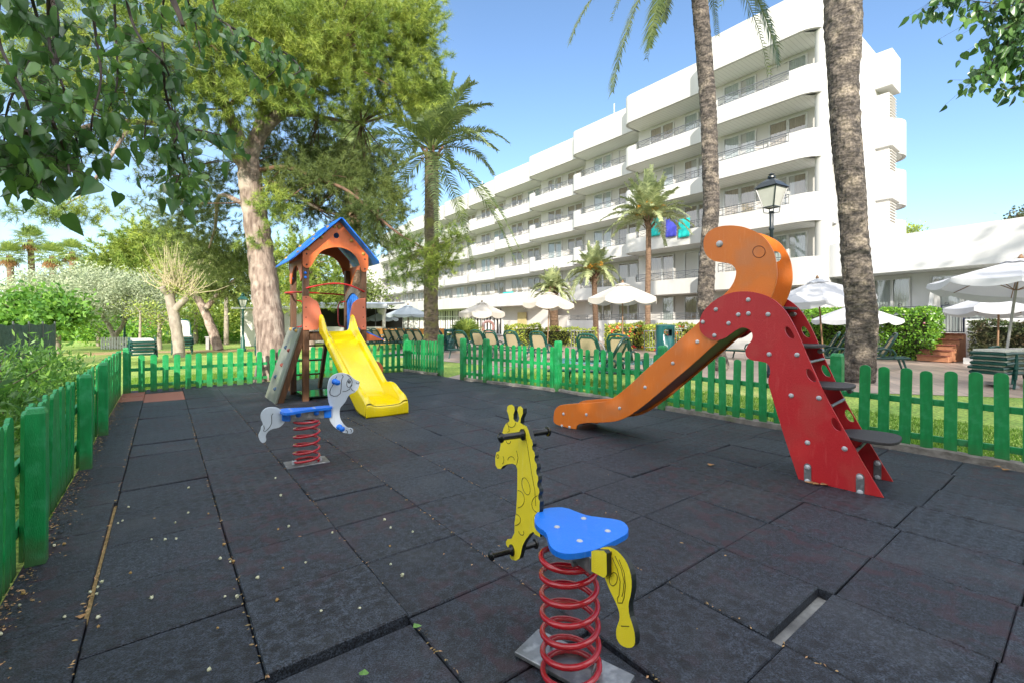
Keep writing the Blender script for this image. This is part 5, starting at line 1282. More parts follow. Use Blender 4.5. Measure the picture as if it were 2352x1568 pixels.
# ================================================================== PARASOLS
def parasol(x, Yb, apex_y, hw_px, label, mat='canvas', tilt=(0, 0), valance=.17, n=8, pole='pole', rz=None, group='parasols round the pool'):
    X = (x-CX)/F*Yb; zt = CH+(HZ-apex_y)/F*Yb; Rr = hw_px/F*Yb
    t = thing('parasol', (X, Yb, -.06), label, 'parasol', group); t.rotation_euler = (tilt[0], tilt[1], random.uniform(0, .5) if rz is None else rz)
    H = zt+.06
    mb = MB(); mb.tube([(0, 0, 0), (0, 0, H+.02)], .024, 10); mb.build('pole', M[pole], t, local=True, smooth=True)
    rise = Rr*.42; vs = []; K = 6; nn = n*6
    for j in range(K+1):
        f = j/K
        for i in range(nn):
            a = 2*PI*i/nn; ph = (i % 6)/6; sag = math.sin(PI*ph); cr = math.cos(PI/n)/math.cos((ph-.5)*2*PI/n)
            r = Rr*f*(cr*(1-.02*sag))
            z = H-.02-rise*(f**1.08)-.05*sag*f*Rr*.5
            vs.append((r*math.cos(a), r*math.sin(a), z))
    b = len(vs)
    for i in range(nn):
        a = 2*PI*i/nn; ph = (i % 6)/6; sag = math.sin(PI*ph); x0, y0, z0 = vs[K*nn+i]
        vs.append((x0*1.01, y0*1.01, z0-valance*(.62+.38*sag**.6)))
    fs = [(j*nn+i, j*nn+(i+1) % nn, (j+1)*nn+(i+1) % nn, (j+1)*nn+i) for j in range(K+1) for i in range(nn)]
    mb = MB(); mb.add(vs, fs); c = mb.build('canopy', M[mat], t, local=True, smooth=False, fixn=False)
    mb = MB()
    for i in range(n):
        a = 2*PI*i/n; mb.tube([(0, 0, H-.08), (Rr*.97*math.cos(a), Rr*.97*math.sin(a), H-.05-rise)], .010, 5); mb.tube([(0, 0, H-rise*1.15), (Rr*.5*math.cos(a), Rr*.5*math.sin(a), H-.06-rise*.5)], .009, 5)
    mb.build('ribs', M['pole'], t, local=True)
    mb = MB(); mb.lathe((0, 0, H), [(.03, 0), (.05, .03), (.02, .09), (.002, .11)], 10); mb.build('finial', M['pole'], t, local=True, smooth=True)
    mb = MB(); nv = 8*3; vv = [(0, 0, H+.02)]+[(.3*math.cos(2*PI*i/16), .3*math.sin(2*PI*i/16), H-.09-.02*(i % 2)) for i in range(16)]; mb.add(vv, [(0, i+1, (i+1) % 16+1) for i in range(16)]); mb.build('vent_cap', M[mat], t, local=True, fixn=False)
    mb = MB(); mb.lathe((0, 0, 0), [(.26, 0), (.26, .06), (.05, .09), (.05, .3), (.03, .31)], 16); mb.build('base', M['poleg'], t, local=True, smooth=True)
    return t
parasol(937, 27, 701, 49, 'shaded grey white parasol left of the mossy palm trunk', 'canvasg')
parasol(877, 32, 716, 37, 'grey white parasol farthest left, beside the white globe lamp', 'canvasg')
parasol(1107, 23.5, 694, 56, 'cream parasol above the fan palm, lowest of the cream ones', 'canvas', valance=.28)
parasol(1257, 21.5, 671, 62, 'cream parasol between the small date palm and the yellow hedge', 'canvas', tilt=(0, .04), valance=.25)
parasol(1430, 16.8, 650, 80, 'large cream parasol with leaf shadows in front of the tall slim palm', 'canvas', valance=.22)
parasol(1893, 13.6, 640, 105, 'white parasol tilted to the left behind the red and orange slide', 'canvasw', tilt=(0, -.10), valance=.2)
parasol(1965, 17.0, 697, 85, 'low white parasol mostly hidden by the thick palm trunk', 'canvasw')
parasol(2300, 9.7, 592, 152, 'large white parasol on a leaning wooden pole at the right edge', 'canvasw', tilt=(0, .15), valance=.16, pole='poleg', rz=0)
parasol(2290, 12.6, 668, 98, 'white parasol below and behind the large leaning one', 'canvasw', tilt=(0, .05))
# ================================================================== BINS, LAMPS, SIGNS
def bin_(x, yb, w_px, top_y, label):
    p = G(x, yb, -.05); r = w_px/2/F*p[1]; H = CH+(HZ-top_y)/F*p[1]+.05
    t = thing('waste_bin', p, label, 'waste bin', 'green waste bins')
    mb = MB(); n = 28; zs_ = [.05, H*.74, H*.90, H]
    vs = [Vector(p)+Vector((r*math.cos(2*PI*i/n), r*math.sin(2*PI*i/n), z)) for z in zs_ for i in range(n)]
    fs = []
    for j in range(3):
        for i in range(n):
            a = (i+.5)/n*360
            if j == 1 and (248 < a < 292 or 55 < a < 125): continue
            fs.append((j*n+i, j*n+(i+1) % n, (j+1)*n+(i+1) % n, (j+1)*n+i))
    fs.append(tuple(3*n+i for i in range(n)))
    mb.add(vs, fs); o = mb.build('bin_body', M['bin'], t, smooth=True, fixn=False); so = o.modifiers.new('s', 'SOLIDIFY'); so.thickness = .012
    mb = MB(); mb.lathe(Vector(p)+Z*H, [(r*1.02, -.02), (r*1.03, 0), (r*.9, .03), (.01, .04)], n, caps=False); mb.build('lid', M['bin'], t, smooth=True)
    mb = MB(); mb.lathe(Vector(p), [(r*.9, 0), (r*1.02, 0), (r*1.02, .05)], n); mb.build('base_ring', M['galv'], t)
    return t
bin_(1033, 807, 27, 757, 'green metal waste bin at the left of the gate opening')
bin_(1528, 836, 42, 748, 'green metal waste bin with open slot near the tall slim palm')
def lantern(x, Y, ztop, wd, label, mat, base_z=-.06, hexn=4):
    X = (x-CX)/F*Y; c = Vector((X, Y, 0)); t = thing('street_lamp', (X, Y, base_z), label, 'street lamp', 'lantern street lamps')
    hh = wd*1.15; zb = ztop-hh*1.38
    mb = MB(); mb.lathe(c+Z*base_z, [(.13, 0), (.14, .1), (.10, .16), (.09, .5), (.07, .56), (.075, .62), (.055, .66), (.045, 1.0), (.042, zb-base_z-.55), (.065, zb-base_z-.5), (.045, zb-base_z-.45), (.05, zb-base_z-.12), (.07, zb-base_z-.1), (.05, zb-base_z-.06)], 16); mb.build('post', mat, t, smooth=True)
    rot = Matrix.Rotation(D(30), 3, 'Z')
    def sq(h, z): return [c+rot@Vector((sx*h, sy*h, 0))+Z*z for sx, sy in ((-1,-1),(1,-1),(1,1),(-1,1))]
    b_, t_ = sq(wd*.24, zb+.04), sq(wd*.44, zb+.04+hh*.72)
    mb = MB()
    for i in range(4): mb.beam(b_[i], t_[i], .022, .022); mb.beam(b_[i], b_[(i+1) % 4], .02, .02); mb.beam(t_[i], t_[(i+1) % 4], .025, .025)
    for i in range(4):
        e = b_[i]; mb.tube([c+Z*(zb-.12), c.lerp(Vector((e.x, e.y, 0)), .9)+Z*(zb-.09), e-Z*.01], .010, 6)
    mb.build('lantern_frame', mat, t)
    mb = MB(); q1, q2, q3 = sq(wd*.52, zb+.05+hh*.72), sq(wd*.30, zb+.05+hh*.95), sq(wd*.12, zb+.05+hh*1.08)
    mb.add(q1+q2+q3, [(i, (i+1) % 4, 4+(i+1) % 4, 4+i) for i in range(4)]+[(4+i, 4+(i+1) % 4, 8+(i+1) % 4, 8+i) for i in range(4)]+[(8,9,10,11), (0,1,2,3)])
    mb.lathe(c+Z*(zb+.05+hh*1.08), [(.05, 0), (.09, .02), (.085, .06), (.05, .08), (.07, .11), (.02, .14), (.002, .15)], 12); mb.build('lantern_roof', mat, t)
    mb = MB(); bb, tt = sq(wd*.225, zb+.05), sq(wd*.42, zb+.03+hh*.72); mb.add(bb+tt, [(i, (i+1) % 4, 4+(i+1) % 4, 4+i) for i in range(4)]+[(0,1,2,3)]); mb.build('lantern_glass', pm('lantern_glass', (.46,.46,.42), (.40,.40,.37), 3, .25), t)
    return t
lantern(1772, 11.3, CH+(HZ-398)/F*11.3, .56, 'black street lamp with square lantern rising behind the orange slide top', M['lamp'])
lantern(558, 21.5, CH+(HZ-675)/F*21.5, .42, 'slim green lamp post on the lawn left of the pine trunk', M['lampgreen'])
lantern(286, 25.0, CH+(HZ-722)/F*25, .32, 'small distant green lamp post behind the forked olive trunk', M['lampgreen'])
gl = at(877, 713, 30); t = thing('globe_lamp', (gl[0], 30, 3.2), 'round white globe lamp on a curved bracket by the grey parasol', 'lamp')
mb = MB(); mb.lathe((gl[0], 30, gl[2]), [(.001, -.3)]+[(.3*math.sin(a), -.3*math.cos(a)) for a in [PI*k/10 for k in range(1, 10)]]+[(.001, .3)], 16); mb.build('globe', M['white'], t, smooth=True)
mb = MB(); mb.tube([(gl[0], 30, gl[2]+.28), (gl[0]-.2, 30.1, gl[2]+.6), (gl[0]-.45, 30.2, gl[2]+.3), (gl[0]-.5, 30.2, -.06)], .03, 8); mb.build('bracket', M['rail'], t)
# bollard light, picket gate far left, low wall
p = G(478, 800); mb = MB(); mb.box((p[0], p[1], .25), (.16, .12, .6)); mb.box((p[0], p[1], .56), (.22, .18, .05)); o = mb.build('path_light', M['poleg']); tag(o, 'short grey path light at the foot of the leaning pine', 'path light')
fence('picket_fence', Vector(at(231, 800, 23)), Vector((1, .05, 0)), 0, 1.6, .6, 'tiny white picket fence far behind the stacked loungers', [], sp=.13, w=.08, group='white fences')
for o in [q for q in sc.objects if q.parent and q.parent.get('label', '').startswith('tiny white')]:
    if o.type == 'MESH':
        if o.name.startswith('picket'): o.data = o.data.copy() if not o.data.name.startswith('wp') else o.data
        o.data.materials.clear(); o.data.materials.append(M['white'])
# pool ladder rails & barrier
t = thing('pool_ladder', tuple(at(1345, 800, 17.5)), 'curved steel pool handrails behind the loungers', 'pool ladder')
for dx in (0, .35):
    a = Vector(at(1337+dx*30, 824, 17.5+dx*.4)); mb = MB(); P = [a+Vector((.0, 0, 0))]+[a+Vector((.35+.35*-math.cos(q), .1*math.sin(q), .35+.33*math.sin(q))) for q in [PI*k/8 for k in range(9)]]+[a+Vector((.95, .1, -.05))]
    mb.tube(P, .022, 8); mb.build('handrail', M['galv'], t, smooth=True)
for xs_, lb in (((1312, 1365), 'grey barred pool barrier left of the hibiscus hedge'), ((1480, 1566), 'grey barred pool barrier right of the hibiscus hedge')):
    a, b = Vector(at(xs_[0], 800, 21)), Vector(at(xs_[1], 800, 21)); a.z = b.z = 0; t = thing('pool_barrier', tuple(a), lb, 'barrier', 'pool barriers')
    mb = MB(); mb.tube([a, a+Z*.9, b+Z*.9, b], .022, 6); mb.tube([a+Z*.15, b+Z*.15], .015, 6); mb.build('barrier_frame', M['galv'], t)
    mb = MB(); n = int((b-a).length/.12)
    for i in range(1, n): q = a.lerp(b, i/n); mb.tube([q+Z*.15, q+Z*.9], .009, 5)
    mb.build('barrier_bars', M['galv'], t)
# life ring, stair rails, restaurant chairs
lr = at(1121, 751, 29.5); t = thing('life_ring', tuple(lr), 'orange and white life ring on the white wall', 'life ring')
mb = MB(); P = [Vector(lr)+Vector((.36*math.cos(a), -.02, .36*math.sin(a))) for a in [2*PI*k/24 for k in range(25)]]; mb.tube(P, .085, 8); mb.build('ring', pm('ring_orange', (.75,.22,.12), (.75,.6,.55), 1.5, .5), t, smooth=True)
for x in range(870, 1016, 13):
    if abs(x-990) < 16: continue
    Yc = 27+random.uniform(-.8, .8); X = (x-CX)/F*Yc; t = thing('restaurant_chair', (X, Yc, -.06), 'orange wooden restaurant chair in the row behind the shaded loungers', 'chair', 'orange chairs by the restaurant')
    mb = MB(); mb.box((X, Yc, .75), (.42, .05, .35)); mb.build('backrest', M['orangechair'], t, bevel=.02)
    mb = MB(); mb.box((X, Yc+.22, .44), (.44, .44, .05)); mb.build('seat', M['orangechair'], t)
    for dx in (-.19, .19):
        for dy in (0, .42): mb = MB(); mb.box((X+dx, Yc+dy, .19), (.04, .04, .5)); mb.build('leg', M['orangechair'], t)
# ================================================================== TREES
def tree(name, label, cat='tree', base=(0, 0, 0), group=None): return thing(name, base, label, cat, group)
# --- big pine
pb = G(627, 873, -.05)
pine = tree('pine_tree', 'big pine with pale flaking bark and bright lime crown behind the far fence', 'pine tree', pb, 'pine trees')
mb = MB()
A_ = lambda x, y, Y: Vector(at(x, y, Y))
base = Vector(pb)
tr_pts = [base+Vector((0, 0, -.1)), A_(625, 800, 10.35), A_(612, 690, 10.45), A_(596, 560, 10.5), A_(578, 440, 10.45), A_(568, 350, 10.3)]
Q = limb(mb, tr_pts, .34, .23, 20, .012, 9)
mb.tube([base+Vector((.02, 0, -.1)), base+Vector((0, 0, .12)), base+Vector((0, 0, .5))], [.46, .39, .33], 20)
limb(mb, [A_(570, 372, 10.35), A_(592, 315, 10.2), A_(630, 272, 10.1), A_(684, 232, 10.2), A_(760, 150, 10.5), A_(830, 60, 10.8)], .19, .06, 14, .01)
limb(mb, [A_(572, 380, 10.4), A_(555, 330, 10.0), A_(520, 250, 9.6), A_(470, 120, 9.2), A_(440, -60, 9)], .16, .05, 12, .01)
limb(mb, [A_(590, 320, 10.2), A_(620, 180, 10.6), A_(640, 20, 10.9), A_(660, -150, 11)], .13, .05, 12, .01)
limb(mb, [A_(660, 262, 10.2), A_(730, 268, 10.8), A_(830, 282, 11.6), A_(900, 262, 12)], .065, .02, 9, .01)
limb(mb, [A_(585, 410, 10.5), A_(650, 430, 11.2), A_(730, 480, 12), A_(800, 500, 12.6)], .07, .02, 8, .01)
limb(mb, [A_(575, 400, 10.4), A_(500, 330, 9.8), A_(400, 290, 9.2), A_(260, 280, 8.6), A_(170, 300, 8.3)], .10, .03, 9, .01)
limb(mb, [A_(560, 470, 10.5), A_(505, 450, 10.9), A_(495, 520, 11.6), A_(480, 570, 12)], .06, .02, 8, .01)
limb(mb, [A_(300, 290, 8.7), A_(240, 380, 8.2), A_(195, 440, 8.0), A_(120, 492, 7.9)], .035, .008, 7, .01)
mb.build('trunk', M['bark'], pine, smooth=True)
mb = MB(); limb(mb, [A_(596, 392, 10.4), A_(660, 385, 10.3), A_(740, 415, 10.2), A_(800, 440, 10.0), A_(870, 500, 9.8), A_(920, 540, 9.6), A_(985, 572, 9.4), A_(1040, 560, 9.4)], .055, .008, 10, .01)
mb.build('branch', M['barkd'], pine, smooth=True)
EL = px_ells([(545, 90, 9.4, 150, 120, 1.0, 1), (520, 215, 9.3, 135, 75, .8, .9), (420, 120, 8.8, 140, 120, 1.0, .8), (650, 120, 9.8, 150, 120, 1.2, 1), (760, 60, 10.2, 150, 110, 1.2, 1), (880, 90, 10.6, 125, 110, 1.2, 1.1), (950, 60, 11.0, 65, 110, .9, 1.1), (700, 200, 10.0, 130, 65, 1.0, .8), (835, 205, 10.8, 130, 55, 1.0, .8), (935, 220, 11.2, 70, 45, .7, .7), (1000, 180, 11.4, 35, 35, .4, .8),
  (620, 470, 9.9, 52, 34, .35, .9), (590, 535, 10.2, 25, 30, .3, .5), (430, -40, 9.2, 180, 80, 1.2, .8), (700, -70, 10.4, 230, 90, 1.4, .8), (200, 60, 8.2, 200, 110, 1.0, .6), (130, 190, 8.0, 150, 70, .8, .55), (300, 250, 8.7, 130, 55, .7, .6)])
_, C1 = needle_crown('crown', EL, 140, 60, .155, .008, M['pine'], pine, hollow=.35, sub=4, spread=.15)
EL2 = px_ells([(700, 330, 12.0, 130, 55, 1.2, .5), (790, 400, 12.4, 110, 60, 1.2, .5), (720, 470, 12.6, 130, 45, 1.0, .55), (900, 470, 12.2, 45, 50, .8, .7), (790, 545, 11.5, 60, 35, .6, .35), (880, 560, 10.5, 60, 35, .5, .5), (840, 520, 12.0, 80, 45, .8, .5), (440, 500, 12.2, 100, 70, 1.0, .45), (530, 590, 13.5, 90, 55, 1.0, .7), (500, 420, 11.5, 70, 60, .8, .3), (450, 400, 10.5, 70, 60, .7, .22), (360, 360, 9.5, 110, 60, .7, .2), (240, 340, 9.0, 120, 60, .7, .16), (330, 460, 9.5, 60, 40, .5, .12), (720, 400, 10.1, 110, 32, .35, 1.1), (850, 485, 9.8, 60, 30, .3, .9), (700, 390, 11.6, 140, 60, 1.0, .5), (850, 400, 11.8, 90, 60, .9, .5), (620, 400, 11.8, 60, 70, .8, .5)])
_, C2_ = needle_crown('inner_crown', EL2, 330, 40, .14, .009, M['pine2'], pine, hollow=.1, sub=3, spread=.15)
EL3 = px_ells([(1010, 600, 9.4, 55, 42, .45, 1.0), (950, 590, 9.5, 62, 42, .45, .75), (1040, 545, 9.3, 38, 30, .3, .9), (925, 635, 9.6, 35, 22, .3, .7), (980, 645, 9.5, 40, 22, .3, .5), (110, 490, 7.9, 95, 22, .35, 1.1), (195, 478, 8.0, 60, 22, .35, .8), (520, 330, 9.6, 45, 40, .4, .7)])
_, C3 = needle_crown('hanging_branch_needles', EL3, 220, 44, .13, .007, M['pine'], pine, hollow=.15, sub=3, spread=.09)
mb = MB(); rp = [tuple(q) for q in Q[-14:]]+[tuple(A_(x, y, Y)) for x, y, Y in ((684, 232, 10.2), (760, 150, 10.5), (640, 60, 10.9), (520, 250, 9.6), (470, 120, 9.2), (400, 290, 9.2), (260, 280, 8.6), (730, 268, 10.8), (830, 282, 11.6), (740, 415, 10.2), (870, 500, 9.8), (985, 572, 9.4), (730, 480, 12), (800, 500, 12.6))]
branches_to(mb, rp, C1, 150, .022, .005); branches_to(mb, rp, C2_, 170, .018, .004); branches_to(mb, rp[-12:], C3, 60, .008, .002)
mb.build('twigs', M['barkd'], pine)
# --- palms
Zg = -.06
feather_palm('date_palm', G(990, 812, Zg), tuple(at(992, 352, 18.2)), .30, .27, 48, 4.7, 'tall date palm with arching fronds right of the pine, mossy lower trunk', 'palm', 'palmmoss', ll=.62, lw=.06, seedv=3, nl=70, droopr=(.22,.62), group='date palms')
feather_palm('date_palm', G(815, 812, Zg), tuple(at(812, 372, 20)), .30, .30, 34, 3.6, 'date palm half hidden behind the right side of the pine', 'palm', 'palmbarkr', ll=.6, lw=.06, seedv=4, nl=56, group='date palms')
feather_palm('date_palm', G(1487, 799, Zg), tuple(at(1490, 508, 23)), .14, .13, 40, 2.9, 'slim date palm with orange fruit stalks in front of the balconies with towels', 'palmy', 'palmbarkr', dates=True, ll=.55, lw=.065, seedv=5, nl=54, droopr=(.12,.55), old=False, group='date palms')
feather_palm('date_palm', G(1370, 789, Zg), tuple(at(1364, 632, 26)), .17, .15, 36, 2.3, 'medium date palm behind the large cream parasol', 'palmy', 'palmbarkr', dates=True, ll=.5, lw=.065, seedv=6, nl=46, droopr=(.15,.8), old=False, group='date palms')
feather_palm('date_palm', G(1276, 792, Zg), tuple(at(1268, 672, 25)), .28, .22, 32, 1.7, 'shortest date palm, above the cream parasol by the yellow hedge', 'palmy', 'palmbarkr', ll=.42, lw=.065, seedv=8, nl=40, droopr=(.15,.8), old=False, group='date palms')
pa = G(1652, 846, -.03)
feather_palm('date_palm', pa, tuple(at(1596, -120, 13.4)), .215, .22, 30, 3.8, 'tall bare palm trunk behind the orange slide, fronds hanging into the top', 'palmdark', 'palmbark', ll=.5, lw=.04, seedv=12, nl=56, droopr=(.35,.8), old=False, hang=[(1310, 98, 12.3), (1406, 213, 12.6), (1492, 112, 12.4), (1524, 52, 12.9), (1788, 150, 12.8), (1740, -60, 13), (1250, -60, 13.5)], trunk_pts=[pa, tuple(at(1620, 700, 12.9)), tuple(at(1634, 460, 13.0)), tuple(at(1625, 210, 13.1)), tuple(at(1607, 0, 13.2)), tuple(at(1598, -100, 13.4))], group='date palms')
pb2 = G(1972, 872, -.03)
tpB = [pb2, tuple(at(1976, 820, 10.4)), tuple(at(1978, 740, 10.4)), tuple(at(1970, 640, 10.4)), tuple(at(1962, 520, 10.4)), tuple(at(1945, 330, 10.4)), tuple(at(1935, 190, 10.4)), tuple(at(1937, 90, 10.4)), tuple(at(1938, 0, 10.4)), tuple(at(1930, -330, 10.5))]
feather_palm('date_palm', pb2, tpB[-1], [.34, .295, .30, .285, .265, .29, .29, .355, .37, .33], .33, 30, 4.0, 'thick knobbly palm trunk right of the red slide', 'palm', 'palmbark', ll=.5, lw=.04, seedv=14, trunk_pts=tpB, droopr=(.3,.7), old=False, group='date palms')
# fan palm bush
def fan_leaf(V, c, d, R, nb=16):
    d = Vector(d).normalized(); s = d.cross(Z); s = s.normalized() if s.length > .01 else Vector((1, 0, 0)); u = s.cross(d)
    for k in range(nb):
        a = math.radians(-105+210*k/(nb-1)); e = d*math.cos(a)+s*math.sin(a); l = R*(.75+.25*math.cos(a))*random.uniform(.9, 1.05); w_ = e.cross(u)*R*.045
        tip = c+e*l+u*R*.06-Z*R*.16*random.uniform(.5, 1.5); m = c+e*l*.55+u*R*.10
        V += [c, m+w_, tip, m-w_]
def fan_clump(name, label, base, crown_c, R, n, mat, stalk=.5, hemi=True, group=None, trunk=None, bark='palmbark', skirt=0):
    t = thing(name, base, label, 'fan palm', group); V = []; mb = MB(); crown_c = Vector(crown_c)
    for k in range(n):
        az = k*2.4+random.uniform(-.2, .2); f = (k+.5)/n; el_ = math.radians(85-(75 if hemi else 120)*f)
        d = Vector((math.cos(az)*math.cos(el_), math.sin(az)*math.cos(el_), math.sin(el_)))
        c = crown_c+d*stalk*random.uniform(.8, 1.1); mb.tube([crown_c, c], .014, 4, caps=False); fan_leaf(V, c, d+Vector((0, 0, -.12)), R)
    np_mesh('fronds', np.array([tuple(v) for v in V]), [(0, 1, 2, 3)], 4, M[mat], t)
    mb.build('frond_stalks', M[mat], t)
    if trunk: mb = MB(); limb(mb, trunk, trunk_r[0], trunk_r[1], 12, .01, 6); mb.build('trunk', M[bark], t, smooth=True)
    if skirt:
        V = []
        for k in range(skirt):
            az = random.uniform(0, 6.28); d = Vector((math.cos(az)*.5, math.sin(az)*.5, -.8)); fan_leaf(V, crown_c+d*stalk*.8, d, R*.8, 10)
        np_mesh('dead_fronds', np.array([tuple(v) for v in V]), [(0, 1, 2, 3)], 4, M['deadleaf'], t)
    return t
trunk_r = (.3, .2)
fan_clump('fan_palm_bush', 'bushy fan palm between the waste bin and the cream parasol', G(1070, 795, Zg), tuple(Vector(at(1070, 784, 21.5))), .75, 54, 'fan', .55, group='fan palms')
for (x, y, Y, yb, R, lb, ht) in ((22, 588, 50, 665, 1.9, 'tall fan palm farthest left against the sky', 0), (70, 553, 52, 668, 2.0, 'tallest of the distant fan palms, second from the left', 0), (120, 590, 50, 668, 2.0, 'distant fan palm with brown dead leaves, third from the left', 1), (166, 580, 47, 660, 1.7, 'distant fan palm on the right of the four', 0)):
    c = Vector(at(x, y, Y)); trunk_r = (.42, .26)
    fan_clump('fan_palm', lb, (c.x, c.y, 0), tuple(c), R*.56, 36, 'fan', R*.52, hemi=False, group='tall fan palms', trunk=[(c.x+.4, c.y, 0), (c.x+.2, c.y, c.z*.5), tuple(c)], bark='palmbarkr', skirt=14+20*ht)
# --- left garden trees
def simple_tree(name, label, x, yb, Y, ells, mat, trunk_w, per=26, dens=36, ln=.09, wd=.055, bark='barkg', fork=None, group='trees in the garden', kind='leaf', spread=.28, nbr=24, hollow=.35):
    b = at(x, yb, Y); b = (b[0], b[1], -.06); t = tree(name, label, 'tree', b, group); E_ = px_ells(ells)
    if kind == 'leaf':
        leaf_crown('crown', E_, dens, per, ln, wd, M[mat], t, spread, hollow); C, _ = clumps(E_, dens*.3)
    else: _, C = needle_crown('crown', E_, dens, per, ln, wd, M[mat], t, hollow=hollow, sub=3, spread=spread)
    mb = MB(); fk = fork or [[(x, yb), (x, ells[0][1])]]; ends = []
    for pl in fk:
        P = [Vector(at(px_, py_, Y)) for px_, py_ in pl]
        if pl is fk[0]: P[0].z = -.08
        w0 = trunk_w if pl is fk[0] else trunk_w*.62; limb(mb, P, w0, w0*.6, 12, .015, 6); ends += [tuple(P[-1]), tuple(P[-1].lerp(P[-2], .3))]
    branches_to(mb, ends, C, nbr, trunk_w*.22, .012); mb.build('trunk', M[bark], t, smooth=True)
    return t
simple_tree('garden_tree', 'dense bright green broad leaved tree at the left edge', 130, 800, 20, [(80, 705, 20, 75, 42, 1.2, 1), (140, 725, 19.6, 55, 28, 1.0, 1), (40, 720, 20, 45, 35, 1.0, 1)], 'mulberry', .16, per=34, dens=60, ln=.22, wd=.13, fork=[[(130, 800), (132, 745), (138, 725)], [(132, 760), (100, 735)], [(132, 765), (92, 752), (70, 745)]])
simple_tree('olive_tree', 'silvery olive tree with forked pale trunk', 265, 796, 24, [(262, 690, 24, 75, 48, 1.6, 1), (210, 672, 24.5, 60, 38, 1.3, .9), (320, 672, 24, 55, 42, 1.4, .9), (250, 650, 24.5, 65, 22, 1.2, .8), (350, 700, 24, 30, 30, 1.0, .6), (160, 690, 25, 45, 35, 1.0, .6)], 'olive', .20, per=60, dens=60, ln=.15, wd=.055, fork=[[(264, 796), (264, 770), (262, 765)], [(262, 772), (248, 745), (235, 728)], [(264, 772), (280, 752), (286, 735)]])
simple_tree('garden_tree', 'airy grey green tree in front of the distant fan palms', 200, 800, 34, [(110, 650, 34, 75, 20, 1.5, .8), (190, 640, 34, 40, 28, 1.4, .8), (60, 668, 34, 50, 18, 1.3, .6), (150, 665, 33, 70, 20, 1.5, .7), (10, 672, 34, 40, 16, 1.2, .6)], 'olive', .2, per=40, dens=40, ln=.24, wd=.10, spread=.4)
simple_tree('round_pine', 'broad round pale green pine on the far lawn', 350, 795, 38, [(340, 580, 38, 70, 62, 2.6, 1), (280, 620, 38, 62, 38, 2.2, 1), (400, 590, 38, 60, 60, 2.5, 1), (240, 630, 38, 40, 28, 1.8, .9), (440, 640, 37, 50, 40, 2.2, .9), (330, 640, 37, 100, 34, 2.4, .9)], 'pine', .35, per=40, dens=46, ln=.42, wd=.05, kind='needle', bark='barkd', group='pine trees', spread=.5)
simple_tree('leaning_pine', 'pine with pinkish trunk leaning left behind the pollarded tree', 500, 800, 22.5, [(460, 640, 22.5, 60, 40, 1.4, .8), (530, 640, 22.5, 70, 50, 1.6, .8), (480, 590, 23, 80, 40, 1.6, .7), (590, 620, 22.5, 50, 50, 1.4, .6)], 'pine2', .23, per=34, dens=60, ln=.26, wd=.03, kind='needle', bark='bark', fork=[[(502, 800), (488, 760), (468, 710), (450, 680), (440, 660)], [(470, 712), (498, 680), (520, 655)]], group='pine trees')
simple_tree('pine_tree', 'green pine foliage seen through the climbing tower', 715, 798, 23, [(690, 600, 23, 60, 60, 1.6, 1), (765, 640, 23, 50, 60, 1.5, 1), (700, 680, 22, 55, 34, 1.3, .9), (640, 640, 24, 40, 50, 1.4, .9)], 'pine', .2, per=34, dens=60, ln=.26, wd=.03, kind='needle', bark='bark', group='pine trees')
simple_tree('garden_tree', 'small light green tree with thin trunk right of the forked olive', 322, 806, 22, [(318, 720, 22, 28, 22, .8, .9)], 'yellowgreen', .07, per=18, dens=50, ln=.14, wd=.06)
simple_tree('garden_tree', 'small light green tree behind the stacked loungers', 366, 800, 23, [(368, 722, 23, 34, 20, .9, .9), (385, 745, 23, 22, 14, .7, .7)], 'yellowgreen', .12, per=18, dens=50, ln=.14, wd=.07)
simple_tree('garden_tree', 'yellow green big leaved tree behind the leaning pine', 450, 800, 30, [(440, 715, 30, 50, 38, 2, 1), (500, 700, 30, 60, 40, 2, 1), (550, 715, 30, 40, 45, 2, 1), (545, 670, 30, 30, 25, 1.4, .8)], 'yellowgreen', .16, per=22, dens=30, ln=.22, wd=.12, spread=.4)
simple_tree('slender_tree', 'straight slender pale trunk beside the lamp post', 520, 790, 28, [(525, 660, 28, 40, 20, 1.2, .7)], 'yellowgreen', .15, per=14, dens=24, ln=.2, wd=.1)
simple_tree('garden_tree', 'dark green shrubby tree left of the forked olive', 225, 800, 26, [(205, 752, 26, 32, 36, 1.4, 1), (235, 762, 26, 28, 28, 1.2, 1)], 'hedge', .1, per=24, dens=40, ln=.14, wd=.08)
# trees behind the near garden, right skyline
simple_tree('roof_top_tree', 'dark tree top showing above the low white building roof', 2340, 700, 34, [(2345, 498, 34, 22, 12, 1.2, 1)], 'hedged', .15, per=20, dens=40, ln=.25, wd=.15)
simple_tree('roof_top_tree', 'yellowish tree top behind the corner of the low white building', 2090, 700, 46, [(2085, 530, 46, 26, 8, 1.2, 1)], 'yellowgreen', .15, per=20, dens=40, ln=.3, wd=.12)
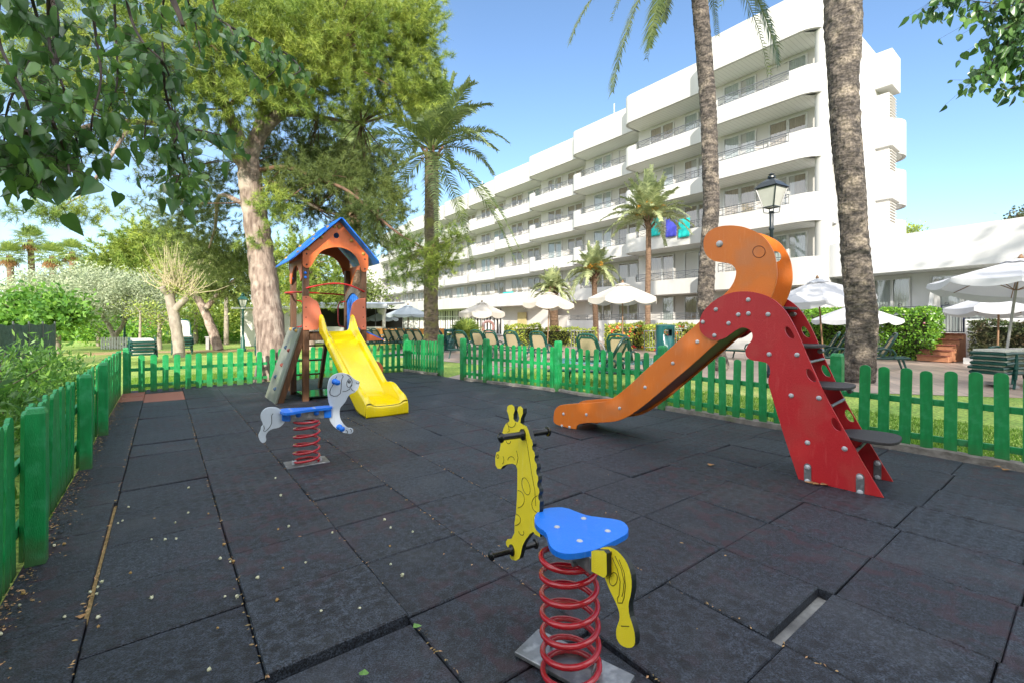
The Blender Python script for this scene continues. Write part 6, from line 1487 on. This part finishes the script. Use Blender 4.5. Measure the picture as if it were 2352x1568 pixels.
# pollarded tree
po = G(412, 819, Zg); pt = tree('pollarded_tree', 'pollarded tree with pale trunk and a brush of bare upright shoots', 'tree', po, 'trees in the garden'); Yp = po[1]
PA = lambda x, y, d=0: Vector(at(x, y, Yp+d))
mb = MB(); limb(mb, [Vector(po)-Z*.1, PA(408, 770), PA(398, 720), PA(391, 688), PA(388, 668)], .21, .16, 14, .01, 6); limb(mb, [PA(400, 718), PA(408, 705), PA(424, 690), PA(432, 680, .1)], .15, .11, 12, .005); limb(mb, [PA(390, 680), PA(378, 668, -.2), PA(372, 660, -.3)], .12, .11, 10); limb(mb, [PA(390, 680), PA(402, 664, .2), PA(408, 655, .3)], .14, .13, 10)
mb.build('trunk', M['barkg'], pt, smooth=True)
mb = MB(); tips = []
for k in range(95):
    bx, by = random.choice([(372, 660), (388, 664), (405, 656), (432, 678), (395, 660), (420, 668)]); b = PA(bx+random.uniform(-8, 8), by+random.uniform(-4, 5), random.uniform(-.4, .4))
    a = random.gauss(0, .62); up = random.uniform(.9, 2.0)*math.cos(a*.9); e = b+Vector((math.sin(a)*random.uniform(.5, 1.4)*1.3, random.gauss(0, .5), max(-.2, up))); m = b.lerp(e, .45)+Vector((math.sin(a)*.22, 0, -.06))
    mb.tube([b, m, e], [.018, .012, .004], 4, caps=False); tips += [tuple(m), tuple(e), tuple(b)]
mb.build('shoots', M['shoot'], pt)
T = np.array(tips); Pn = np.repeat(T, 8, 0)+RNG.normal(size=(len(T)*8, 3))*.12; np_mesh('young_leaves', leaf_quads(Pn, rdir(len(Pn)), .06, .035), [(0, 1, 2, 3)], 4, M['yellowgreen'], pt)
# far tree belts as one mass
def belt(name, x0, x1, Y, ytop, mat, n, rr, seed, lab=None):
    random.seed(seed); e = []
    for k in range(n):
        x = x0+(x1-x0)*k/(n-1); yt = ytop+random.uniform(-10, 12); hh = (795-yt)/2; e.append((x, yt+hh, Y+random.uniform(-2, 2), rr, hh, 1.5, .8))
    o = leaf_crown(name, px_ells(e), 22, 26, .34, .2, M[mat], None, .5, .5); tag(o, kind='stuff'); return o
belt('far_foliage', -60, 640, 46, 715, 'hedge', 26, 34, 3); belt('treeline', 640, 860, 52, 640, 'pine2', 9, 40, 4)
belt('undergrowth', 130, 600, 33, 757, 'hedge', 20, 24, 6)
belt('treeline', 1080, 1180, 95, 470, 'pine2', 1+1, 5, 9) if False else None
# ================================================================== HEDGES
def hedge(name, label, x0, x1, ytop, ybot, Y, depth, mat, ln, dens=900, core='hedge_core', flowers=None, q=None, seed=1):
    """box hedge filling the given picture columns at distance Y (front), built in world units"""
    global RNG
    if q: a, b = Vector(q[0]), Vector(q[1])
    else: a, b = Vector(at(x0, ybot, Y)), Vector(at(x1, ybot, Y))
    a.z = b.z = 0
    t = thing(name, tuple((a+b)/2+Z*-.06), label, 'hedge', 'clipped hedges')
    u = (b-a); L = u.length; u.normalize(); v = Vector((-u.y, u.x, 0)); v = v if v.y > 0 else -v
    H = CH+(HZ-ytop)/F*(a.y+b.y)/2+.06
    n = int(dens*(L*H+L*depth+depth*H)*.8); k = RNG.random(n); 
    ar = np.array([L*H, L*depth, depth*H, depth*H]); ar = ar/ar.sum(); ch = RNG.choice(4, n, p=ar)
    r1, r2 = RNG.random(n), RNG.random(n); dep = RNG.random(n)**2*.16
    A0 = np.where(ch == 0, r1*L, np.where(ch == 1, r1*L, np.where(ch == 2, dep, L-dep)))
    B0_ = np.where(ch == 0, dep, np.where(ch == 1, r2*depth, r1*depth)); C0 = np.where(ch == 1, H-dep, r2*H)
    bump = .06*np.sin(A0*5.1+C0*4)+.05*np.sin(A0*2.3-C0*7); P = np.array(a)[None]+np.outer(A0, np.array(u))+np.outer(B0_+np.where(ch == 0, bump, 0), np.array(v))
    P[:, 2] = -.06+C0+np.where(ch == 1, bump, 0)
    nrm = np.where((ch == 0)[:, None], -np.array(v)[None], np.where((ch == 1)[:, None], np.array([[0, 0, 1.]]), np.where((ch == 2)[:, None], -np.array(u)[None], np.array(u)[None])))
    d = unit(nrm*.55+rdir(n)); np_mesh('foliage', leaf_quads(P, d, ln, ln*.6), [(0, 1, 2, 3)], 4, M[mat], t)
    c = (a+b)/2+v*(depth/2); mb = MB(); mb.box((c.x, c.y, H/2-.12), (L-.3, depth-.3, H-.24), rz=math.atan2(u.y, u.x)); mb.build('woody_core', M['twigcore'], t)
    if flowers:
        for mt, cnt in flowers:
            P2 = np.array(a)[None]+np.outer(RNG.random(cnt)*L, np.array(u))+np.outer(RNG.random(cnt)*.05-.05, np.array(v)); P2[:, 2] = RNG.random(cnt)*H*.95
            Pq = np.repeat(P2, 5, 0); np_mesh('flowers', leaf_quads(Pq, rdir(len(Pq)), .09, .09), [(0, 1, 2, 3)], 4, mt, t)
    return t
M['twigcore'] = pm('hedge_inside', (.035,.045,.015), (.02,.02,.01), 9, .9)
FR = pm('hibiscus_red', (.75,.06,.05)); FP = pm('flower_orange', (.85,.3,.06))
hedge('hedge', 'bright yellow green clipped hedge left of the medium palm', 1160, 1242, 748, 790, 25, .9, 'hedgey', .11, 500)
hedge('hedge', 'dry patchy hedge behind the medium palms', 1243, 1370, 754, 790, 25.5, .8, 'hedgey', .10, 380)
hedge('hibiscus_hedge', 'hibiscus hedge with red flowers behind the loungers', 1398, 1483, 746, 795, 22.5, .9, 'hedgey', .12, 500, flowers=[(FR, 26), (FP, 14)])
hedge('hibiscus_hedge', 'flowering hedge between the slim palm and the orange slide', 1492, 1610, 748, 795, 21.5, .9, 'hedgey', .12, 420, flowers=[(FR, 16), (FP, 16)])
hedge('hedge', 'bright green hedge behind the red slide, left of the thick palm', 1855, 1950, 713, 812, 18.3, 1.0, 'hedge', .11, 700)
sa, sb_ = lhit(2016, -1.6), lhit(2146, -1.3)
hedge('hedge', 'tall clipped green hedge left of the brick steps', 0, 0, 712, 0, 0, .95, 'hedge', .10, 900, q=(LL(sa, -1.55, 0), LL(sb_, -1.55, 0)), flowers=[(pm('flower_pink', (.8,.35,.5)), 2)])
sa, sb_ = lhit(2226, -1.4), 12
hedge('hedge', 'dark thinning hedge right of the brick steps', 0, 0, 738, 0, 0, .85, 'hedged', .09, 800, q=(LL(sa, -1.4, .0), LL(sb_, -1.4, 0)))
hedge('hedge', 'low clipped hedge far across the lawn', 300, 555, 778, 798, 30, .8, 'hedge', .12, 260)
# ================================================================== LEFT BUSH behind the near fence
lb_ = thing('oleander_bush', UV(7, -1.9), 'big leafy green bush behind the left fence', 'bush')
E_ = []
for u in np.arange(3.2, 11.2, .62):
    hgt = .92+.14*math.sin(u*1.7)
    for vv in (-1.35, -2.1, -3.0): 
        q = UV(u+random.uniform(-.2, .2), vv, .42*hgt+random.uniform(-.05, .08)); E_.append((q[0], q[1], q[2], .52, .52, .58*hgt, 1.0))
C, Dn = clumps(E_, 95, .5); n = len(C); per = 26
P = np.repeat(C, per, 0)+RNG.normal(size=(n*per, 3))*.085; d = unit(np.repeat(Dn, per, 0)*.35+rdir(n*per)*.8+np.array([0, 0, .35]))
np_mesh('foliage', leaf_quads(P, d, .105, .027), [(0, 1, 2, 3)], 4, M['bush'], lb_)
mb = MB()
for k in range(60):
    q = Vector(UV(random.uniform(3.2, 11), random.uniform(-2.8, -1.2), 0)); mb.tube([q-Z*.05, q+Vector((random.gauss(0, .1), random.gauss(0, .1), .45)), q+Vector((random.gauss(0, .2), random.gauss(0, .2), .85))], [.012, .009, .004], 5)
mb.build('stems', M['twig'], lb_)
# dark netting fence behind the bush
nf = thing('netting_fence', tuple(at(60, 790, 13)), 'dark netting fence behind the leafy bush', 'fence')
a, b = Vector(at(-60, 790, 12)), Vector(at(126, 790, 17)); a.z = b.z = 0; zt_ = CH-.02
n = 30; vs = []
for i in range(n+1):
    q = a.lerp(b, i/n); vs += [q+Z*-.05+Vector((0, .03*math.sin(i*2.1), 0)), q+Z*(.7)+Vector((0, .05*math.sin(i*1.3), 0)), q+Z*(1.22+.03*math.sin(i*1.1))]
mb = MB(); mb.add(vs, [(i*3+k, i*3+k+1, (i+1)*3+k+1, (i+1)*3+k) for i in range(n) for k in range(2)]); mb.build('netting', M['net'], nf, fixn=False)
for i in range(6): q = a.lerp(b, i/5); mb = MB(); mb.tube([q-Z*.05, q+Z*1.32], .025, 7); mb.build('post', M['rail'], nf)
# ================================================================== OVERHANGING POPLAR (big heart leaves)
HL = np.array([(0, 0, 0), (.20, -.06, 0), (.42, .10, 0), (.44, .36, 0), (.26, .70, 0), (0, 1.15, 0), (-.26, .70, 0), (-.44, .36, 0), (-.42, .10, 0), (-.20, -.06, 0)])
HF = [(0, 1, 2, 3, 4, 5), (0, 5, 6, 7, 8, 9)]
def heart_leaves(name, P, size, mat, parent, hang=1.0):
    n = len(P); fold = RNG.uniform(.05, .6, n); V = []
    dn = unit(np.array([0, 0, -1.0])[None]*hang+RNG.normal(size=(n, 3))*.38); x, y = frame(dn)
    # x across, y normal
    sz = np.broadcast_to(size, n)*RNG.uniform(.6, 1.15, n)
    out = np.zeros((n, 10, 3))
    for k in range(10):
        hx, hy, _ = HL[k]; curl = .12*hy*hy
        out[:, k] = P+sz[:, None]*(x*hx*np.cos(fold)[:, None]+dn*hy+y*(abs(hx)*np.sin(fold)-curl*RNG.uniform(.5, 1.5, n)*(k == 5)-curl)[:, None])
    return np_mesh(name, out.reshape(-1, 3), HF, 10, mat, parent)
pop = tree('poplar_tree', 'overhanging tree with large heart shaped dark leaves at the upper left', 'tree', (-4.6, -1.6, -.05), 'overhanging broadleaf trees')
random.seed(31)
mb = MB(); limb(mb, [(-4.6, -1.6, -.1), (-4.5, -1.5, 1.5), (-4.3, -1.2, 3.2), (-4.0, -.6, 5.0), (-3.8, -.2, 7)], .24, .1, 14, .02, 6)
limb(mb, [(-4.35, -1.3, 2.9), (-3.6, -.2, 3.8), (-2.6, 1.2, 3.9), tuple(at(300, -160, 2.6)), tuple(at(420, 60, 2.7))], .09, .010, 9, .01)
limb(mb, [(-4.35, -1.3, 2.9), (-4.0, .2, 3.5), (-3.4, 1.4, 3.1), tuple(at(60, -80, 2.5)), tuple(at(110, 250, 2.4))], .07, .008, 8, .01)
HP = []; 
branches = [([(280, -60), (300, 40), (330, 100), (372, 140), (395, 195), (400, 240), (414, 322)], 2.5, 5.0, 34), ([(372, 140), (385, 235), (412, 300), (400, 330), (415, 390), (395, 440)], 2.5, 4.0, 40),
  ([(385, -60), (370, 60), (380, 150)], 2.8, 3.0, 22), ([(480, -40), (500, 40), (528, 62), (545, 120)], 3.2, 2.6, 22), ([(528, 62), (580, 90), (620, 115), (640, 150), (612, 180)], 3.3, 1.4, 22), ([(640, 115), (665, 130), (690, 160), (668, 175)], 3.3, 1.4, 14), ([(545, 120), (565, 150), (600, 185)], 3.3, 1.2, 10),
  ([(110, -60), (112, 60), (118, 130), (145, 200), (170, 300), (190, 380)], 2.2, 3.0, 44), ([(0, -40), (-5, 80), (20, 150), (60, 230), (80, 330), (95, 420)], 2.0, 3.0, 44), ([(60, -40), (90, 70), (60, 160), (20, 240), (10, 330), (30, 400)], 2.2, 3.0, 40), ([(200, -60), (220, 80), (232, 180), (210, 280), (215, 330)], 2.3, 3.4, 38), ([(260, -60), (265, 60), (270, 180), (255, 240)], 2.6, 3.4, 34),
  ([(420, 300), (460, 300), (500, 310), (540, 320)], 2.9, 1.8, 18), ([(415, 340), (430, 400), (440, 440)], 2.7, 1.8, 16), ([(395, 230), (345, 240), (330, 330)], 2.6, 3, 18), ([(120, 280), (150, 350), (160, 400)], 2.0, 3, 24), ([(60, 300), (50, 360), (60, 400)], 2.1, 3, 24), ([(20, 330), (10, 380)], 2.2, 2, 14), ([(430, 0), (450, 60), (460, 120)], 3.1, 2.6, 18)]
for pl, Y, jit, cnt in branches:
    P = [Vector(at(x, y, Y+.12*math.sin(i*1.7))) for i, (x, y) in enumerate(pl)]
    Qb = limb(mb, P, .008, .0028, 6, 0, 4)
    for k in range(int(cnt*1.9)):
        b = random.choice(Qb); o = b+Vector((random.gauss(0, .018*jit), random.gauss(0, .09), random.gauss(-.02, .016*jit)))
        mb.tube([b, b.lerp(o, .5)+Z*.01, o], .0012, 3, caps=False); HP.append((tuple(o), random.choice((.05, .066, .078, .088))))
heart_leaves('near_leaves', np.array([p[0] for p in HP]), np.array([p[1] for p in HP]), M['poplar'], pop)
EP = [(-3.4, -2.6, 7.6, 1.9, 1.4, 1.3, 1), (-2.2, -3.2, 6.6, 1.6, 1.2, 1.2, .9)]
leaf_crown('crown', EP, 22, 22, .14, .11, M['poplar'], pop, .22)
mb.build('trunk', M['twig'], pop, smooth=True)
# right hand overhanging sprays
po2 = tree('poplar_tree', 'leafy sprays of a broadleaf tree hanging into the top right corner', 'tree', (9.4, 2.2, -.05), 'overhanging broadleaf trees')
mb = MB(); limb(mb, [(9.4, 2.2, -.1), (9.2, 2.3, 2.5), (8.8, 2.6, 5), (8.2, 3.2, 7)], .2, .09, 12, .02, 6)
HP = []
limb(mb, [(8.8, 2.6, 5.0), (7.4, 3.6, 5.4), tuple(at(2420, -60, 4.7)), tuple(at(2350, 20, 4.8)), tuple(at(2320, 100, 4.8)), tuple(at(2295, 150, 4.8))], .07, .006, 8, .005)
for pl, cnt, jit in (([(2420, -40), (2350, 15), (2280, 8), (2200, 0), (2140, 3)], 120, .055), ([(2360, 0), (2345, 60), (2310, 110), (2270, 150), (2240, 185)], 110, .075), ([(2380, 90), (2340, 125), (2300, 150)], 80, .09), ([(2400, 150), (2350, 165), (2345, 195)], 40, .07), ([(2345, 50), (2300, 70), (2290, 80)], 24, .05), ([(2420, -10), (2360, 25), (2250, 25)], 50, .05)):
    P = [Vector(at(x, y, 4.8)) for x, y in pl]; Qb = limb(mb, P, .008, .003, 5, 0, 4)
    for k in range(int(cnt*1.5)):
        b = random.choice(Qb); o = b+Vector((random.gauss(0, jit), random.gauss(0, .15), random.gauss(-.02, jit*.8))); mb.tube([b, o], .0015, 3, caps=False); HP.append(tuple(o))
heart_leaves('near_leaves', np.array(HP), .092, M['poplar'], po2)
leaf_crown('crown', [(9.2, 2.2, 7.2, 1.8, 1.8, 1.5, .8)], 22, 22, .14, .11, M['poplar'], po2, .22)
mb.build('trunk', M['twig'], po2, smooth=True)
# ================================================================== ROW OF TREES BEHIND THE VIEWER (they shade the playground)
for i, (x, y, zc, r, rz_, dn) in enumerate(((-12.5, -7.5, 2.8, 2.8, 2.2, 1), (-8.3, -8.5, 3.0, 2.8, 2.4, 1), (-3.0, -8.0, 4.0, 2.7, 3.0, 1), (1.4, -8.5, 4.2, 2.8, 3.2, 1), (5.6, -8.0, 4.3, 3.0, 3.4, 1), (10.2, -8.5, 4.8, 3.1, 3.6, .9), (15.0, -8.5, 4.6, 3.1, 3.6, .7), (20.0, -8.5, 4.4, 3.0, 3.3, .6), (15.9, -1.5, 9.9, 1.6, 1.1, .16), (18.6, -2.5, 10, 2.2, 1.5, .32))):
    t = tree('shade_tree', 'dense garden tree standing behind the camera', 'tree', (x, y, -.05), 'row of shade trees behind the viewer')
    e = [(x, y, zc, r, 1.6, rz_, 1.0), (x+.8, y-1.4, zc-.6, r*.8, 1.4, rz_*.8, 1), (x-1.0, y+.7, zc-.3, r*.7, 1.2, rz_*.75, 1)]
    e.append((x+.4, y, zc+rz_*.95, r*1.0, 1.3, 1.3, .35))
    leaf_crown('crown', e, 17*dn, 30, .34, .26, M['shade_tree'], t, .38, .25)
    mb = MB(); limb(mb, [(x, y, -.1), (x+.1, y, zc*.5), (x, y, zc)], .25, .12, 10, .02); mb.build('trunk', M['barkd'], t, smooth=True)
# ================================================================== GRASS & LITTER
def grass(name, quads, n, h, seed):
    """blades scattered over convex quads of ground points"""
    rng = np.random.default_rng(seed); Ps = []
    ar = []
    for q in quads:
        a, b, c, d = [np.array(p[:2]) for p in q]; ar.append(abs(np.cross(c-a, d-b))/2)
    ar = np.array(ar); cnt = (n*ar/ar.sum()).astype(int)
    for q, k in zip(quads, cnt):
        a, b, c, d = [np.array(p[:2]) for p in q]; u, v = rng.random((k, 1)), rng.random((k, 1)); Ps.append((a*(1-u)+b*u)*(1-v)+(d*(1-u)+c*u)*v)
    P = np.concatenate(Ps); P = np.concatenate([P, np.full((len(P), 1), -.077)], 1); m = len(P)
    d = unit(np.array([0, 0, 1.0])+rng.normal(size=(m, 3))*.42); hh = h*rng.uniform(.5, 1.3, (m, 1)); x = unit(np.cross(d, rdir(m))); w_ = hh*.11
    V = np.stack([P-x*w_, P+x*w_, P+d*hh+np.array([0, 0, -1])*hh*.05], 1).reshape(-1, 3)
    o = np_mesh(name, V, [(0, 1, 2)], 3, M['grass']); tag(o, kind='stuff'); return o
def off(a, b, s0, s1):  # strip beside line a-b, offset outward (away from camera)
    a, b = Vector(a), Vector(b); t = (b-a).normalized(); n_ = Vector((t.y, -t.x, 0)); n_ = n_ if n_.dot(Vector((a.x+b.x, a.y+b.y, 0))) > 0 else -n_
    return [a+n_*s0, b+n_*s0, b+n_*s1, a+n_*s1]
grass('grass', [off(K2, K4, .05, 1.1)], 30000, .05, 1)
grass('grass_tufts', [off(K2, K4, .03, .16), off(K1, K2, .03, .16), off(Bf, C2, .0, .15), off(C2, E2, -.05, .12)], 16000, .10, 2)
grass('grass', [off(K2, K4, 1.1, 2.6), off(K1, K2, .1, 2.5)], 42000, .045, 3)
grass('grass', [off(A, Bf, .05, 3.5), off(Bf, C2, .05, 2.5)], 60000, .05, 4)
# fallen blossoms, measured in the picture
bl = [(430,1122),(430,1180),(383,1240),(405,1240),(404,1199),(481,1180),(632,1101),(643,1138),(302,1319),(349,1377),(350,1240),(519,1251),(509,1286),(526,1292),(520,1370),(542,1370),(587,1330),(652,1304),(700,1292),(633,1383),(741,1404),(829,1397),(897,1212),(895,1254),(895,1298),(927,1320),(763,1223),(886,1195),(950,1222),(638,1217),(666,1209),(223,1352),(218,1365),(222,1423),(144,1419),(55,1366),(43,1394),(475,1544),(224,1440),(5,1459),(503,1443),(152,1250),(125,1257),(298,1166),(279,1198),(272,1203),(235,1341),(540,1290),(210,1362)]
BM = None
for k, (x, y) in enumerate(bl):
    p = G(x, y, .004); dry = k in (8, 19, 38, 40) or k % 6 == 5
    mb = MB(); n = 5
    prof = [(.002, 0), (.006, .003), (.0085, .009), (.007, .016)]
    if BM is None or True:
        pass
    s = random.uniform(.55, 1.0); ax = Vector((random.gauss(0, 1), random.gauss(0, 1), random.uniform(-.1, .8))).normalized()
    c = Vector(p)+Z*.008*s
    mb.lathe(c, [(r*s, h*s) for r, h in prof], 8, ax, caps=True)
    u = ax.cross(Vector((.3, .2, .9))).normalized(); w_ = ax.cross(u)
    for q in range(5):
        a = 2*PI*q/5; e = u*math.cos(a)+w_*math.sin(a); f = u*-math.sin(a)+w_*math.cos(a); b_ = c+ax*.014*s+e*.005*s
        mb.add([b_-f*.004*s, b_+f*.004*s, b_+e*.008*s+ax*.002*s], [(0, 1, 2)])
    o = mb.build('fallen_blossom', M['blossomb'] if dry else M['blossom'], fixn=False)
    # label by look and place
    tag(o, ('dry brown' if dry else 'pale cream')+' fallen blossom on the dark rubber tiles', 'blossom', ('dry' if dry else 'pale')+' fallen blossoms on the tiles')
lv = [(958, 1438, 'greenleaf', 'green fallen leaf in the tile gap near the picture centre bottom'), (1634, 1067, 'deadleaf', 'dry leaf on the pale tile left of the red slide foot'), (1858, 1107, 'deadleaf', 'brown leaf at the left foot bracket of the slide'), (1875, 1111, 'deadleaf', 'curled brown leaf between the two foot brackets of the slide'), (1893, 1112, 'deadleaf', 'small brown leaf under the red panel edge'), (2290, 1071, 'deadleaf', 'brown leaf on the tiles by the right kerb'), (2310, 1078, 'deadleaf', 'second brown leaf on the tiles nearer the right edge'), (184, 1416, 'deadleaf', 'torn tan leaf scrap in the gap of the left tile column'), (835, 1547, 'greenleaf', 'yellowish leaf edge in the wide gap at the bottom')]
for x, y, mt, lb in lv:
    p = G(x, y, .006); s = .020 if y > 1300 else .034; a = random.uniform(0, 6); mb = MB(); vs = []
    for k in range(10):
        q = 2*PI*k/10; rr = s*(1 if k % 2 else .78)*(1.5 if k in (0,) else 1); vs.append(Vector(p)+Vector((rr*math.cos(q+a), rr*.7*math.sin(q+a), .005+.004*math.cos(2*q))))
    vs.append(Vector(p)+Z*.010); mb.add(vs, [(k, (k+1) % 10, 10) for k in range(10)]); o = mb.build('fallen_leaf', M[mt], fixn=False); tag(o, lb, 'leaf', 'fallen leaves on the tiles')

# fine litter: needles and crumbs in the joints and by the fence
rng = np.random.default_rng(77); n = 2600
u = rng.uniform(.6, 10.5, n); v = -.59+np.abs(rng.normal(size=n))*.05
k = n//3; v[:k] = rng.choice([-.27, .298, .862, 1.425, 1.99], k)+rng.normal(size=k)*.006; u[:k] = rng.uniform(.5, 8, k); k2 = 2*n//5; v[k:k2] = rng.uniform(-.5, 5.2, k2-k)
pts_ = np.outer(u, np.array(d1))+np.outer(v, np.array(d2)); pts_[:, 2] = .004
dd = rng.normal(size=(n, 3)); dd[:, 2] *= .12; dd = unit(dd); xx = unit(np.cross(dd, np.array([0, 0, 1.0]))); ll_ = rng.uniform(.006, .028, (n, 1)); ww = rng.uniform(.001, .005, (n, 1))
V = np.stack([pts_, pts_+dd*ll_*.5+xx*ww+np.array([0, 0, .003]), pts_+dd*ll_, pts_+dd*ll_*.5-xx*ww], 1).reshape(-1, 3)
tag(np_mesh('leaf_litter', V, [(0, 1, 2, 3)], 4, pm('dry_litter', (.42,.28,.12), (.25,.15,.07), 30, .8, island=.4)), kind='stuff')
# ================================================================== CAMERA, SUN, SKY
cam = bpy.data.cameras.new('camera'); co = bpy.data.objects.new('camera', cam); col.objects.link(co); sc.camera = co
co.location = (0, 0, CH); co.rotation_euler = (PI/2, 0, 0); cam.sensor_width = 36; cam.lens = 36*F/2352; cam.shift_y = (HZ-784)/2352; cam.clip_end = 3000; cam.clip_start = .05
SUN_EL, SUN_AZ = math.radians(21), (-.06, -1.0)
sd = Vector((SUN_AZ[0], SUN_AZ[1], 0)).normalized()*math.cos(SUN_EL)+Z*math.sin(SUN_EL)
su = bpy.data.lights.new('sun', 'SUN'); su.energy = 2.5; su.angle = math.radians(.6); su.color = (1, .93, .82)
so_ = bpy.data.objects.new('sun', su); col.objects.link(so_); so_.rotation_euler = (-sd).to_track_quat('-Z', 'Y').to_euler(); so_.location = (0, -20, 30)
w = bpy.data.worlds.new('World'); sc.world = w; w.use_nodes = True; nt = w.node_tree; N, L = nt.nodes, nt.links
bg = N['Background']; sky = N.new('ShaderNodeTexSky'); sky.sky_type = 'NISHITA'; sky.sun_disc = False; sky.sun_elevation = SUN_EL
sky.sun_rotation = math.atan2(sd.x, sd.y); sky.air_density = 1.0; sky.dust_density = .15; sky.ozone_density = 3.0
tc = N.new('ShaderNodeTexCoord')
# thin high cloud veil low in the west, part of the sky itself
mp = N.new('ShaderNodeMapping'); mp.inputs['Scale'].default_value = (1.2, 1.2, 4.5); L.new(tc.outputs['Generated'], mp.inputs['Vector'])
nz = N.new('ShaderNodeTexNoise'); nz.inputs['Scale'].default_value = 1.6; nz.inputs['Detail'].default_value = 6; L.new(mp.outputs[0], nz.inputs['Vector'])
sx = N.new('ShaderNodeSeparateXYZ'); L.new(tc.outputs['Generated'], sx.inputs[0])
mr = N.new('ShaderNodeMapRange'); mr.inputs['From Min'].default_value = -.05; mr.inputs['From Max'].default_value = -.75; mr.inputs['To Max'].default_value = .5; L.new(sx.outputs['X'], mr.inputs['Value'])
ad = N.new('ShaderNodeMath'); ad.operation = 'MULTIPLY'; L.new(nz.outputs['Fac'], ad.inputs[0]); L.new(mr.outputs[0], ad.inputs[1])
mz = N.new('ShaderNodeMapRange'); mz.inputs['From Min'].default_value = .75; mz.inputs['From Max'].default_value = .1; L.new(sx.outputs['Z'], mz.inputs['Value'])
m2 = N.new('ShaderNodeMath'); m2.operation = 'MULTIPLY'; m2.use_clamp = True; L.new(ad.outputs[0], m2.inputs[0]); L.new(mz.outputs[0], m2.inputs[1])
mx = N.new('ShaderNodeMix'); mx.data_type = 'RGBA'; L.new(m2.outputs[0], mx.inputs['Factor']); L.new(sky.outputs[0], mx.inputs['A']); mx.inputs['B'].default_value = (4.2, 4.9, 5.8, 1)
# unseen cloud bank overhead and behind the viewer, added to brighten the open shade
nb = N.new('ShaderNodeTexNoise'); nb.inputs['Scale'].default_value = 2.6; nb.inputs['Detail'].default_value = 5; L.new(tc.outputs['Generated'], nb.inputs['Vector'])
r1 = N.new('ShaderNodeMapRange'); r1.inputs['From Min'].default_value = .25; r1.inputs['From Max'].default_value = -.25; L.new(sx.outputs['Y'], r1.inputs['Value'])
r2 = N.new('ShaderNodeMapRange'); r2.inputs['From Min'].default_value = .66; r2.inputs['From Max'].default_value = .86; L.new(sx.outputs['Z'], r2.inputs['Value'])
mm = N.new('ShaderNodeMath'); mm.operation = 'MAXIMUM'; L.new(r1.outputs[0], mm.inputs[0]); L.new(r2.outputs[0], mm.inputs[1])
r3 = N.new('ShaderNodeMapRange'); r3.inputs['From Min'].default_value = .30; r3.inputs['From Max'].default_value = .55; L.new(nb.outputs['Fac'], r3.inputs['Value'])
m4 = N.new('ShaderNodeMath'); m4.operation = 'MULTIPLY'; m4.use_clamp = True; L.new(mm.outputs[0], m4.inputs[0]); L.new(r3.outputs[0], m4.inputs[1])
m5 = N.new('ShaderNodeMix'); m5.data_type = 'RGBA'; L.new(m4.outputs[0], m5.inputs['Factor']); L.new(mx.outputs['Result'], m5.inputs['A']); m5.inputs['B'].default_value = (10.0, 10.2, 10.6, 1)
L.new(m5.outputs['Result'], bg.inputs['Color']); bg.inputs['Strength'].default_value = .095
sc.view_settings.view_transform = 'Standard'; sc.view_settings.look = 'None'; sc.view_settings.exposure = 1.55; sc.view_settings.gamma = 1
sc.cycles.max_bounces = 8; sc.cycles.transparent_max_bounces = 12
try: sc.cycles.use_denoising = True
except Exception: pass
